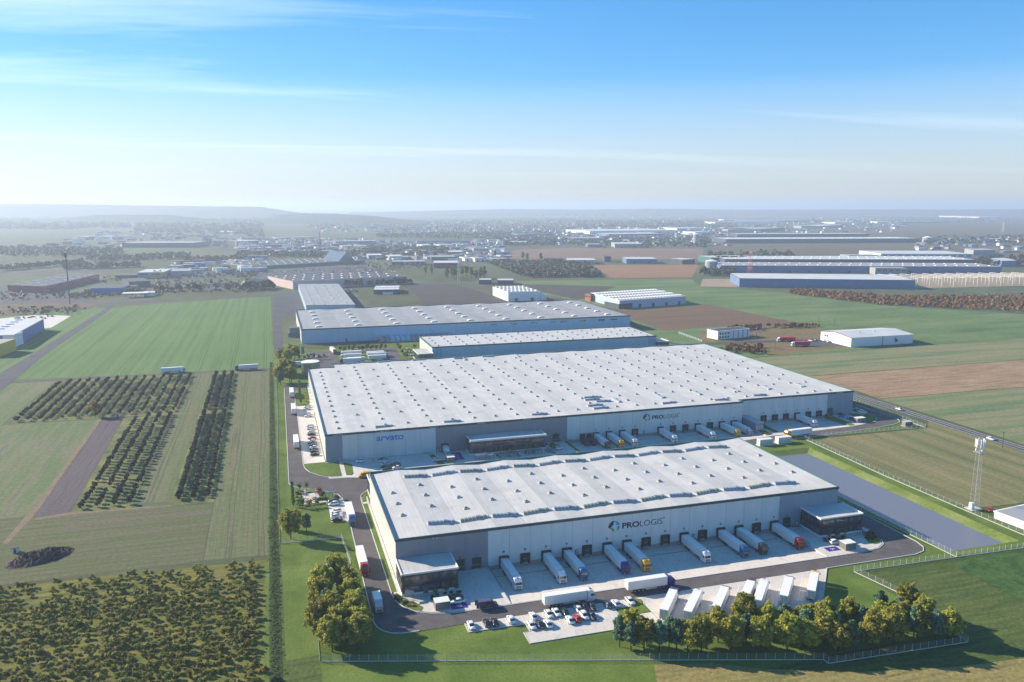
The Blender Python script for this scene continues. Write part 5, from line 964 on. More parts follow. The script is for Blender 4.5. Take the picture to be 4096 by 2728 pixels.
# rigid box trucks
_g = MB(); _g.box(-4.2, 1.5, -1.2, 1.2, 1.0, 3.4); BBX = _g.mesh('cargo_box', trail_m); _g = MB(); _g.box(-4.1, 3.8, -0.5, 0.5, 0.5, 1.0); BCH = _g.mesh('chassis', black)
_g = MB(); _g.loft([[(1.7, y, .6), (3.9, y, .45), (3.95, y, 1.5), (3.7, y, 2.35), (2.9, y, 2.55), (1.9, y, 3.0), (1.7, y, 3.0)] for y in (-1.1, 1.1)]); BCB = _g.mesh('cab', PC['white']); _g = MB(); _g.add([(3.96, -1.0, 1.5), (3.96, 1.0, 1.5), (3.74, 0.98, 2.3), (3.74, -0.98, 2.3)], [(0, 1, 2, 3)]); BWS = _g.mesh('windscreen', car_glass)
_g = MB(); _g.box(3.9, 3.98, -0.8, 0.8, 0.7, 1.2); BGR = _g.mesh('grille', dgrey)
def boxtruck(color, p, heading, label, z=0.105):
    h = R(heading); o = thing('box_truck', label, 'truck', (*p, z), h); c = O('cab', BCB, o); recol(c, PC[color]); O('windscreen', BWS, c); O('grille', BGR, c); O('cargo_box', BBX, o); O('chassis', BCH, o)
    for x in (3.0, -2.4):
        for s in (-1, 1): O('wheel', wheel_s, o, (x, s * 0.95, 0.44))
wheel_s = wheel_mesh(0.44, 0.3)
boxtruck('silver', ((26.42,227.54)[0], (26.42,227.54)[1]), -90, 'white rigid box truck driving down the left road beside the tree clump'); boxtruck('white', (78.6, 370.8), -90, 'white rigid box truck at the roller door by the blue accessible bays')
# vans
def van_mesh(open_side):
    mb = MB(); P = [(-3.0, .45), (2.95, .35), (3.0, .8), (2.75, 1.15), (2.0, 1.35), (1.35, 2.25), (0.9, 2.5), (-2.95, 2.55), (-3.0, 2.4)]; cx, cz = 0, 1.4; rings = []
    for y, k in ((-1.0, 0.965), (-0.93, 1.0), (0.93, 1.0), (1.0, 0.965)): rings.append([(cx + (x - cx) * k, y, cz + (z - cz) * k) for x, z in P])
    mb.loft(rings); return mb.mesh('body', PC['white'])
VAN = van_mesh(False); _g = MB(); _g.add([(2.04, -0.85, 1.37), (2.04, 0.85, 1.37), (1.4, 0.82, 2.2), (1.4, -0.82, 2.2)], [(0, 1, 2, 3)]); VWS = _g.mesh('windscreen', car_glass); _g = MB(); _g.box(0.75, 1.6, 0.965, 1.0, 1.4, 2.1); VSW = _g.mesh('side_window', car_glass)
cart_m = M('cardboard', (0.36, 0.20, 0.08), 0.8, var=0.15, scale=3)
def van(color, p, heading, label, z=0.17, opened=False):
    h = R(heading); o = thing('delivery_van', label, 'van', (*p, z), h); recol(O('body', VAN, o), PC[color]); O('windscreen', VWS, o); O('side_window', VSW, o); O('side_window', VSW, o, (0, -1.965, 0))
    for x in (2.0, -1.9):
        for s in (-1, 1): O('wheel', CW, o, (x, s * 0.88, 0.33))
    for s in (-1, 1): mb = MB(); mb.box(2.85, 3.02, s * 0.7 - 0.16, s * 0.7 + 0.16, 0.75, 0.95); mb.build('headlight', lamp_m, o)
    mb = MB(); mb.box(-3.02, -2.9, -0.9, 0.9, 0.4, 0.6); mb.box(2.9, 3.05, -0.9, 0.9, 0.35, 0.55); mb.build('bumper', black, o)
    if opened:
        mb = MB(); mb.box(-0.75, 0.55, -1.012, -0.95, 0.6, 2.2); mb.build('side_opening', black, o); mb = MB(); mb.box(-2.1, -0.8, -1.07, -1.02, 0.55, 2.25); mb.build('sliding_door', PC[color], o)
        for k, (a_, b_) in enumerate(((-0.6, 0.6), (-0.2, 1.0), (0.1, 0.7))): mb = MB(); mb.box(a_, a_ + 0.4, -1.03, -0.96, b_, b_ + 0.38); mb.build('carton', cart_m, o)
        for s in (-1, 1): mb = MB(); mb.box(-3.85, -3.0, s * 0.97 - 0.03, s * 0.97 + 0.03, 0.6, 2.35); mb.build('rear_door', PC[color], o)
    return o
vp = (58.35,217.93); van('purple grey', (vp[0], vp[1]), 0, 'dark purple delivery van with open doors being unloaded by the front road', 0.17, True); vp2 = (35.76,347.93); van('orange', (vp2[0] + 0.8, vp2[1]), 180, 'orange-yellow delivery van at the back corner of the front warehouse', 0.105)

# ---- people: one skinned body each, clothing as its own tint by height
def person(label, p, heading, pose, top, legs, hat, z=0.17):
    J = {'pelvis': (0, 0, .95), 'waist': (0.02, 0, 1.1), 'chest': (0.05, 0, 1.35), 'neck': (0.06, 0, 1.5), 'head': (0.09, 0, 1.66), 'crown': (0.08, 0, 1.78), 'hl': (0, .1, .9), 'kl': (.08, .11, .5), 'al': (-.02, .11, .08), 'tl': (.16, .11, .04), 'hr': (0, -.1, .9), 'kr': (.02, -.11, .5), 'ar': (-.08, -.11, .08), 'tr': (.12, -.11, .04), 'sl': (.04, .2, 1.42), 'el': (.0, .27, 1.14), 'wl': (.12, .25, .9), 'ml': (.17, .24, .82), 'sr': (.04, -.2, 1.42), 'er': (0, -.27, 1.14), 'wr': (.12, -.25, .9), 'mr': (.17, -.24, .82)}
    if pose == 'carry': J.update(el=(.12, .26, 1.16), wl=(.38, .2, 1.12), ml=(.46, .17, 1.12), er=(.12, -.26, 1.16), wr=(.38, -.2, 1.12), mr=(.46, -.17, 1.12))
    if pose == 'walk': J.update(kl=(.22, .11, .52), al=(.2, .11, .1), tl=(.38, .11, .07), kr=(-.02, -.11, .5), ar=(-.3, -.11, .14), tr=(-.14, -.11, .04))
    names = list(J); E = [('pelvis', 'waist'), ('waist', 'chest'), ('chest', 'neck'), ('neck', 'head'), ('head', 'crown'), ('pelvis', 'hl'), ('hl', 'kl'), ('kl', 'al'), ('al', 'tl'), ('pelvis', 'hr'), ('hr', 'kr'), ('kr', 'ar'), ('ar', 'tr'), ('chest', 'sl'), ('sl', 'el'), ('el', 'wl'), ('wl', 'ml'), ('chest', 'sr'), ('sr', 'er'), ('er', 'wr'), ('wr', 'mr')]
    rad = dict(pelvis=.15, waist=.13, chest=.16, neck=.06, head=.105, crown=.06, hl=.1, kl=.065, al=.045, tl=.04, hr=.1, kr=.065, ar=.045, tr=.04, sl=.07, el=.05, wl=.035, ml=.04, sr=.07, er=.05, wr=.035, mr=.04)
    me = bpy.data.meshes.new('person'); me.from_pydata([J[k] for k in names], [(names.index(a), names.index(b)) for a, b in E], [])
    o = O('person', me); md = o.modifiers.new('skin', 'SKIN'); md.use_smooth_shade = True
    for k, sv_ in zip(names, me.skin_vertices[0].data): sv_.radius = (rad[k], rad[k]); sv_.use_root = (k == 'pelvis')
    sb = o.modifiers.new('sub', 'SUBSURF'); sb.levels = 1; sb.render_levels = 1
    dg = bpy.context.evaluated_depsgraph_get(); me2 = bpy.data.meshes.new_from_object(o.evaluated_get(dg)); bpy.data.objects.remove(o)
    for m in (skin_m, top, legs, hat): me2.materials.append(m)
    for f in me2.polygons:
        c = f.center; f.material_index = 2 if c.z < 0.95 else (1 if c.z < 1.5 and not (c.x > .4 or (abs(c.y) > .2 and c.z < .88)) else (3 if c.z > 1.72 else 0)); f.use_smooth = True
    O('person', me2, None, (*p, z), (0, 0, R(heading)), label=label, category='person')
skin_m = M('skin', (0.45, 0.27, 0.19), 0.6); grey_w = M('grey_overalls', (0.36, 0.40, 0.43), 0.8); or_m = M('orange_hat', (0.70, 0.16, 0.02), 0.5); wh_c = M('white_shirt', (0.7, 0.7, 0.7), 0.8); dk_c = M('dark_trousers', (0.04, 0.045, 0.06), 0.8); rd_c = M('red_shirt', (0.5, 0.06, 0.05), 0.8); br_h = M('brown_hair', (0.05, 0.03, 0.02), 0.7)
person('worker in grey overalls and orange hat carrying a box beside the dark van', (58.80,217.86), 20, 'carry', grey_w, grey_w, or_m); person('worker in grey overalls and orange hat walking behind the dark van', (55.51,217.01), 150, 'walk', grey_w, grey_w, or_m)
person('person in red shirt sitting area by the brown office, left of the pair', (106.61,356.90), 30, 'stand', rd_c, dk_c, br_h); person('person in white shirt by the brown office, right of the pair', (107.39,356.86), 200, 'stand', wh_c, dk_c, br_h); person('person in white shirt standing close to the brown office glazing', (109.15,363.90), -80, 'stand', wh_c, dk_c, br_h); person('person in red shirt by the bicycle shelter before the brown office', (91.53,356.47), 80, 'stand', rd_c, dk_c, br_h)
_cp = (59.28,218.51); o = thing('carton', 'brown cardboard carton held by the worker beside the dark van', 'box', (_cp[0] + 0.15, _cp[1] - .35, 1.05)); mb = MB(); mb.box(-.25, .25, -.25, .25, 0, .42); mb.build('carton_body', cart_m, o); mb = MB(); mb.box(-.04, .04, -.255, .255, .41, .425); mb.build('tape', cream, o)
o = thing('hand_truck', 'orange hand truck loaded with a carton beside the dark van', 'trolley', (*(60.14,217.54), 0.09), R(160)); mb = MB(); [mb.bar((0, s, 0.15), (-.35, s, 1.2), .05) for s in (-.2, .2)]; mb.box(0, .35, -.25, .25, .12, .15); mb.build('frame', PC['orange'], o); [O('wheel', CW, o, (-.02, s, .13), (0, 0, 0), (.4, .3, .4)) for s in (-.25, .25)]; mb = MB(); mb.box(.02, .5, -.28, .28, .16, .62); mb.build('carton', cart_m, o)


# ------------------------------------------------------------------ vegetation
bark = M('bark', (0.055, 0.04, 0.028), 0.9, var=0.2, scale=3)
l_olive = LEAF('leaf_olive', (0.18, 0.19, 0.03), (0.53, 0.48, 0.09), 0.5); l_teal = LEAF('leaf_bluegreen', (0.075, 0.155, 0.09), (0.27, 0.42, 0.26), 0.45); l_young = LEAF('leaf_young', (0.08, 0.13, 0.02), (0.24, 0.29, 0.05)); l_dark = LEAF('leaf_dark', (0.036, 0.046, 0.04), (0.10, 0.105, 0.078)); l_orch = LEAF('leaf_orchard', (0.10, 0.115, 0.028), (0.32, 0.29, 0.07)); l_yel = LEAF('leaf_yellow', (0.17, 0.12, 0.03), (0.33, 0.22, 0.06)); l_aut = LEAF('leaf_autumn', (0.10, 0.045, 0.02), (0.27, 0.12, 0.035)); l_red = LEAF('leaf_red', (0.13, 0.008, 0.025), (0.36, 0.02, 0.05)); l_tuft = LEAF('leaf_tuft', (0.12, 0.11, 0.03), (0.33, 0.27, 0.10)); l_tuftg = LEAF('leaf_tuft_green', (0.10, 0.14, 0.04), (0.25, 0.28, 0.10))
def trunk_mesh(h, r, limbs, spread, rng, z_first):
    mb = MB(); mb.cyl((0, 0, -0.1), (0, 0, h * 0.45), r, r * 0.75, 7); mb.cyl((0, 0, h * 0.45), (rng.uniform(-.2, .2), rng.uniform(-.2, .2), h * 0.85), r * 0.75, r * 0.2, 6)
    for k in range(limbs):
        a = 2 * math.pi * (k + rng.uniform(0, .6)) / limbs; z = z_first + (h * 0.6 - z_first) * k / limbs; rr = spread * rng.uniform(0.5, 0.8)
        mb.cyl((0, 0, z), (rr * math.cos(a), rr * math.sin(a), z + rr * rng.uniform(0.6, 1.1)), r * 0.42, r * 0.12, 5)
    return mb.mesh('trunk', bark)
def crown_mesh(name, h, base, rx, mat, seed, nc=46, per=75, leaf=0.26, cone=0.0, rc_k=0.34, ragged=0.18):
    rng = np.random.default_rng(seed); P, N, T = [], [], []; cz = (h + base) / 2; rz = (h - base) / 2
    for i in range(nc):
        d = rng.normal(size=3); d /= np.linalg.norm(d)
        if d[2] < -0.8: d[2] *= -0.5
        k = rng.uniform(0.35, 1.0) ** 0.5 * (1 + rng.uniform(-ragged, ragged)); zz = d[2] * k * 0.82
        wdt = (1 - cone * (zz + 1) / 2); c = np.array([d[0] * k * rx * 0.8 * wdt, d[1] * k * rx * 0.8 * wdt, cz + zz * rz])
        rc = rc_k * rx * rng.uniform(0.65, 1.2) * (1 - 0.4 * cone)
        n = rng.normal(size=(per, 3)); n /= np.linalg.norm(n, axis=1)[:, None]; n[:, 2] = np.where(n[:, 2] < -0.5, -n[:, 2] * 0.6, n[:, 2])
        P.append(c + n * rc * rng.uniform(0.55, 1.08, (per, 1))); nn = n + rng.normal(size=(per, 3)) * 0.55; N.append(nn / np.linalg.norm(nn, axis=1)[:, None])
        T.append(np.clip(0.5 + rng.normal() * 0.16 + rng.normal(size=per) * 0.22, 0, 1))
    P = np.concatenate(P); S_ = rng.uniform(0.6, 1.25, len(P)) * leaf
    P[:, 2] = np.maximum(P[:, 2], base * 0.7)
    return leafmesh(name, P, np.concatenate(N), S_, np.concatenate(T), mat, rng)
def variants(kind):
    out = []
    for s in range({'olive': 6, 'teal': 4, 'young': 3, 'column': 3, 'orchard': 5, 'dark': 5, 'yellow': 2}[kind]):
        rng = random.Random(s * 7 + len(kind)); H = 11.0
        if kind == 'olive': out.append((trunk_mesh(H, .24, 7, 3.6, rng, 2.6), crown_mesh('crown', H, 1.5, 3.7 + .35 * (s % 3), l_olive, 10 + s, 150, 52, .24, 0.12 * (s % 3), .25, .26)))
        if kind == 'teal': out.append((trunk_mesh(H, .2, 6, 2.4, rng, 2.2), crown_mesh('crown', H, 1.4, 3.1, l_teal, 40 + s, 120, 52, .24, 0.4, .26, .22)))
        if kind == 'young': out.append((trunk_mesh(4, .08, 4, 1.0, rng, 1.3), crown_mesh('crown', 4, 1.1, 1.15, l_young, 60 + s, 16, 40, .2, 0.2)))
        if kind == 'column': out.append((trunk_mesh(6, .1, 4, .7, rng, 1.0), crown_mesh('crown', 6, 0.5, 0.95, l_young, 70 + s, 26, 45, .22, 0.1)))
        if kind == 'orchard': out.append((trunk_mesh(2.2, .08, 4, .9, rng, 0.4), crown_mesh('crown', 2.3, 0.3, 1.15, l_orch, 80 + s, 14, 16, .2, 0, .4, .45)))
        if kind == 'dark': out.append((trunk_mesh(3.4, .1, 4, 1.2, rng, 0.6), crown_mesh('crown', 3.0, 0.3, 1.35, l_dark, 90 + s, 15, 18, .26, 0, .42, .35)))
        if kind == 'yellow': out.append((trunk_mesh(3, .08, 4, .9, rng, 0.6), crown_mesh('crown', 3.2, 0.5, 1.2, l_yel, 100 + s, 16, 22, .2, 0, .4, .35)))
    return out
TV = {k: variants(k) for k in ('olive', 'teal', 'young', 'column', 'orchard', 'dark', 'yellow')}
rt = random.Random(11)
def tree(kind, p, label, group=None, s=1.0, name=None, sz=None):
    v = rt.choice(TV[kind]); o = thing(name or {'olive': 'broadleaf_tree', 'teal': 'maple_tree', 'young': 'young_tree', 'column': 'columnar_tree', 'orchard': 'orchard_bush', 'dark': 'orchard_tree', 'yellow': 'orchard_bush'}[kind], label, 'tree', (p[0], p[1], 0), rt.uniform(0, 6.28), group, (s, s, s if sz is None else sz))
    O('trunk', v[0], o); O('crown', v[1], o); return o
# tree belt along the lower right fence
GR = 'trees of the belt by the trailer park'
OL = [(93.31,183.34), (103.78,178.11), (107.55,177.31), (114.53,180.44), (115.67,175.88), (115.99,175.78), (123.41,173.19), (130.32,171.10), (134.70,169.43), (142.14,170.65), (143.61,167.07), (153.13,165.23), (159.67,164.65), (170.07,166.88), (177.62,163.50), (124.50,183.49), (129.35,179.21), (140.75,177.56), (146.72,176.77), (152.90,174.49), (160.29,171.05), (176.05,177.20), (176.72,171.41), (90.89,186.39), (114.82,181.08), (124.92,183.78), (115.84,177.10), (167.57,170.45)]
TL = [(87.45,186.51), (89.48,183.46), (96.84,181.24), (101.17,179.58), (108.01,180.29), (121.31,176.96), (146.90,166.08), (173.79,164.29), (134.72,178.79), (138.42,174.34), (155.10,171.63), (165.40,176.29), (168.66,173.21), (161.54,168.30), (168.82,166.89), (100.45,182.36), (144.92,170.46)]
for i, p in enumerate(sorted(OL, key=lambda q: q[0] / q[1])): tree('olive', p, f'olive-green broadleaf tree, {ORD[i]} olive tree from the left in the trailer park belt', GR, rt.uniform(0.82, 1.0), None, rt.uniform(0.82, 1.08))
for i, p in enumerate(sorted(TL, key=lambda q: q[0] / q[1])): tree('teal', p, f'blue-green maple-like tree, {ORD[i]} blue-green one from the left in the trailer park belt', GR, rt.uniform(0.84, 0.96))
OL = [(11.36,206.76), (18.17,205.53), (15.67,244.50), (10.75,237.75), (18.31,235.31), (18.20,228.08), (9.43,228.95), (18.93,220.01), (12.45,218.23), (18.14,214.07), (8.64,215.75), (19.33,209.76), (13.28,210.64)]
TL = [(13.41,241.94), (10.52,231.48), (11.03,224.71)]
for i, p in enumerate(sorted(OL, key=lambda q: -q[1])): tree('olive', p, f'olive-green broadleaf tree, {ORD[i]} from the back in the clump beside the left road', 'trees of the clump beside the left road', rt.uniform(0.95, 1.08))
for i, p in enumerate(TL): tree('teal', p, f'blue-green tree, {ORD[i]} blue-green one from the back in the left road clump', 'trees of the clump beside the left road', 0.95)
tree('olive', (2.65,287.80), 'round olive-green tree standing alone by the fence corner below the garden', None, 1.1); tree('teal', (8.43,291.42), 'dark blue-green tree right of the round tree below the garden', None, 0.78)
tree('teal', (2.35,297.06), 'small broadleaf tree half behind the round tree', None, 0.7)
OL = [(9.59,559.23), (4.42,583.29), (12.29,647.66), (4.83,637.68), (15.52,643.48), (9.63,628.88), (10.97,582.56), (2.82,562.08), (10.74,558.52), (6.71,593.88)]
for i, p in enumerate(sorted(OL, key=lambda q: -q[1])): tree('olive', p, f'olive-green tree, {ORD[i]} from the back in the clump by the water tank', 'trees of the clump by the water tank', rt.uniform(1.02, 1.2))
tree('teal', (3.40,554.25), 'blue-green tree at the front of the clump by the water tank', None, 0.95)
# young trees
def youngs(pts, where, group, s=1.0):
    for i, p in enumerate(pts): tree('young', p, f'small young tree, {ORD[i]} {where}', group, s * rt.uniform(.92, 1.1))
youngs([(44.43,229.16), (48.02,229.86), (51.40,230.20)], 'from the left before the left office', 'young trees at the offices', 0.85); youngs([(190.45,230.35), (194.17,230.70), (197.90,231.19)], 'from the left before the right office', 'young trees at the offices', 0.85)
youngs([(96.47,363.82), (103.87,363.04), (107.29,362.98), (110.58,362.97), (117.30,362.92), (120.70,362.89)], 'from the left before the brown office', 'young trees at the offices', 0.95); youngs([(130.25,362.52), (130.36,358.97)], 'by the car right of the brown office', 'young trees at the offices', 0.95)
youngs([(7.66,338.75), (10.64,338.74), (8.16,317.78), (11.04,317.71), (14.07,317.59), (16.46,325.69)], 'around the staff garden', 'young trees around the garden', 0.9)
youngs([(52.83,667.06), (55.44,664.75), (56.90,668.91), (60.17,666.63), (63.06,664.99), (64.24,667.98), (67.76,666.13), (70.68,664.74), (71.74,668.30), (74.30,665.71), (75.87,669.66), (78.25,665.55), (79.73,669.28), (82.18,665.14), (83.50,669.19), (85.84,665.33), (87.21,670.18), (89.78,665.45)], 'from the left in the row behind the back yard', 'young trees behind the back yard', 1.35)
youngs([(18.75,640.38), (22.70,639.88), (26.45,642.67), (30.38,642.64), (34.17,641.49), (37.96,640.82)], 'from the left before the banner parking', 'young trees before the banner parking', 1.1); youngs([(101.21,671.29), (101.25,658.07), (100.36,640.64), (100.15,627.41), (100.83,622.49), (114.18,662.02)], 'around the teal-edged office lot', 'young trees by the teal-edged office', 1.4)
cols = [(15.44,545.53), (15.23,536.66), (14.98,528.08), (14.79,519.75), (14.63,511.65), (14.41,502.96), (14.27,494.51)]
for i, p in enumerate(cols): tree('column', p, f'slim columnar tree, {ORD[i]} from the back in the hedge row by the access road', 'columnar trees by the access road', 0.9)
cols = [(4.68,340.99), (4.70,336.55), (4.67,332.23), (4.65,328.00), (4.66,323.87), (4.70,320.42)]
for i, p in enumerate(cols): tree('column', p, f'slim columnar tree, {ORD[i]} from the back in the hedge row by the garden', 'columnar trees by the garden', 0.72)
# planted beds: each bed one thing, its tufts and flowers parts
def tuft(name, mat, r, seed, n=46, up=1.0, leaf=0.13):
    rng = np.random.default_rng(seed); d = rng.normal(size=(n, 3)); d[:, 2] = np.abs(d[:, 2]) * up; d /= np.linalg.norm(d, axis=1)[:, None]; P = d * r * rng.uniform(.4, 1, (n, 1)); N = d + rng.normal(size=(n, 3)) * .6; N /= np.linalg.norm(N, axis=1)[:, None]
    return leafmesh(name, P, N, rng.uniform(.6, 1.2, n) * leaf, rng.uniform(0, 1, n), mat, rng)
TU = {'y': [tuft('ornamental_grass', l_tuft, .6, 200 + i) for i in range(3)], 'g': [tuft('ornamental_grass', l_tuftg, .6, 210 + i) for i in range(3)], 'r': [tuft('red_flower', l_red, .55, 220 + i) for i in range(3)], 'd': [tuft('low_shrub', weed_l, .55, 230 + i) for i in range(3)], 'R': [tuft('red_shrub', l_red, 1.2, 240 + i, 110, 1.2, .17) for i in range(2)]}
def bed(label, items, z=0.2):
    c0 = items[0][1]; o = thing('planting_bed', label, 'flower bed', (*c0, z))
    for code, p in items:
        for k in range(3 if code != 'R' else 1):
            q = (p[0] - c0[0] + rt.uniform(-.5, .5) * (k > 0), p[1] - c0[1] + rt.uniform(-.45, .45) * (k > 0), 0.0); me = rt.choice(TU[code]); O(me.name.split('.')[0], me, o, q, (0, 0, rt.uniform(0, 6)), (rt.uniform(.7, 1.15),) * 3)
bed('red flowers and pale grasses at the left road bend', [('r', (32.30,231.86)), ('r', (33.35,230.13)), ('r', (32.62,230.70)), ('g', (34.12,227.80)), ('g', (34.85,228.27)), ('y', (35.76,225.93)), ('y', (36.64,225.32)), ('y', (36.82,227.33))])
bed('planted strip with small trees before the left office', [(c, (43.19,227.85)) for c in 'd'] + [('y', (44.05,227.95)), ('g', (45.37,227.90)), ('y', (46.70,227.85)), ('g', (48.23,227.93)), ('y', (49.77,228.00)), ('g', (51.71,228.32)), ('r', (43.68,229.48)), ('r', (45.47,230.02)), ('r', (47.49,229.95)), ('r', (49.75,230.18)), ('r', (52.14,230.19))])
bed('planted strip with small trees before the right office', [('g', (188.12,228.91)), ('y', (189.56,228.91)), ('d', (191.45,229.21)), ('g', (193.38,229.29)), ('y', (195.14,229.42)), ('g', (196.90,229.79)), ('r', (188.90,230.43)), ('r', (190.82,230.51)), ('r', (193.06,230.72)), ('r', (196.33,230.63))])
bed('crescent bed of red flowers and pale grass beside the right office', [('r', (203.97,227.20)), ('r', (204.69,226.31)), ('r', (206.01,226.14)), ('r', (207.60,226.99)), ('g', (207.29,229.35)), ('y', (207.83,228.73)), ('g', (208.88,230.70)), ('r', (208.34,231.32)), ('r', (209.41,230.07))])
bed('ring of ornamental grasses and red shrubs around the staff garden', [('y', (6.27,334.33)), ('y', (6.43,330.84)), ('y', (6.60,327.41)), ('y', (6.75,324.05)), ('y', (6.77,320.80)), ('g', (7.86,334.72)), ('y', (8.01,331.21)), ('g', (7.74,327.91)), ('y', (9.46,319.18)), ('y', (10.59,319.65)), ('y', (12.24,319.55)), ('y', (13.38,320.01)), ('y', (15.89,320.06)), ('y', (16.88,320.17)), ('g', (15.04,319.91)), ('y', (10.13,337.11)), ('y', (11.44,337.16)), ('y', (12.60,337.25)), ('y', (13.90,336.86)), ('R', (6.46,335.58)), ('R', (15.58,333.26)), ('R', (15.47,336.38)), ('r', (15.39,325.59)), ('r', (16.48,324.84)), ('r', (17.45,324.55)), ('R', (22.07,325.26)), ('R', (15.84,330.56))], 0.02)
bed('clipped beds between the trees before the brown office', [('g', (101.76,359.80)), ('g', (102.22,357.28)), ('d', (102.12,362.11)), ('g', (111.53,357.81)), ('g', (111.67,356.33)), ('d', (111.54,359.74)), ('g', (115.94,360.37)), ('g', (118.01,360.23)), ('g', (120.14,360.28)), ('g', (129.21,358.33)), ('g', (129.55,356.74)), ('d', (129.06,361.37))])
bed('yellow-green shrubs at the foot of the grey plant room', [('y', (248.67,357.98)), ('g', (248.59,356.31)), ('y', (248.99,355.35)), ('y', (249.38,354.39)), ('y', (250.72,354.82)), ('g', (251.63,355.39))]); bed('yellow shrubs at the tip of the banner parking', [('y', (39.15,649.44)), ('y', (40.13,651.55)), ('y', (40.87,650.12)), ('y', (39.53,645.75)), ('g', (40.25,647.20))], 0.05)
# garden furniture
wood_m = M('light_wood', (0.42, 0.27, 0.15), 0.7, var=0.12, scale=3)
def table_set(label, p, rz=0.0):
    o = thing('picnic_table', label, 'table', (*p, 0.17), rz); mb = MB(); mb.box(-.9, .9, -.4, .4, .7, .76); mb.build('table_top', wood_m, o)
    for s in (-1, 1): mb = MB(); mb.box(-.9, .9, s * .85 - .17, s * .85 + .17, .42, .47); mb.build('bench_seat', wood_m, o); mb = MB(); mb.box(s * .7 - .05, s * .7 + .05, -.9, .9, 0, .42); mb.box(s * .7 - .04, s * .7 + .04, -.1, .1, .42, .7); mb.build('leg', dgrey, o)
for i, p in enumerate(((9.24,333.43), (10.19,335.33), (14.20,334.55), (9.75,325.63), (9.80,323.54), (13.17,326.26), (12.40,325.24))): table_set(f'wooden picnic table on the garden patio, {ORD[i]} of the seven', p, 0.1 * i)
for i, p in enumerate(((127.67,361.79), (127.69,358.78))): table_set(f'wooden picnic table right of the brown office, {ORD[i]} from the left', p)
def pergola(label, p, w_, d, roofm, n=2, h=2.6):
    o = thing('pergola', label, 'pergola', (*p, 0.15))
    for x in np.linspace(-w_ / 2, w_ / 2, n):
        for y in (-d / 2, d / 2): mb = MB(); mb.box(x - .06, x + .06, y - .06, y + .06, 0, h); mb.build('post', white_m if roofm is not glass_b else dgrey, o)
    mb = MB(); mb.box(-w_ / 2 - .15, w_ / 2 + .15, -d / 2 - .15, d / 2 + .15, h, h + .18); mb.build('frame', white_m if roofm is not glass_b else dgrey, o); mb = MB(); mb.box(-w_ / 2, w_ / 2, -d / 2, d / 2, h + .18, h + .24); mb.build('roof_panel', roofm, o)
pergola('white pergola with green roof over the garden patio', (11.80,330.07), 4.2, 2.6, g_lawn); pergola('grey swing frame with glass top beside the garden', (19.77,325.11), 4.2, 1.2, glass_b, 4); pergola('glass screen shelter before the brown office, left one', (106.79,357.80), 8.5, 1.4, glass_b, 6, 2.2); pergola('glass screen shelter before the brown office, right one', (119.34,357.87), 8.0, 1.4, glass_b, 6, 2.2)
# orchards: the nearer ones tree by tree
r9 = random.Random(21); spots = []
for j in range(25):
    y = 268.6 - j * 3.4
    for i in range(64):
        x = -9.2 - i * 1.65
        if x < -112: break
        if r9.random() < (0.2 if j > 4 else 0.45): continue
        yy = y + r9.uniform(-.7, .7) - (x + 10) * 0.055
        spots.append((x + r9.uniform(-.6, .6), yy))
spots = [s for s in spots if s[1] > 192 and (s[0] * 0.9571 - s[1] * 0.2896) / (s[0] * 0.2896 + s[1] * 0.9571) > -0.74]
spots.sort(key=lambda s: s[0] ** 2 + s[1] ** 2)
for i, s in enumerate(spots[:300]):
    k = 'yellow' if r9.random() < 0.07 else 'orchard'
    tree(k, s, 'yellowing low fruit bush in the lower left orchard' if k == 'yellow' else 'low olive-brown fruit bush in the lower left orchard', 'yellowing bushes of the lower left orchard' if k == 'yellow' else 'bushes of the lower left orchard', r9.uniform(.5, 1.15))
def joined(name, pts, kind, smin=.8, smax=1.2):
    """the rest of an orchard as one mass"""
    rng = np.random.default_rng(len(pts)); V, T = [], []
    src = []
    for tr, cr in TV[kind]:
        a = np.empty(len(cr.vertices) * 3, np.float32); cr.vertices.foreach_get('co', a); t = np.empty(len(cr.polygons), np.float32); cr.attributes['tint'].data.foreach_get('value', t); src.append((a.reshape(-1, 4, 3), t))
    for p in pts:
        a, t = src[rng.integers(len(src))]; th = rng.uniform(0, 6.28); s = rng.uniform(smin, smax); c, sn = math.cos(th), math.sin(th); x = a[..., 0] * c - a[..., 1] * sn; y = a[..., 0] * sn + a[..., 1] * c
        V.append(np.stack([x * s + p[0], y * s + p[1], a[..., 2] * s], -1)); T.append(np.clip(t + rng.normal() * .12, 0, 1))
    V = np.concatenate(V).reshape(-1, 3); T = np.concatenate(T); n = len(T); me = bpy.data.meshes.new(name); me.vertices.add(4 * n); me.vertices.foreach_set('co', V.astype(np.float32).ravel()); me.loops.add(4 * n); me.loops.foreach_set('vertex_index', np.arange(4 * n, dtype=np.int32)); me.polygons.add(n); me.polygons.foreach_set('loop_start', np.arange(0, 4 * n, 4, dtype=np.int32)); me.polygons.foreach_set('loop_total', np.full(n, 4, np.int32)); me.update(calc_edges=True)
    at = me.attributes.new('tint', 'FLOAT', 'FACE'); at.data.foreach_set('value', T.astype(np.float32)); me.materials.append(TV[kind][0][1].materials[0]); return O(name, me, kind='stuff')
joined('orchard_bushes', spots[300:] + [(-9.2 - 3 * i + r9.uniform(-.6, .6), 186 - 5 * j + i * .16) for j in range(6) for i in range(25)], 'orchard', .5, 1.15)
up = [(-77 + 5.9 * i + (490 - y) * 0.012 * 0 + r9.uniform(-.3, .3), y) for i in range(4) for y in np.arange(343, 492, 4.2) if r9.random() > .06]
up2 = [(-40.6 + 5.6 * i + r9.uniform(-.25, .25), y) for i in range(3) for y in list(np.arange(342, 488, 2.7)) + list(np.arange(498, 606, 3.0))]
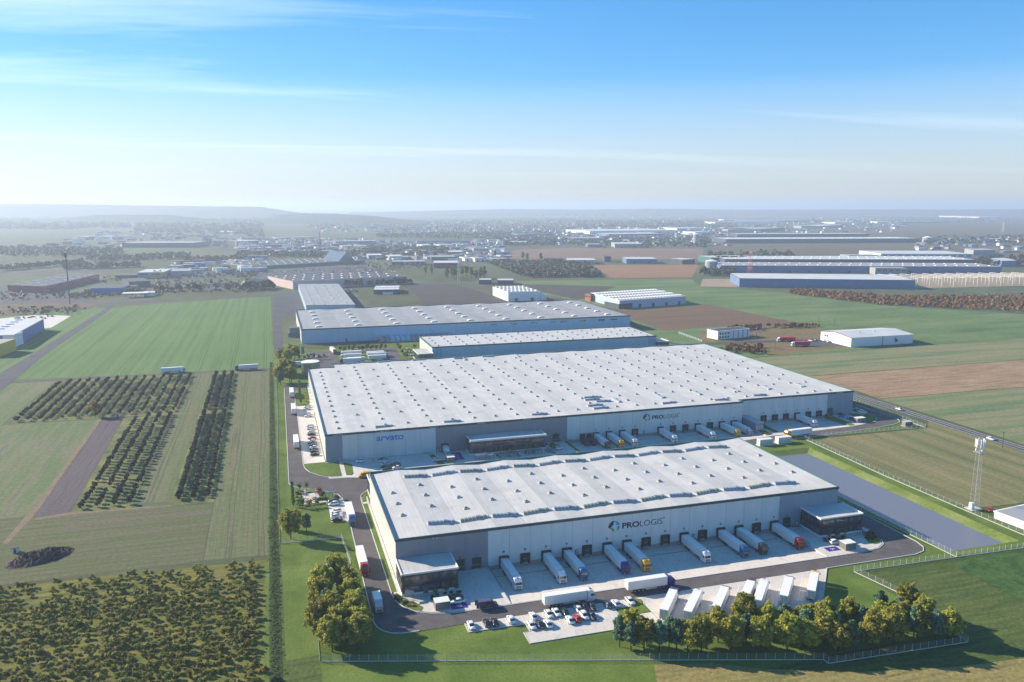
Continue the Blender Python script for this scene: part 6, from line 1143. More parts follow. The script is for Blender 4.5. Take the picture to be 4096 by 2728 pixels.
for i, p in enumerate(up): tree('dark', p, 'dark fruit tree in the four open rows left of the crop strip', 'trees of the four open orchard rows', r9.uniform(.7, 1.05))
for i, p in enumerate(up2[:175]): tree('dark', p, 'dark fruit tree in the three dense rows right of the crop strip', 'trees of the three dense orchard rows', r9.uniform(.85, 1.1))
joined('orchard_trees', up2[175:] + [(-141 + 5.9 * i + r9.uniform(-.3, .3), y) for i in range(15) for y in np.arange(500, 608, 3.4) if r9.random() > .07] + [(-190 - 5 * i, y) for i in range(6) for y in np.arange(575, 616, 4.4)], 'dark', .65, 1.0)
tree('yellow', (-100.63,499.28), 'large yellow autumn tree among the dark orchard rows', None, 2.9, 'autumn_tree'); tree('yellow', (-6.26,199.61), 'yellow autumn bush at the bottom by the ditch', None, 1.0, 'autumn_bush')
for i, p in enumerate(((-88.14,495.50), (-90.20,304.12))):
    o = thing('field_hut', ['small white hut beside the dirt track in the orchard', 'small pale box hut beside the debris heap'][i], 'hut', (*p, 0)); mb = MB(); mb.box(-.9, .9, -.9, .9, 0, 1.8); mb.build('wall', cream, o); mb = MB(); mb.box(-1.1, 1.1, -1.1, 1.1, 1.8, 2.0); mb.build('roof', dgrey, o); mb = MB(); mb.box(-.35, .35, -.94, -.88, 0, 1.5); mb.build('door', dgrey, o)


# ------------------------------------------------------------------ surroundings: halls, shops, town, woods, hills
w_blue = M('wall_bluegrey', (0.12, 0.19, 0.33), 0.5, var=0.08, scale=0.1); w_grey = M('wall_grey', (0.30, 0.31, 0.32), 0.6, var=0.08, scale=0.1); w_white = M('wall_white', (0.72, 0.73, 0.72), 0.6, var=0.05, scale=0.1); w_dark = M('wall_dark', (0.07, 0.08, 0.10), 0.5, var=0.1, scale=0.1); w_red = M('wall_red', (0.27, 0.02, 0.05), 0.5, var=0.1, scale=0.1); w_pink = M('wall_pink', (0.55, 0.41, 0.40), 0.7, var=0.06, scale=0.1); w_och = M('wall_ochre', (0.32, 0.25, 0.10), 0.6, var=0.1, scale=0.1); w_bl = M('wall_blue', (0.02, 0.13, 0.40), 0.5); w_green = M('wall_green', (0.05, 0.14, 0.11), 0.5, var=0.1, scale=0.1); w_yel = M('wall_yellow', (0.62, 0.42, 0.04), 0.5); w_brick = M('wall_brick', (0.38, 0.13, 0.07), 0.7, var=0.1, scale=0.2)
r_dark = M('roof_dark', (0.05, 0.055, 0.07), 0.8, var=0.15, scale=0.05); r_light = M('roof_light', (0.52, 0.52, 0.51), 0.6, var=0.08, scale=0.05); r_grey = M('roof_grey', (0.30, 0.30, 0.30), 0.7, var=0.12, scale=0.05)
_q = MB(); _q.box(-1.2, 1.2, -3, 3, 0, 0.9); RL = _q.mesh('roof_light', white_m)
def hall(label, A, B, h, C=None, d=None, wall=w_grey, roof=r_grey, trim=None, lights=None, doors=0, bands=0, name='industrial_hall', cat='building', flip=1):
    """A, B: ground points of the front wall; C: ground point where the side wall ends (or depth d straight back)"""
    a, b = Vector(A), Vector(B); u = b - a; L = u.length; u.normalize(); n = Vector((-u.y, u.x)); n = n if n.dot(a) > 0 else -n
    if C is not None:
        v = Vector(C) - a; d = v.length if d is None else d; v.normalize()
    else: v = n
    o = thing(name, label, cat, (A[0], A[1], 0), math.atan2(u.y, u.x)); ang = -math.atan2(u.y, u.x); ca, sa = math.cos(ang), math.sin(ang); vx, vy = v.x * ca - v.y * sa, v.x * sa + v.y * ca
    P = lambda s, t: (s + vx * t, vy * t)
    mb = MB(); mb.prism([P(0, 0), P(L, 0), P(L, d), P(0, d)], 0, h - 0.5); mb.build('wall', wall, o)
    mb = MB(); mb.prism([P(-.3, -.3), P(L + .3, -.3), P(L + .3, d + .3), P(-.3, d + .3)], h - 0.5, h); mb.build('parapet', trim or wall, o)
    mb = MB(); mb.poly([P(0.4, 0.4), P(L - .4, .4), P(L - .4, d - .4), P(.4, d - .4)], h + 0.03); mb.f[0] = mb.f[0] if vy > 0 else mb.f[0][::-1]; mb.build('roof', roof, o)
    if lights:
        nx_, ny_ = lights
        for i in range(nx_):
            for j in range(ny_): q = P(L * (i + .5) / nx_, d * (j + .5) / ny_); O('roof_light', RL, o, (q[0], q[1], h))
    for k in range(doors):
        x = L * (k + .5) / doors; mb = MB(); mb.box(x - 2, x + 2, -0.12, 0, 0, 4.2); mb.build('loading_door', w_dark, o)
    for k in range(bands):
        x = L * (k + .5) / bands; mb = MB(); mb.box(x - L / bands * .32, x + L / bands * .32, -0.15, 0, h * .55, h * .75); mb.build('window_band', glass, o)
    return o
# west: retail park
hall('large blue and white furniture store with rows of roof lights at the left edge', (-212.89,772.41), (-214.93,878.19), 11.2, C=(-282.55,775.55), d=120, wall=w_bl, roof=r_light, trim=w_white, lights=(7, 3), name='retail_store'); hall('white side block joined to the blue store at the left edge', (-221.85,772.83), (-212.91,772.12), 10.8, d=20, wall=w_white, roof=r_light, name='retail_store'); hall('yellow entrance block at the far left edge below the blue store', (-229.21,733.10), (-212.06,729.94), 10, d=26, wall=w_yel, roof=r_grey, name='retail_store')
hall('long dark red shopping centre with grey roof on the left', (-301.94,1251.75), (-268.31,1451.13), 9.5, C=(-356.99,1289.91), wall=w_red, roof=r_dark, lights=(8, 3), bands=4, name='shopping_centre'); hall('ochre and glass shop building by the roundabout road', (-245.78,1218.39), (-196.20,1207.80), 7.2, d=60, wall=w_och, roof=r_dark, bands=4, name='shop_building'); hall('blue glazed end of the ochre shop building', (-195.61,1207.63), (-191.89,1249.40), 9, d=40, wall=w_bl, roof=r_dark, name='shop_building'); hall('dark blue shop with flat roof behind the petrol station', (-201.41,1301.89), (-173.51,1310.89), 9, d=60, wall=w_dark, roof=r_dark, bands=3, name='shop_building')
hall('white-fronted shop with grey sides behind the small restaurant', (-213.15,1464.34), (-171.96,1460.66), 10.4, d=70, wall=w_grey, roof=r_light, trim=w_white, name='shop_building', bands=2); ff = hall('brown roadside restaurant with yellow arched sign on the roof', (-245.12,1465.34), (-214.30,1460.34), 6.2, d=40, wall=M('wall_brown', (0.10, 0.07, 0.05), 0.6), roof=r_dark, bands=2, name='restaurant'); textmb('M', 60, 6.6, 12, 8, 0.6, offset=-0.01).build('arched_sign', yellow_m, ff)
hall('low white petrol station shop beside its canopy', (-163.55,1166.29), (-149.94,1167.79), 5, d=22, wall=w_white, roof=r_light, name='station_shop'); hall('grey shop building with parked vans beside the white-fronted one', (-163.8,1494.4), (-131.6,1496.4), 9, d=60, wall=w_grey, roof=r_grey, name='shop_building')
o = thing('petrol_canopy', 'white flat petrol station canopy on posts', 'canopy', (*(-172.96,1164.95), 0)); mb = MB(); mb.box(-16, 16, -8, 8, 5, 6); mb.build('canopy_roof', w_white, o)
for x in (-12, 0, 12): mb = MB(); mb.box(x - .4, x + .4, -.4, .4, 0, 5); mb.build('post', dgrey, o)
hall('very long dark hall standing alone in the hazy plain on the left', (-409.2,2575.2), (-211.6,2515.4), 14, d=120, wall=w_dark, roof=r_grey); hall('flat pale hall in the far left haze', (-689.1,3397.5), (-569.8,3372.6), 6, d=80, wall=w_white, roof=r_light); hall('pale roofed hall beyond the long dark hall', (-228.8,3730.8), (-168.6,3712.6), 8, d=160, wall=w_grey, roof=r_light)
hall('wide pink shopping mall with dark car park roof', (31.41,1204.49), (204.81,1240.33), 12, C=(-3.39,1309.03), wall=w_pink, roof=r_dark, name='shopping_mall', lights=(12, 3)); hall('low pink wing at the left end of the pink mall', (-31.17,1327.05), (5.73,1296.80), 8, d=30, wall=w_pink, roof=r_dark, name='shopping_mall')
mall = hall('green and white shopping mall with a glass gable on its roof', (-32.3,1602.9), (193.8,1723.2), 7, d=120, wall=w_green, roof=r_dark, trim=w_white, lights=(14, 3), name='shopping_mall'); mb = MB(); mb.add([(190, -4, 7), (230, -4, 7), (210, -4, 26), (190, 60, 7), (230, 60, 7), (210, 60, 26)], [(0, 1, 2), (5, 4, 3), (1, 4, 5, 2), (0, 2, 5, 3)]); mb.build('glass_gable', glass_b, mall)
b5 = thing('industrial_hall', 'grey hall with long rows of small roof lights left of the old hall', 'building', (37.5, 929.6, 0))
mb = MB(); mb.prism([(0, 0), (53.7, -10.9), (56.6, 248), (0.8, 260)], 0, 8.6); mb.build('wall', c_sky, b5); mb = MB(); mb.prism([(-.3, -.3), (54, -11.2), (56.9, 248.3), (.5, 260.3)], 8.6, 9.2); mb.build('roof', roof_g, b5)
for i, x in enumerate((8, 20, 34, 46)):
    for k in range(18):
        if i > 1 and k % 3 == 0: continue
        O('roof_light', RL, b5, (x, 6 + 13.2 * k - x * 0.19, 9.2), (0, 0, 0), (.8, .5, .8))
hall('low dark glazed house with striped light roof in the meadow', (135.18,1103.11), (169.57,1097.12), 6.7, d=55, wall=w_dark, roof=r_light, lights=(7, 1), name='pavilion'); hall('white shed before the dark glazed house', (146.97,1096.62), (160.55,1095.44), 3.2, d=9, wall=w_white, roof=r_light, name='shed')
hall('red and white store with curved forecourt on the far meadow', (307.6,1546.4), (355.3,1535.0), 10.5, d=60, wall=w_red, roof=r_light, trim=w_white, bands=2, name='retail_store'); hall('glass car showroom left of the red and white store', (263.4,1624.8), (306.4,1621.5), 8.5, d=45, wall=w_grey, roof=r_grey, bands=4, name='showroom'); hall('dark workshop left of the glass showroom', (239.5,1635.3), (263.3,1631.3), 8, d=40, wall=w_dark, roof=r_grey, name='workshop')
for i, (a, b, h, wl_, rf) in enumerate((((217.9,1856.0), (250.0,1854.5), 9, w_grey, r_light), ((260.4,1815.0), (291.0,1813.7), 8, w_grey, r_light), ((346.4,1765.5), (401.3,1760.5), 8, w_green, r_grey), ((195.1,2495.6), (318.8,2501.9), 14, w_blue, r_grey), ((171.3,2354.2), (198.7,2345.9), 12, w_dark, r_dark), ((195.5,2272.8), (266.4,2275.6), 10, w_grey, r_grey), ((454.8,2552.9), (624.3,2533.7), 9, w_blue, r_dark), ((429.4,2301.8), (457.1,2306.5), 8.5, w_white, r_light), ((480.3,2326.1), (520.8,2327.3), 7, w_white, r_light), ((24.5,2992.9), (165.3,3021.0), 9, w_grey, r_grey), ((-94.7,2719.1), (-19.9,2761.6), 9, w_dark, r_light), ((420.4,1948.8), (463.4,1945.4), 8, w_grey, r_light), ((411.8,1719.0), (452.2,1718.1), 7, w_white, r_grey))):
    hall((['grey hall with light roof right of the green-roofed mall', 'grey hall with light roof next right of the first grey one', 'dark green hall left of the red and white store', 'long blue-grey hall in the haze above the pink mall', 'small dark block below the long blue-grey hall', 'wide grey hall in front of the long blue-grey hall', 'long low blue hall in the haze before the dark tree belt', 'small bright white block before the long low blue hall', 'low white building right of the small white block', 'grey hall in the left haze above the green-roofed mall', 'dark hall with pale roof at the left of the middle haze', 'grey shed with light roof above the green hall', 'low white shed at the left end of the pink stubble field'])[i], a, b, h, d=60, wall=wl_, roof=rf, doors=3, name='distant_hall')
# north: halls behind the old blue one
hall('white hall with dotted roof lights behind the old blue hall', (288.79,971.01), (331.32,969.59), 11.9, C=(289.32,1046.29), wall=w_white, roof=r_grey, lights=(8, 4), doors=2); hall('low white annex right of the dotted white hall', (332.41,970.55), (342.16,975.39), 7, d=30, wall=w_white, roof=r_light)
sh = hall('pale blue hall with rows of bright roof lights and brick entrance', (393.07,861.20), (492.04,882.49), 10, C=(394.74,952.98), wall=M('wall_paleblue', (0.38, 0.46, 0.55), 0.5), roof=r_grey, lights=(22, 4), doors=5, trim=w_white); hall('orange brick entrance tower of the pale blue hall', (386.19,951.70), (389.52,941.79), 9.5, d=14, wall=w_brick, roof=r_dark, bands=2, name='entrance_tower'); hall('dark glazed front of the pale blue hall', (385.80,888.95), (392.01,860.44), 6, d=20, wall=w_dark, roof=r_light, name='showroom')
for i, (a, b, h, d_, wl_, rf) in enumerate((((597.0,1566.8), (652.0,1550.1), 9, 60, w_grey, r_light), ((561.5,1619.0), (600.7,1607.1), 9, 40, w_dark, r_dark), ((695.5,1607.2), (709.4,1603.0), 12, 30, w_dark, r_dark), ((721.1,1549.7), (782.8,1531.0), 10, 60, w_blue, r_light), ((824.5,1497.9), (859.4,1507.9), 10, 40, w_dark, r_light), ((428.8,1695.3), (452.7,1695.4), 8, 40, w_white, r_grey), ((464.1,1677.3), (501.7,1680.6), 7, 40, w_green, r_grey), ((335.62,1187.63), (359.53,1180.40), 7, 26, w_dark, r_light), ((310.65,1204.53), (328.92,1199.00), 7, 22, w_dark, r_light), ((964.2,2153.1), (1042.7,2129.3), 12, 90, w_grey, r_light), ((727.6,2431.2), (779.7,2415.4), 9, 60, w_white, r_light), ((1338.6,3256.6), (1766.0,3279.8), 13, 260, w_white, r_light), ((1274.7,2906.7), (1511.6,2907.7), 12, 120, w_blue, r_light), ((1001.2,2574.4), (1110.2,2568.9), 11, 90, w_dark, r_grey), ((972.4,3034.1), (1099.9,3057.3), 11, 120, w_blue, r_dark), ((1931.4,3576.4), (2081.8,3569.0), 12, 160, w_white, r_light), ((1721.6,3027.0), (1800.7,3030.9), 12, 100, w_white, r_light), ((897.8,2199.7), (935.5,2188.3), 9, 60, w_blue, r_grey))):
    hall((['grey workshop with light roof above the orange stubble field', 'dark barn above the young plantation', 'narrow dark block between the workshops above the orange field', 'blue-grey workshop with light roof right of the dark block', 'dark shed at the right end above the orange stubble field', 'white shed at the left foot of the pink stubble field', 'green shed behind the young plantation', 'dark shed with pale roof behind the dotted white hall', 'small gabled shed left of the dark shed behind the white hall', 'grey hall with light roof behind the pink stubble field', 'small white hall in the haze left of the pink stubble field', 'broad white hall with bright roof in the far centre', 'blue hall with bright roof before the broad white hall', 'dark hall in the haze left of the broad white hall', 'blue hall with dark roof in the far centre left', 'white hall right of the broad white hall in the haze', 'white hall nearer the silo in the far centre right', 'small blue shed left of the grey hall behind the stubble'])[i], a, b, h, d=d_, wall=wl_, roof=rf, doors=2, name='industrial_shed')
# east: long halls
h1 = hall('nearest long blue-grey hall on the right with white roof, half built', (673.51,1047.81), (902.51,946.92), 13.2, d=95, wall=w_blue, roof=r_light, trim=w_dark); hall('long blue-grey hall behind with raised roof lights', (791.7,1294.6), (1258.4,1121.7), 12.5, d=95, wall=w_blue, roof=r_grey, lights=(26, 2), doors=14, trim=w_dark); hall('third long hall on the right with dotted pale roof', (900.5,1457.9), (1382.8,1295.7), 12, d=110, wall=w_dark, roof=r_light, lights=(26, 2)); hall('office block in front of the long hall on the right', (1024.3,1168.2), (1074.3,1147.1), 12, d=30, wall=w_grey, roof=r_grey, bands=5, name='office_block')
hall('white-roofed long hall further right with white walls', (1333.7,1507.3), (1526.3,1439.1), 13, d=130, wall=w_white, roof=r_light, bands=12); hall('low grey hall left of the white-roofed long hall', (1264.0,1528.4), (1432.1,1477.5), 9, d=50, wall=w_grey, roof=r_grey); hall('grey hall at the right end beside the white-roofed one', (1655.6,1560.2), (1715.3,1553.7), 13, C=(1705.9,1635.5), wall=w_grey, roof=r_grey); hall('grey-blue hall near the right edge with pale side', (1401.4,1250.8), (1436.9,1247.8), 12, C=(1452.9,1324.0), wall=w_blue, roof=r_light); hall('green hall with storage tank left of the long halls', (900.2,1512.8), (991.4,1507.2), 12, d=60, wall=w_green, roof=r_light)
hall('very long dark hall far behind the strip fields', (1424.5,2303.6), (2065.3,2171.9), 14, d=130, wall=w_dark, roof=r_light, lights=(20, 2)); hall('low continuation hall behind the very long dark hall', (1741.3,2739.5), (2261.5,2625.9), 13, d=80, wall=w_dark, roof=r_light)
for i, (a, b, h, d_, wl_, rf) in enumerate((((2026.3,3269.5), (2147.6,3232.8), 14, 200, w_grey, r_grey), ((2147.6,3232.8), (2457.6,3445.9), 14, 200, w_dark, r_grey), ((2870.3,4787.8), (3371.3,4723.5), 14, 180, w_white, r_grey), ((3371.3,5203.8), (3959.4,5241.0), 14, 160, w_dark, r_light), ((3508.8,5729.6), (3688.7,5675.2), 14, 160, w_white, r_light), ((2770.0,3738.8), (2866.4,3709.6), 13, 120, w_grey, r_grey), ((2884.1,3732.6), (3208.3,3938.8), 13, 120, w_dark, r_light), ((3693.8,4626.0), (3906.2,4651.7), 12, 120, w_white, r_light), ((4097.6,4686.7), (4199.3,4655.9), 12, 120, w_white, r_light), ((4288.8,4676.4), (4680.4,4655.4), 10, 120, w_dark, r_grey), ((7103.1,7195.0), (6847.5,6421.5), 14, 200, w_white, r_light), ((2392.1,2194.5), (2442.3,2179.3), 8, 40, w_white, r_light), ((3959.4,5241.0), (4049.7,5213.7), 14, 60, w_brick, r_grey))):
    hall((['grey half of the twin hall in the eastern haze', 'dark half of the twin hall in the eastern haze', 'wide white hall behind the twin hall', 'wide dark hall behind the white one in the eastern haze', 'pale hall at the left rear of the eastern halls', 'grey end of the hall with sawtooth roof in the eastern haze', 'dark end of the hall with sawtooth roof in the eastern haze', 'white hall right behind the sawtooth hall', 'short white hall alone in the eastern haze', 'long dark hall near the far eastern trees', 'long white hall with angled roof on the far eastern plain', 'low white house block among the trees at the right edge', 'orange brick hall between the far eastern halls'])[i], a, b, h, d=d_, wall=wl_, roof=rf, name='far_hall')
def tank(label, p, r, h): o = thing('storage_tank', label, 'tank', (*p, 0)); mb = MB(); mb.cyl((0, 0, 0), (0, 0, h), r, n=20); mb.build('shell', w_grey, o); mb = MB(); mb.cyl((0, 0, h), (0, 0, h + r * .25), r, r * .2, n=20); mb.build('cone_roof', w_white, o)
tank('round grey storage tank left of the long halls', (803.8,1347.8), 12, 17); tank('round white storage tank far right before the trees', (2081.1,2146.1), 16, 18); tank('pale silo block by the concrete works', (1272.5,2228.2), 10, 34)
# white gabled hall and white office east of the site
wg = thing('gabled_hall', 'white gabled hall with red roof edge standing in the green field', 'building', (476, 565.2, 0)); Lg, Dg = 65.5, 40.0
mb = MB(); mb.add([(0, 0, 0), (Lg, 0, 0), (Lg, Dg, 0), (0, Dg, 0), (0, 0, 8.2), (Lg, 0, 8.2), (Lg, Dg, 8.2), (0, Dg, 8.2), (0, Dg * .55, 10.2), (Lg, Dg * .55, 10.2)], [(0, 1, 5, 4), (1, 2, 6, 9, 5), (2, 3, 7, 6), (3, 0, 4, 8, 7)]); mb.build('wall', w_white, wg)
mb = MB(); mb.add([(-.4, -.4, 8.25), (Lg + .4, -.4, 8.25), (Lg + .4, Dg * .55, 10.35), (-.4, Dg * .55, 10.35), (Lg + .4, Dg + .4, 8.25), (-.4, Dg + .4, 8.25)], [(0, 1, 2, 3), (3, 2, 4, 5)]); mb.build('roof', r_light, wg)
mb = MB(); mb.bar((-.5, -.5, 8.2), (-.5, Dg * .55, 10.3), .3); mb.bar((-.5, Dg * .55, 10.3), (-.5, Dg + .5, 8.2), .3); mb.build('roof_edge', w_red, wg)
for k in range(2): mb = MB(); mb.box(-.1, 0, 30 + 3 * k, 32 + 3 * k, 4.4, 6); mb.build('window', glass, wg)
mb = MB(); mb.box(32.6, 33, -.2, 0, 0, 8.2); mb.build('downpipe', w_dark, wg)
for k in (20, 36): mb = MB(); mb.cyl((k, 14, 9.4), (k, 14, 11), .5, n=8); mb.build('roof_vent', ltgrey, wg)
wo_ = hall('white office with rows of square windows on the dry scrub', (386.61,632.35), (423.41,638.21), 8, C=(384.09,646.81), wall=w_white, roof=r_dark, name='white_office')
for k in range(4):
    for z in (1.2, 4.6): mb = MB(); mb.box(2 + 3.1 * k, 3.7 + 3.1 * k, -.12, 0, z, z + 1.7); mb.build('window', glass, wo_)
for k in range(7): mb = MB(); mb.box(18 + 5.5 * k, 18.5 + 5.5 * k, -.3, 0, 0, 7.4); mb.build('pilaster', w_blue, wo_)
hall('low grey-roofed shed with white front at the right edge by the pond', (265.6, 229), (267.2, 214), 3.0, C=(330, 236), d=60, wall=w_white, roof=MATS['roof_grey'], name='shed'); hall('pale blue shed roof at the right edge behind the low shed', (285, 226), (285.5, 216), 4.2, d=40, wall=w_grey, roof=r_light, name='shed')
car('hatchback', 'red', (270.6, 235.2), 20, 'red covered car beside the low shed at the right edge', None, 0.05)
# half-built concrete frame
fr = thing('concrete_frame', 'pale precast concrete frame of a hall under construction at the right', 'building frame', (*(924.85,965.31), 0)); fx, fy = (924.85,965.31); ex, ey = (1099.73,938.59); nf = 9
mb = MB(); mb.box(-.4, .4, -.4, .4, 0, 13); CM = mb.mesh('column', kerb_m); mb = MB(); mb.box(-.22, .22, 0, 84, 12.9, 13.7); BM = mb.mesh('roof_beam', kerb_m)
for i in range(nf + 4):
    for j in range(4): O('column', CM, fr, ((ex - fx) * i / nf, (ey - fy) * i / nf + j * 28, 0))
    O('roof_beam', BM, fr, ((ex - fx) * i / nf, (ey - fy) * i / nf, 0))
# masts
def lattice(label, p, h, wb, wt, mats, name='lattice_mast', n=12, head=True, t=0.09):
    o = thing(name, label, 'mast', (*p, 0)); cor = [(-1, -1), (1, -1), (1, 1), (-1, 1)]; wz = lambda z: (wb + (wt - wb) * z / h) / 2
    for cx, cy_ in cor: mb = MB(); mb.bar((cx * wz(0), cy_ * wz(0), 0), (cx * wz(h), cy_ * wz(h), h), t * 1.5); mb.build('leg', mats[0], o)
    for k in range(n):
        z0, z1 = h * k / n, h * (k + 1) / n; mb = MB()
        for i in range(4):
            a, b = cor[i], cor[(i + 1) % 4]; mb.bar((a[0] * wz(z0), a[1] * wz(z0), z0), (b[0] * wz(z1), b[1] * wz(z1), z1), t * .7); mb.bar((a[0] * wz(z1), a[1] * wz(z1), z1), (b[0] * wz(z1), b[1] * wz(z1), z1), t * .7)
        mb.build('bracing', mats[k % len(mats)], o)
    if head:
        mb = MB(); mb.box(-1.6, 1.6, -1.6, 1.6, h - 5.2, h - 5.05); mb.build('platform', mats[0], o)
        for i in range(6): a = i * math.pi / 3; mb = MB(); mb.box(-.18, .18, -.3, .3, h - 3.0, h + .2); mb.build('antenna_panel', white_m, o, (1.7 * math.cos(a), 1.7 * math.sin(a), 0), (0, 0, a))
        for i in range(3): a = i * 2.1 + .5; mb = MB(); mb.cyl((1.2 * math.cos(a), 1.2 * math.sin(a), h - 4.2), (1.5 * math.cos(a), 1.5 * math.sin(a), h - 4.2), .45, n=12); mb.build('dish', white_m, o)
        mb = MB(); mb.box(-2.6, -1.2, -1.2, .2, .4, 3.0); mb.build('equipment_cabinet', white_m, o); mb = MB(); mb.box(-3, 2.2, -2, 2, 0, .35); mb.build('base_slab', kerb_m, o)
    return o
mast_m = M('mast_steel', (0.33, 0.35, 0.35), 0.5, 0.3); lattice('tall galvanised lattice phone mast beside the pond', (266.3, 239.0), 28.8, 2.4, 1.4, [mast_m], n=14, t=0.06)
red_s = M('signal_red', (0.5, 0.04, 0.03), 0.5); lattice('red and white lattice tower behind the long hall', (832.5,1263.1), 40, 7, 2.4, [red_s, white_m], n=8, head=False, t=.22)
lattice('distant steel pylon near the right edge', (3240.6,2902.0), 46, 10, 2, [mast_m], 'pylon', 7, False, .5); lattice('distant steel pylon beyond the strip fields', (2806.7,3116.4), 34, 8, 2, [mast_m], 'pylon', 6, False, .4); lattice('tall slim mast between the malls', (116.6,1949.8), 60, 4, 1.5, [dgrey], 'slim_mast', 9, False, .35); lattice('slim lattice tower beside the poplars', (282.67,1222.47), 44, 3.4, 1.4, [mast_m], 'slim_mast', 9, False, .3)
o = thing('advertising_pylon', 'tall dark advertising pylon by the retail road', 'pylon', (*(-238.88,1101.28), 0)); mb = MB(); mb.cyl((0, 0, 0), (0, 0, 62), .8, .6, 10); mb.build('shaft', dgrey, o); mb = MB(); mb.box(-1.6, 1.6, -.5, .5, 58, 63); mb.build('sign_head', w_dark, o)
for i, p in enumerate(((534.45,683.81), (541.84,668.74), (396.21,559.60), (348.08,299.47))):
    o = thing('utility_pole', ['wooden utility pole by the scrub field corner, left of two', 'wooden utility pole by the scrub field corner, right of two', 'thin utility pole in the dry scrub by the red trailers', 'utility pole beside the highway near the mast'][i], 'pole', (*p, 0)); mb = MB(); mb.cyl((0, 0, 0), (0, 0, 8.5), .13, .1, 7); mb.build('pole_shaft', bark, o); mb = MB(); mb.box(-.9, .9, -.06, .06, 8.0, 8.15); mb.build('cross_arm', bark, o)
# post and rail round the white office
wp = thing('post_fence', 'row of white fence posts beside the white office', 'fence', (*(370.38,674.15), 0)); pa, pb = (370.38,674.15), (367.24,626.76)
for i in range(16): t = i / 15; mb = MB(); mb.box(-.35, .35, -.2, .2, 0, 2.2); mb.build('post', w_white, wp, ((pb[0] - pa[0]) * t, (pb[1] - pa[1]) * t, 0))
mb = MB(); mb.bar((0, 0, 1.2), (pb[0] - pa[0], pb[1] - pa[1], 1.2), .1); mb.build('rail', w_white, wp)

# houses, parked cars far off, woods
rh = random.Random(4)
def bil(q, u, v): return tuple((q[0][k] * (1 - u) + q[1][k] * u) * (1 - v) + (q[3][k] * (1 - u) + q[2][k] * u) * v for k in (0, 1))
roofs = [M('tile_red', (0.22, 0.075, 0.05), 0.8), M('tile_brown', (0.12, 0.07, 0.055), 0.8), M('tile_grey', (0.13, 0.13, 0.14), 0.7)]; walls = [w_white, M('render_cream', (0.6, 0.54, 0.42), 0.8), M('render_grey', (0.42, 0.42, 0.42), 0.8)]
HM = []
for s in range(6):
    L_, W_h, e, r_ = rh.uniform(10, 17), rh.uniform(8, 11), rh.uniform(3.5, 6.5), rh.uniform(3, 4.5); mb = MB(); mb.box(-L_ / 2, L_ / 2, -W_h / 2, W_h / 2, 0, e, 0); mb.add([(-L_ / 2, -W_h / 2, e), (-L_ / 2, W_h / 2, e), (-L_ / 2, 0, e + r_), (L_ / 2, -W_h / 2, e), (L_ / 2, W_h / 2, e), (L_ / 2, 0, e + r_)], [(0, 2, 1), (3, 4, 5)], 0); mb.add([(-L_ / 2 - .4, -W_h / 2 - .4, e - .2), (L_ / 2 + .4, -W_h / 2 - .4, e - .2), (L_ / 2 + .4, 0, e + r_ + .1), (-L_ / 2 - .4, 0, e + r_ + .1), (L_ / 2 + .4, W_h / 2 + .4, e - .2), (-L_ / 2 - .4, W_h / 2 + .4, e - .2)], [(0, 1, 2, 3), (3, 2, 4, 5)], 1); mb.box(L_ * .2, L_ * .2 + .8, -.4, .4, e + r_ * .5, e + r_ + 1.0, 1)
    HM.append(mb.mesh('house', [walls[s % 3], roofs[s % 3]]))
for q, n, lab in (([(1076.5,4250.6), (1629.8,4176.3), (2278.0,5839.1), (1434.2,5661.6)], 70, 'small gabled house in the town straight ahead'), ([(835.3,4212.1), (1206.2,4211.3), (1606.8,5609.3), (1104.3,5565.7)], 45, 'small gabled house in the hazy town left of centre'), ([(1688.8,4158.5), (2216.9,4145.8), (3113.8,5826.4), (2360.4,5814.2)], 40, 'small gabled house in the town right of centre'), ([(-618.2,2336.9), (-473.4,2318.8), (-536.3,2633.7), (-699.5,2650.0)], 22, 'small gabled house in the left haze beyond the meadow'), ([(3229.0,4553.2), (4096.4,4416.8), (5693.3,6143.7), (4360.7,6152.7)], 34, 'small gabled house in the eastern haze'), ([(5563.9,12252.9), (6896.7,10870.9), (13550.6,21368.9), (8934.8,19680.2)], 30, 'tiny house on the far plain'), ([(2086.4,2123.8), (2368.9,2038.3), (2722.5,2344.7), (2347.8,2391.6)], 20, 'small house among the trees at the right edge'), ([(-578.3,5258.4), (-62.8,4965.5), (-80.9,6552.9), (-691.8,6304.9)], 16, 'tiny house below the left ridge')):
    for i in range(n): p = bil(q, rh.random(), rh.random()); O('house', rh.choice(HM), None, (*p, 0), (0, 0, rh.uniform(0, 3.14)), (1.15, 1.15, 1.2), label=lab, category='house', group=lab.replace('small gabled house', 'houses').replace('tiny house', 'houses').replace('small house', 'houses'))
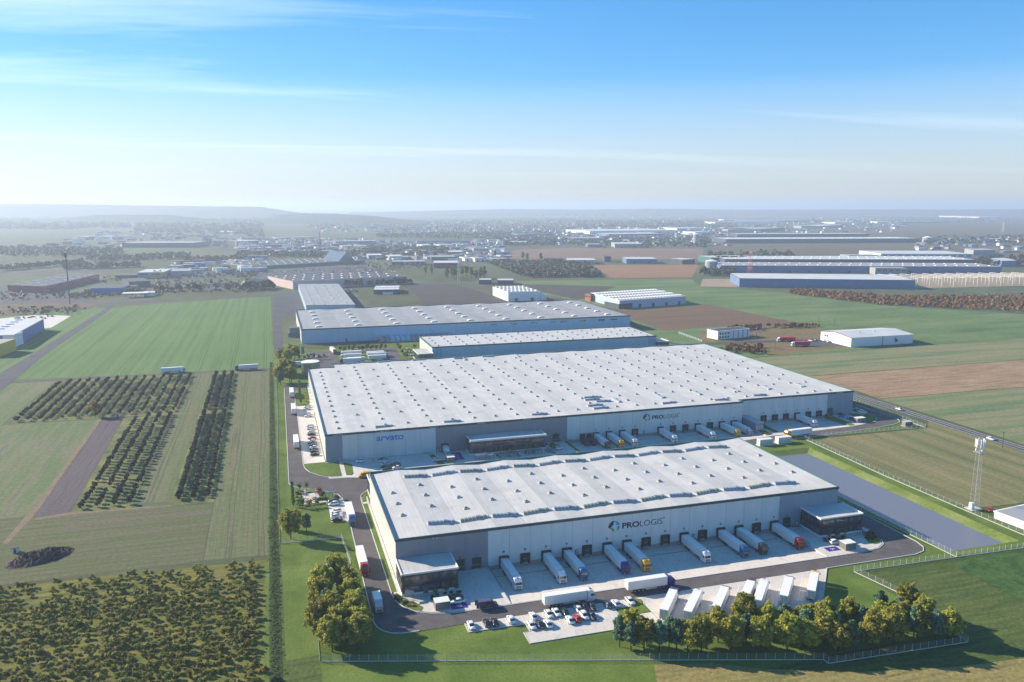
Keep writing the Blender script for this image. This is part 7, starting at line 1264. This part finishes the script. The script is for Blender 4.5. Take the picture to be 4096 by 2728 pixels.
# the mass of small buildings that can no longer be counted
rg = np.random.default_rng(77); tb = MB()
for q, n in (([(-661.8,2671.7), (-17.2,2476.6), (-24.0,3987.3), (-756.7,4209.0)], 160), ([(-77.8,2199.1), (234.4,2053.7), (338.1,2948.2), (-109.9,3189.2)], 420), ([(173.2,1849.3), (508.8,1708.7), (734.9,2468.1), (262.3,2779.9)], 330), ([(215.6,3914.8), (1005.3,3510.0), (1852.4,6466.7), (356.7,6420.5)], 330), ([(632.5,2499.1), (1028.8,2302.0), (1799.8,4031.7), (1025.3,4048.5)], 360), ([(951.8,2252.4), (1338.7,2135.3), (2533.5,4050.0), (1713.0,4058.0)], 260), ([(1741.3,3021.2), (2844.5,3063.0), (6009.7,6485.9), (3328.9,5784.1)], 240), ([(-197.8,1577.9), (-12.8,1521.9), (-15.0,1989.6), (-166.4,1875.4)], 60), ([(2145.0,8465.4), (4281.4,5495.8), (15694.4,20177.5), (4241.0,16733.8)], 200), ([(1587.2,1703.3), (1826.2,1568.0), (2781.8,2396.0), (2250.8,2421.0)], 60)):
    for _ in range(n):
        x, y = bil(q, rg.random(), rg.random()); a, b, h = rg.uniform(8, 34), rg.uniform(7, 16), rg.uniform(3.5, 9); th = rg.uniform(0, 3.14) if rg.random() < .5 else 0.12; c, s_ = math.cos(th), math.sin(th)
        tb.prism([(x + c * u - s_ * v, y + s_ * u + c * v) for u, v in ((-a / 2, -b / 2), (a / 2, -b / 2), (a / 2, b / 2), (-a / 2, b / 2))], 0, h, int(rg.integers(0, 4)), 4 + int(rg.integers(0, 4)))
tb.build('far_built_up_area', [w_white, w_grey, w_dark, w_blue, r_light, r_grey, r_dark, roofs[0]], kind='stuff')
FC = []
for c in ('white', 'silver', 'dark grey', 'black', 'white', 'red'):
    mb = MB(); mb.loft([sect(x, hw, zl, zh) for x, hw, zl, zh in ((-2.2, .8, .3, .9), (-1.6, .9, .2, 1), (1.4, .9, .2, .95), (2.2, .8, .3, .7))]); mb.loft([sect(x, hw, zl, zh, .05) for x, hw, zl, zh in ((-1.9, .75, .9, .95), (-1.2, .7, .9, 1.42), (.2, .7, .9, 1.42), (1.1, .75, .9, .95))], 1); FC.append(mb.mesh('parked_car', [PC[c], car_glass]))
for q, n, lab, zz in (([(-128.51,1249.59), (-21.96,1251.04), (-23.14,1344.27), (-128.94,1337.55)], 70, 'small car on the retail car park at the left', .12), ([(-17.5,1523.3), (203.3,1596.1), (207.1,1625.9), (-17.7,1549.4)], 60, 'small car between the two malls', .12), ([(44.65,1304.11), (214.18,1324.21), (184.48,1377.52), (36.37,1367.35)], 60, 'small car on the pink mall roof', 12.05), ([(-130.7,1496.1), (-99.8,1498.7), (-106.5,1576.3), (-133.9,1558.5)], 30, 'white van in the dealer yard on the left', .12), ([(-264.13,939.11), (-223.52,970.78), (-230.33,991.68), (-274.35,977.02)], 22, 'small car outside the blue store', .17), ([(102.94,1132.26), (119.45,1142.62), (118.14,1174.96), (103.45,1171.26)], 14, 'small car behind the grey hall', .12), ([(446.20,589.79), (470.81,601.37), (474.52,608.13), (451.62,600.98)], 10, 'small car beside the red trailers', .12), ([(473.71,596.61), (476.34,580.67), (480.01,587.05), (476.55,601.20)], 6, 'white car along the gabled hall', .12), ([(417.06,873.83), (483.11,876.88), (491.53,892.31), (423.21,886.83)], 16, 'small car along the pale blue hall', .12)):
    for i in range(n): p = bil(q, rh.random(), rh.random()); O('parked_car', FC[0] if 'white' in lab else rh.choice(FC), None, (*p, zz), (0, 0, rh.choice((0.2, 1.77, 3.3))), (1, 1, 1) if 'van' not in lab else (1.2, 1.1, 1.7), label=lab, category='car', group=lab.replace('small car', 'cars').replace('white van', 'vans').replace('white car', 'white cars'))
def wood(name, quads_, n, size, h, mats_, per=10, seed=0, flat=1.0):
    rng = np.random.default_rng(seed); P, N, S2 = [], [], []
    for q, k in zip(quads_, n):
        for _ in range(k):
            p = bil(q, rng.random(), rng.random()); hh = h * rng.uniform(.6, 1.25); r_ = hh * .38 * flat; d = rng.normal(size=(per, 3)); d /= np.linalg.norm(d, axis=1)[:, None]; d[:, 2] = np.where(d[:, 2] < -.2, -d[:, 2], d[:, 2])
            P.append(np.array([p[0], p[1], hh * .5]) + d * np.array([r_, r_, hh * .45]) * rng.uniform(.75, 1, (per, 1))); nn = d + rng.normal(size=(per, 3)) * .3; N.append(nn / np.linalg.norm(nn, axis=1)[:, None]); S2.append(np.full(per, size * hh / h) * rng.uniform(.7, 1.2, per))
    P = np.concatenate(P); return O(name, leafmesh(name, P, np.concatenate(N), np.concatenate(S2), np.repeat(rng.uniform(0, 1, len(P) // per), per) * .8 + rng.uniform(0, .2, len(P)), mats_, rng), kind='stuff')
l_far = LEAF('leaf_far', (0.045, 0.055, 0.034), (0.12, 0.11, 0.065), .2); l_scrub = LEAF('leaf_scrub', (0.17, 0.065, 0.025), (0.38, 0.17, 0.055), .2); l_far2 = LEAF('leaf_dry', (0.05, 0.045, 0.025), (0.16, 0.12, 0.06), .2); l_plot = LEAF('leaf_plot', (0.06, 0.075, 0.04), (0.15, 0.13, 0.075), .2)
wood('autumn_scrub', [[(680.35,944.33), (714.11,803.97), (791.16,866.77), (723.39,978.92)], [(714.11,803.97), (826.94,702.22), (965.73,822.48), (791.16,866.77)], [(826.94,702.22), (897.65,668.35), (1053.88,787.27), (965.73,822.48)]], [420, 700, 300], .8, 4.2, l_scrub, 22, 1)
wood('dry_scrub_bushes', [[(685.75,951.92), (724.25,815.57), (797.20,873.48), (726.96,983.81)], [(724.25,815.57), (826.94,702.22), (973.15,828.91), (797.20,873.48)]], [70, 150], .9, 5.0, l_far2, 20, 11)
wood('young_plantation', [[(412.38,1286.05), (542.78,1257.76), (632.7,1579.9), (441.3,1648.3)]], [1300], 1.8, 8, l_plot, 12, 2)
wood('scrub_bushes', [[(423.00,674.68), (456.26,669.17), (466.70,684.72), (432.64,690.27)], [(347.99,574.19), (385.69,556.30), (404.70,584.24), (378.64,602.88)], [(469.28,679.19), (524.61,667.20), (530.67,675.05), (477.42,691.16)]], [60, 60, 40], .9, 4.0, l_aut, 14, 3)
wood('tree_belts', [[(-609.6,2169.6), (-335.4,2108.6), (-380.6,2400.2), (-736.3,2628.8)], [(-380.2,1940.1), (-174.9,1974.8), (-186.2,2108.9), (-399.8,2042.9)], [(-375.9,1698.5), (-244.8,1731.7), (-249.2,1764.0), (-389.3,1760.3)], [(-176.3,1860.2), (-52.6,1840.9), (-64.8,1941.5), (-176.1,1908.3)], [(-476.9,1688.3), (-370.3,1866.3), (-376.0,1895.6), (-489.1,1732.8)], [(-580.8,3990.0), (-21.9,3527.3), (-26.7,4584.4), (-731.0,5037.8)], [(-1323.9,4759.3), (-895.9,4431.9), (-1155.7,5731.1), (-1732.4,6240.6)], [(396.8,3091.3), (804.0,2807.2), (1005.3,3510.0), (435.4,3388.9)], [(-71.6,2006.8), (178.9,1909.5), (189.4,2018.7), (-76.1,2147.7)], [(180.9,1930.4), (408.2,1861.6), (482.3,2198.1), (226.2,2402.9)], [(190.8,4518.6), (719.2,3762.4), (1271.4,6642.5), (384.8,8998.0)], [(719.2,3762.4), (1389.4,3559.6), (2768.9,7098.4), (1271.4,6642.5)], [(694.1,2741.8), (956.0,2662.5), (1235.0,3440.5), (861.2,3401.0)], [(662.5,2270.9), (912.8,2337.1), (1065.2,2728.1), (766.5,2627.3)], [(1597.3,4093.0), (2439.2,3838.2), (3605.1,5677.8), (2451.9,6285.3)], [(863.3,2210.2), (1201.0,2042.6), (1630.0,2775.6), (1065.2,2728.1)], [(1177.8,2040.5), (1192.8,2036.0), (1552.1,2632.4), (1461.8,2534.8)], [(3703.4,4409.6), (5336.0,4609.2), (9148.8,7912.9), (5884.0,7013.3)], [(1961.7,2062.3), (2284.1,1964.8), (2843.7,2449.7), (2389.4,2514.8)], [(7326.4,12740.9), (9420.8,12107.2), (16813.8,21617.5), (12206.1,21233.1)], [(991.3,1677.9), (1190.0,1617.7), (1294.0,1760.1), (1062.5,1799.1)], [(713.66,1232.80), (768.46,1216.22), (816.9,1293.4), (758.6,1311.1)], [(1357.5,1271.8), (1451.5,1243.4), (1681.5,1442.7), (1532.3,1437.3)], [(-45.16,1192.43), (6.51,1208.73), (6.85,1242.32), (-47.31,1258.71)], [(-155.53,1225.82), (-50.39,1209.77), (-50.69,1217.90), (-157.49,1242.18)], [(104.01,1212.92), (210.02,1234.98), (211.57,1243.99), (106.31,1238.73)]],
     [420, 300, 150, 130, 120, 800, 600, 450, 330, 480, 1100, 900, 420, 260, 1300, 420, 30, 700, 240, 500, 90, 60, 120, 40, 30, 50], 2.6, 10, l_far, 8, 4)
wood('roadside_shrubs', [[(-253.51,1375.24), (-22.66,1451.72), (-23.8,1551.2), (-276.7,1505.7)], [(-248.30,1154.06), (-149.93,1179.21), (-159.51,1258.97), (-260.40,1212.64)], [(-329.22,1153.00), (-214.79,1157.15), (-254.79,1225.53), (-362.33,1273.04)], [(-157.19,1181.40), (-11.24,1166.80), (-12.21,1382.05), (-172.85,1369.92)], [(-51.69,1394.00), (-20.43,1428.18), (-21.7,1550.6), (-57.1,1561.3)], [(-289.68,1009.64), (-211.62,976.50), (-202.84,1055.80), (-304.92,1064.88)], [(166.50,1467.62), (292.9,1539.0), (335.5,1761.1), (193.0,1695.8)]], [160, 90, 80, 170, 50, 60, 90], 1.1, 4.5, l_far, 10, 8)
wood('far_forest', [[(937.9,9831.1), (5104.9,8044.0), (23093.8,36425.4), (2080.3,21754.4)], [(7326.4,12740.9), (10673.3,9233.8), (126934.9,109971.5), (72637.2,126401.8)], [(-1389.4,4996.7), (-26.7,4584.4), (-51.8,10130.6), (-2400.5,8662.6)]], [2200, 2200, 2200], 9, 14, l_far, 5, 5, 1.6)
pop = [(263.99,1400.66), (272.46,1390.82), (282.94,1309.87), (294.18,1321.82), (290.00,1286.38), (302.29,1319.36), (315.37,1337.91), (320.13,1325.13), (323.17,1302.05), (329.29,1295.85), (338.37,1297.45), (346.44,1306.00), (335.90,1287.37), (498.3,1783.5), (545.2,1717.0), (538.0,1662.2), (565.9,1653.8)]
for i, p in enumerate(pop): tree('column', p, f'tall dark poplar, {ORD[i]} from the left beyond the old hall', 'poplars beyond the old hall', 4.2 if i > 1 else 3, 'poplar_tree', 3.6 if i not in (5, 6, 9) else 2.6)
for i, p in enumerate(((523.27,566.46), (497.78,574.18), (490.67,572.64))): tree('yellow', p, f'yellow autumn tree, {ORD[i]} from the right before the white gabled hall', 'autumn trees before the gabled hall', (2.0, 1.2, 1.4)[i], 'autumn_tree')
# hills
g_hill = GROUND('hill_woods', [(0.02, 0.032, 0.02), (0.04, 0.05, 0.03), (0.06, 0.06, 0.035)], big=0.004, fine=0.02, bump=0)
def ridge(base, tops, depth, seed):
    rng = random.Random(seed); mb = MB(); n = len(base); k = 14
    def at(t): i = min(int(t), n - 2); f = t - i; return (base[i][0] * (1 - f) + base[i + 1][0] * f, base[i][1] * (1 - f) + base[i + 1][1] * f), tops[i] * (1 - f) + tops[i + 1] * f
    m = (n - 1) * k
    for i in range(m + 1):
        (x, y), z = at(i / k); r_ = math.hypot(x, y); ux, uy = x / r_, y / r_; z2 = z * (1 + rng.uniform(-.02, .02))
        for f, zz in ((0, -1), (.25, z2 * .55), (.5, z2 * .9), (.75, z2), (1.6, z2 * .6), (2.5, -1)): mb.v.append((x + ux * depth * f, y + uy * depth * f, zz))
    for i in range(m):
        for j in range(5): a = i * 6 + j; mb.f.append((a, a + 6, a + 7, a + 1)); mb.m.append(0)
    o = struct('hills', mb, g_hill); return o
ridge([(-3389.1,9172.4), (-2463.9,8892.5), (-1830.9,8629.5), (-1198.7,8298.9), (-582.9,7912.5), (-39.9,7496.6), (390.3,7018.1)], [150, 143, 141, 128, 119, 112, 30], 1500, 1)
ridge([(-134.4,5686.8), (8.4,5713.8), (96.4,5759.2), (242.6,5715.0), (450.5,5509.8), (667.2,5179.6), (945.4,4942.2)], [5, 34, 58, 66, 62, 48, 8], 900, 2)
ridge([(-1497.3,6099.2), (-1069.4,5969.7), (-618.9,5632.5), (-201.5,5380.1)], [12, 58, 60, 14], 700, 3)
ridge([(937.9,9831.1), (2788.9,9735.4), (3690.6,9462.6), (4869.6,9354.3), (5731.8,8946.9), (9148.8,7912.9), (10886.4,7387.1)], [30, 78, 70, 82, 70, 76, 60], 1500, 4)


# ------------------------------------------------------------------ haze
hz = bpy.data.materials.new('haze'); hz.use_nodes = True; hn, hl_ = hz.node_tree.nodes, hz.node_tree.links; hn.remove(hn['Principled BSDF'])
pv = hn.new('ShaderNodeVolumePrincipled'); pv.inputs['Color'].default_value = (0.70, 0.83, 1.0, 1); pv.inputs['Density'].default_value = 0.00014; pv.inputs['Anisotropy'].default_value = 0.25
hl_.new(pv.outputs[0], hn['Material Output'].inputs['Volume'])
mb = MB(); mb.box(-15500, 20500, -2500, 28500, -4, 190); mb.build('haze', hz, kind='stuff')
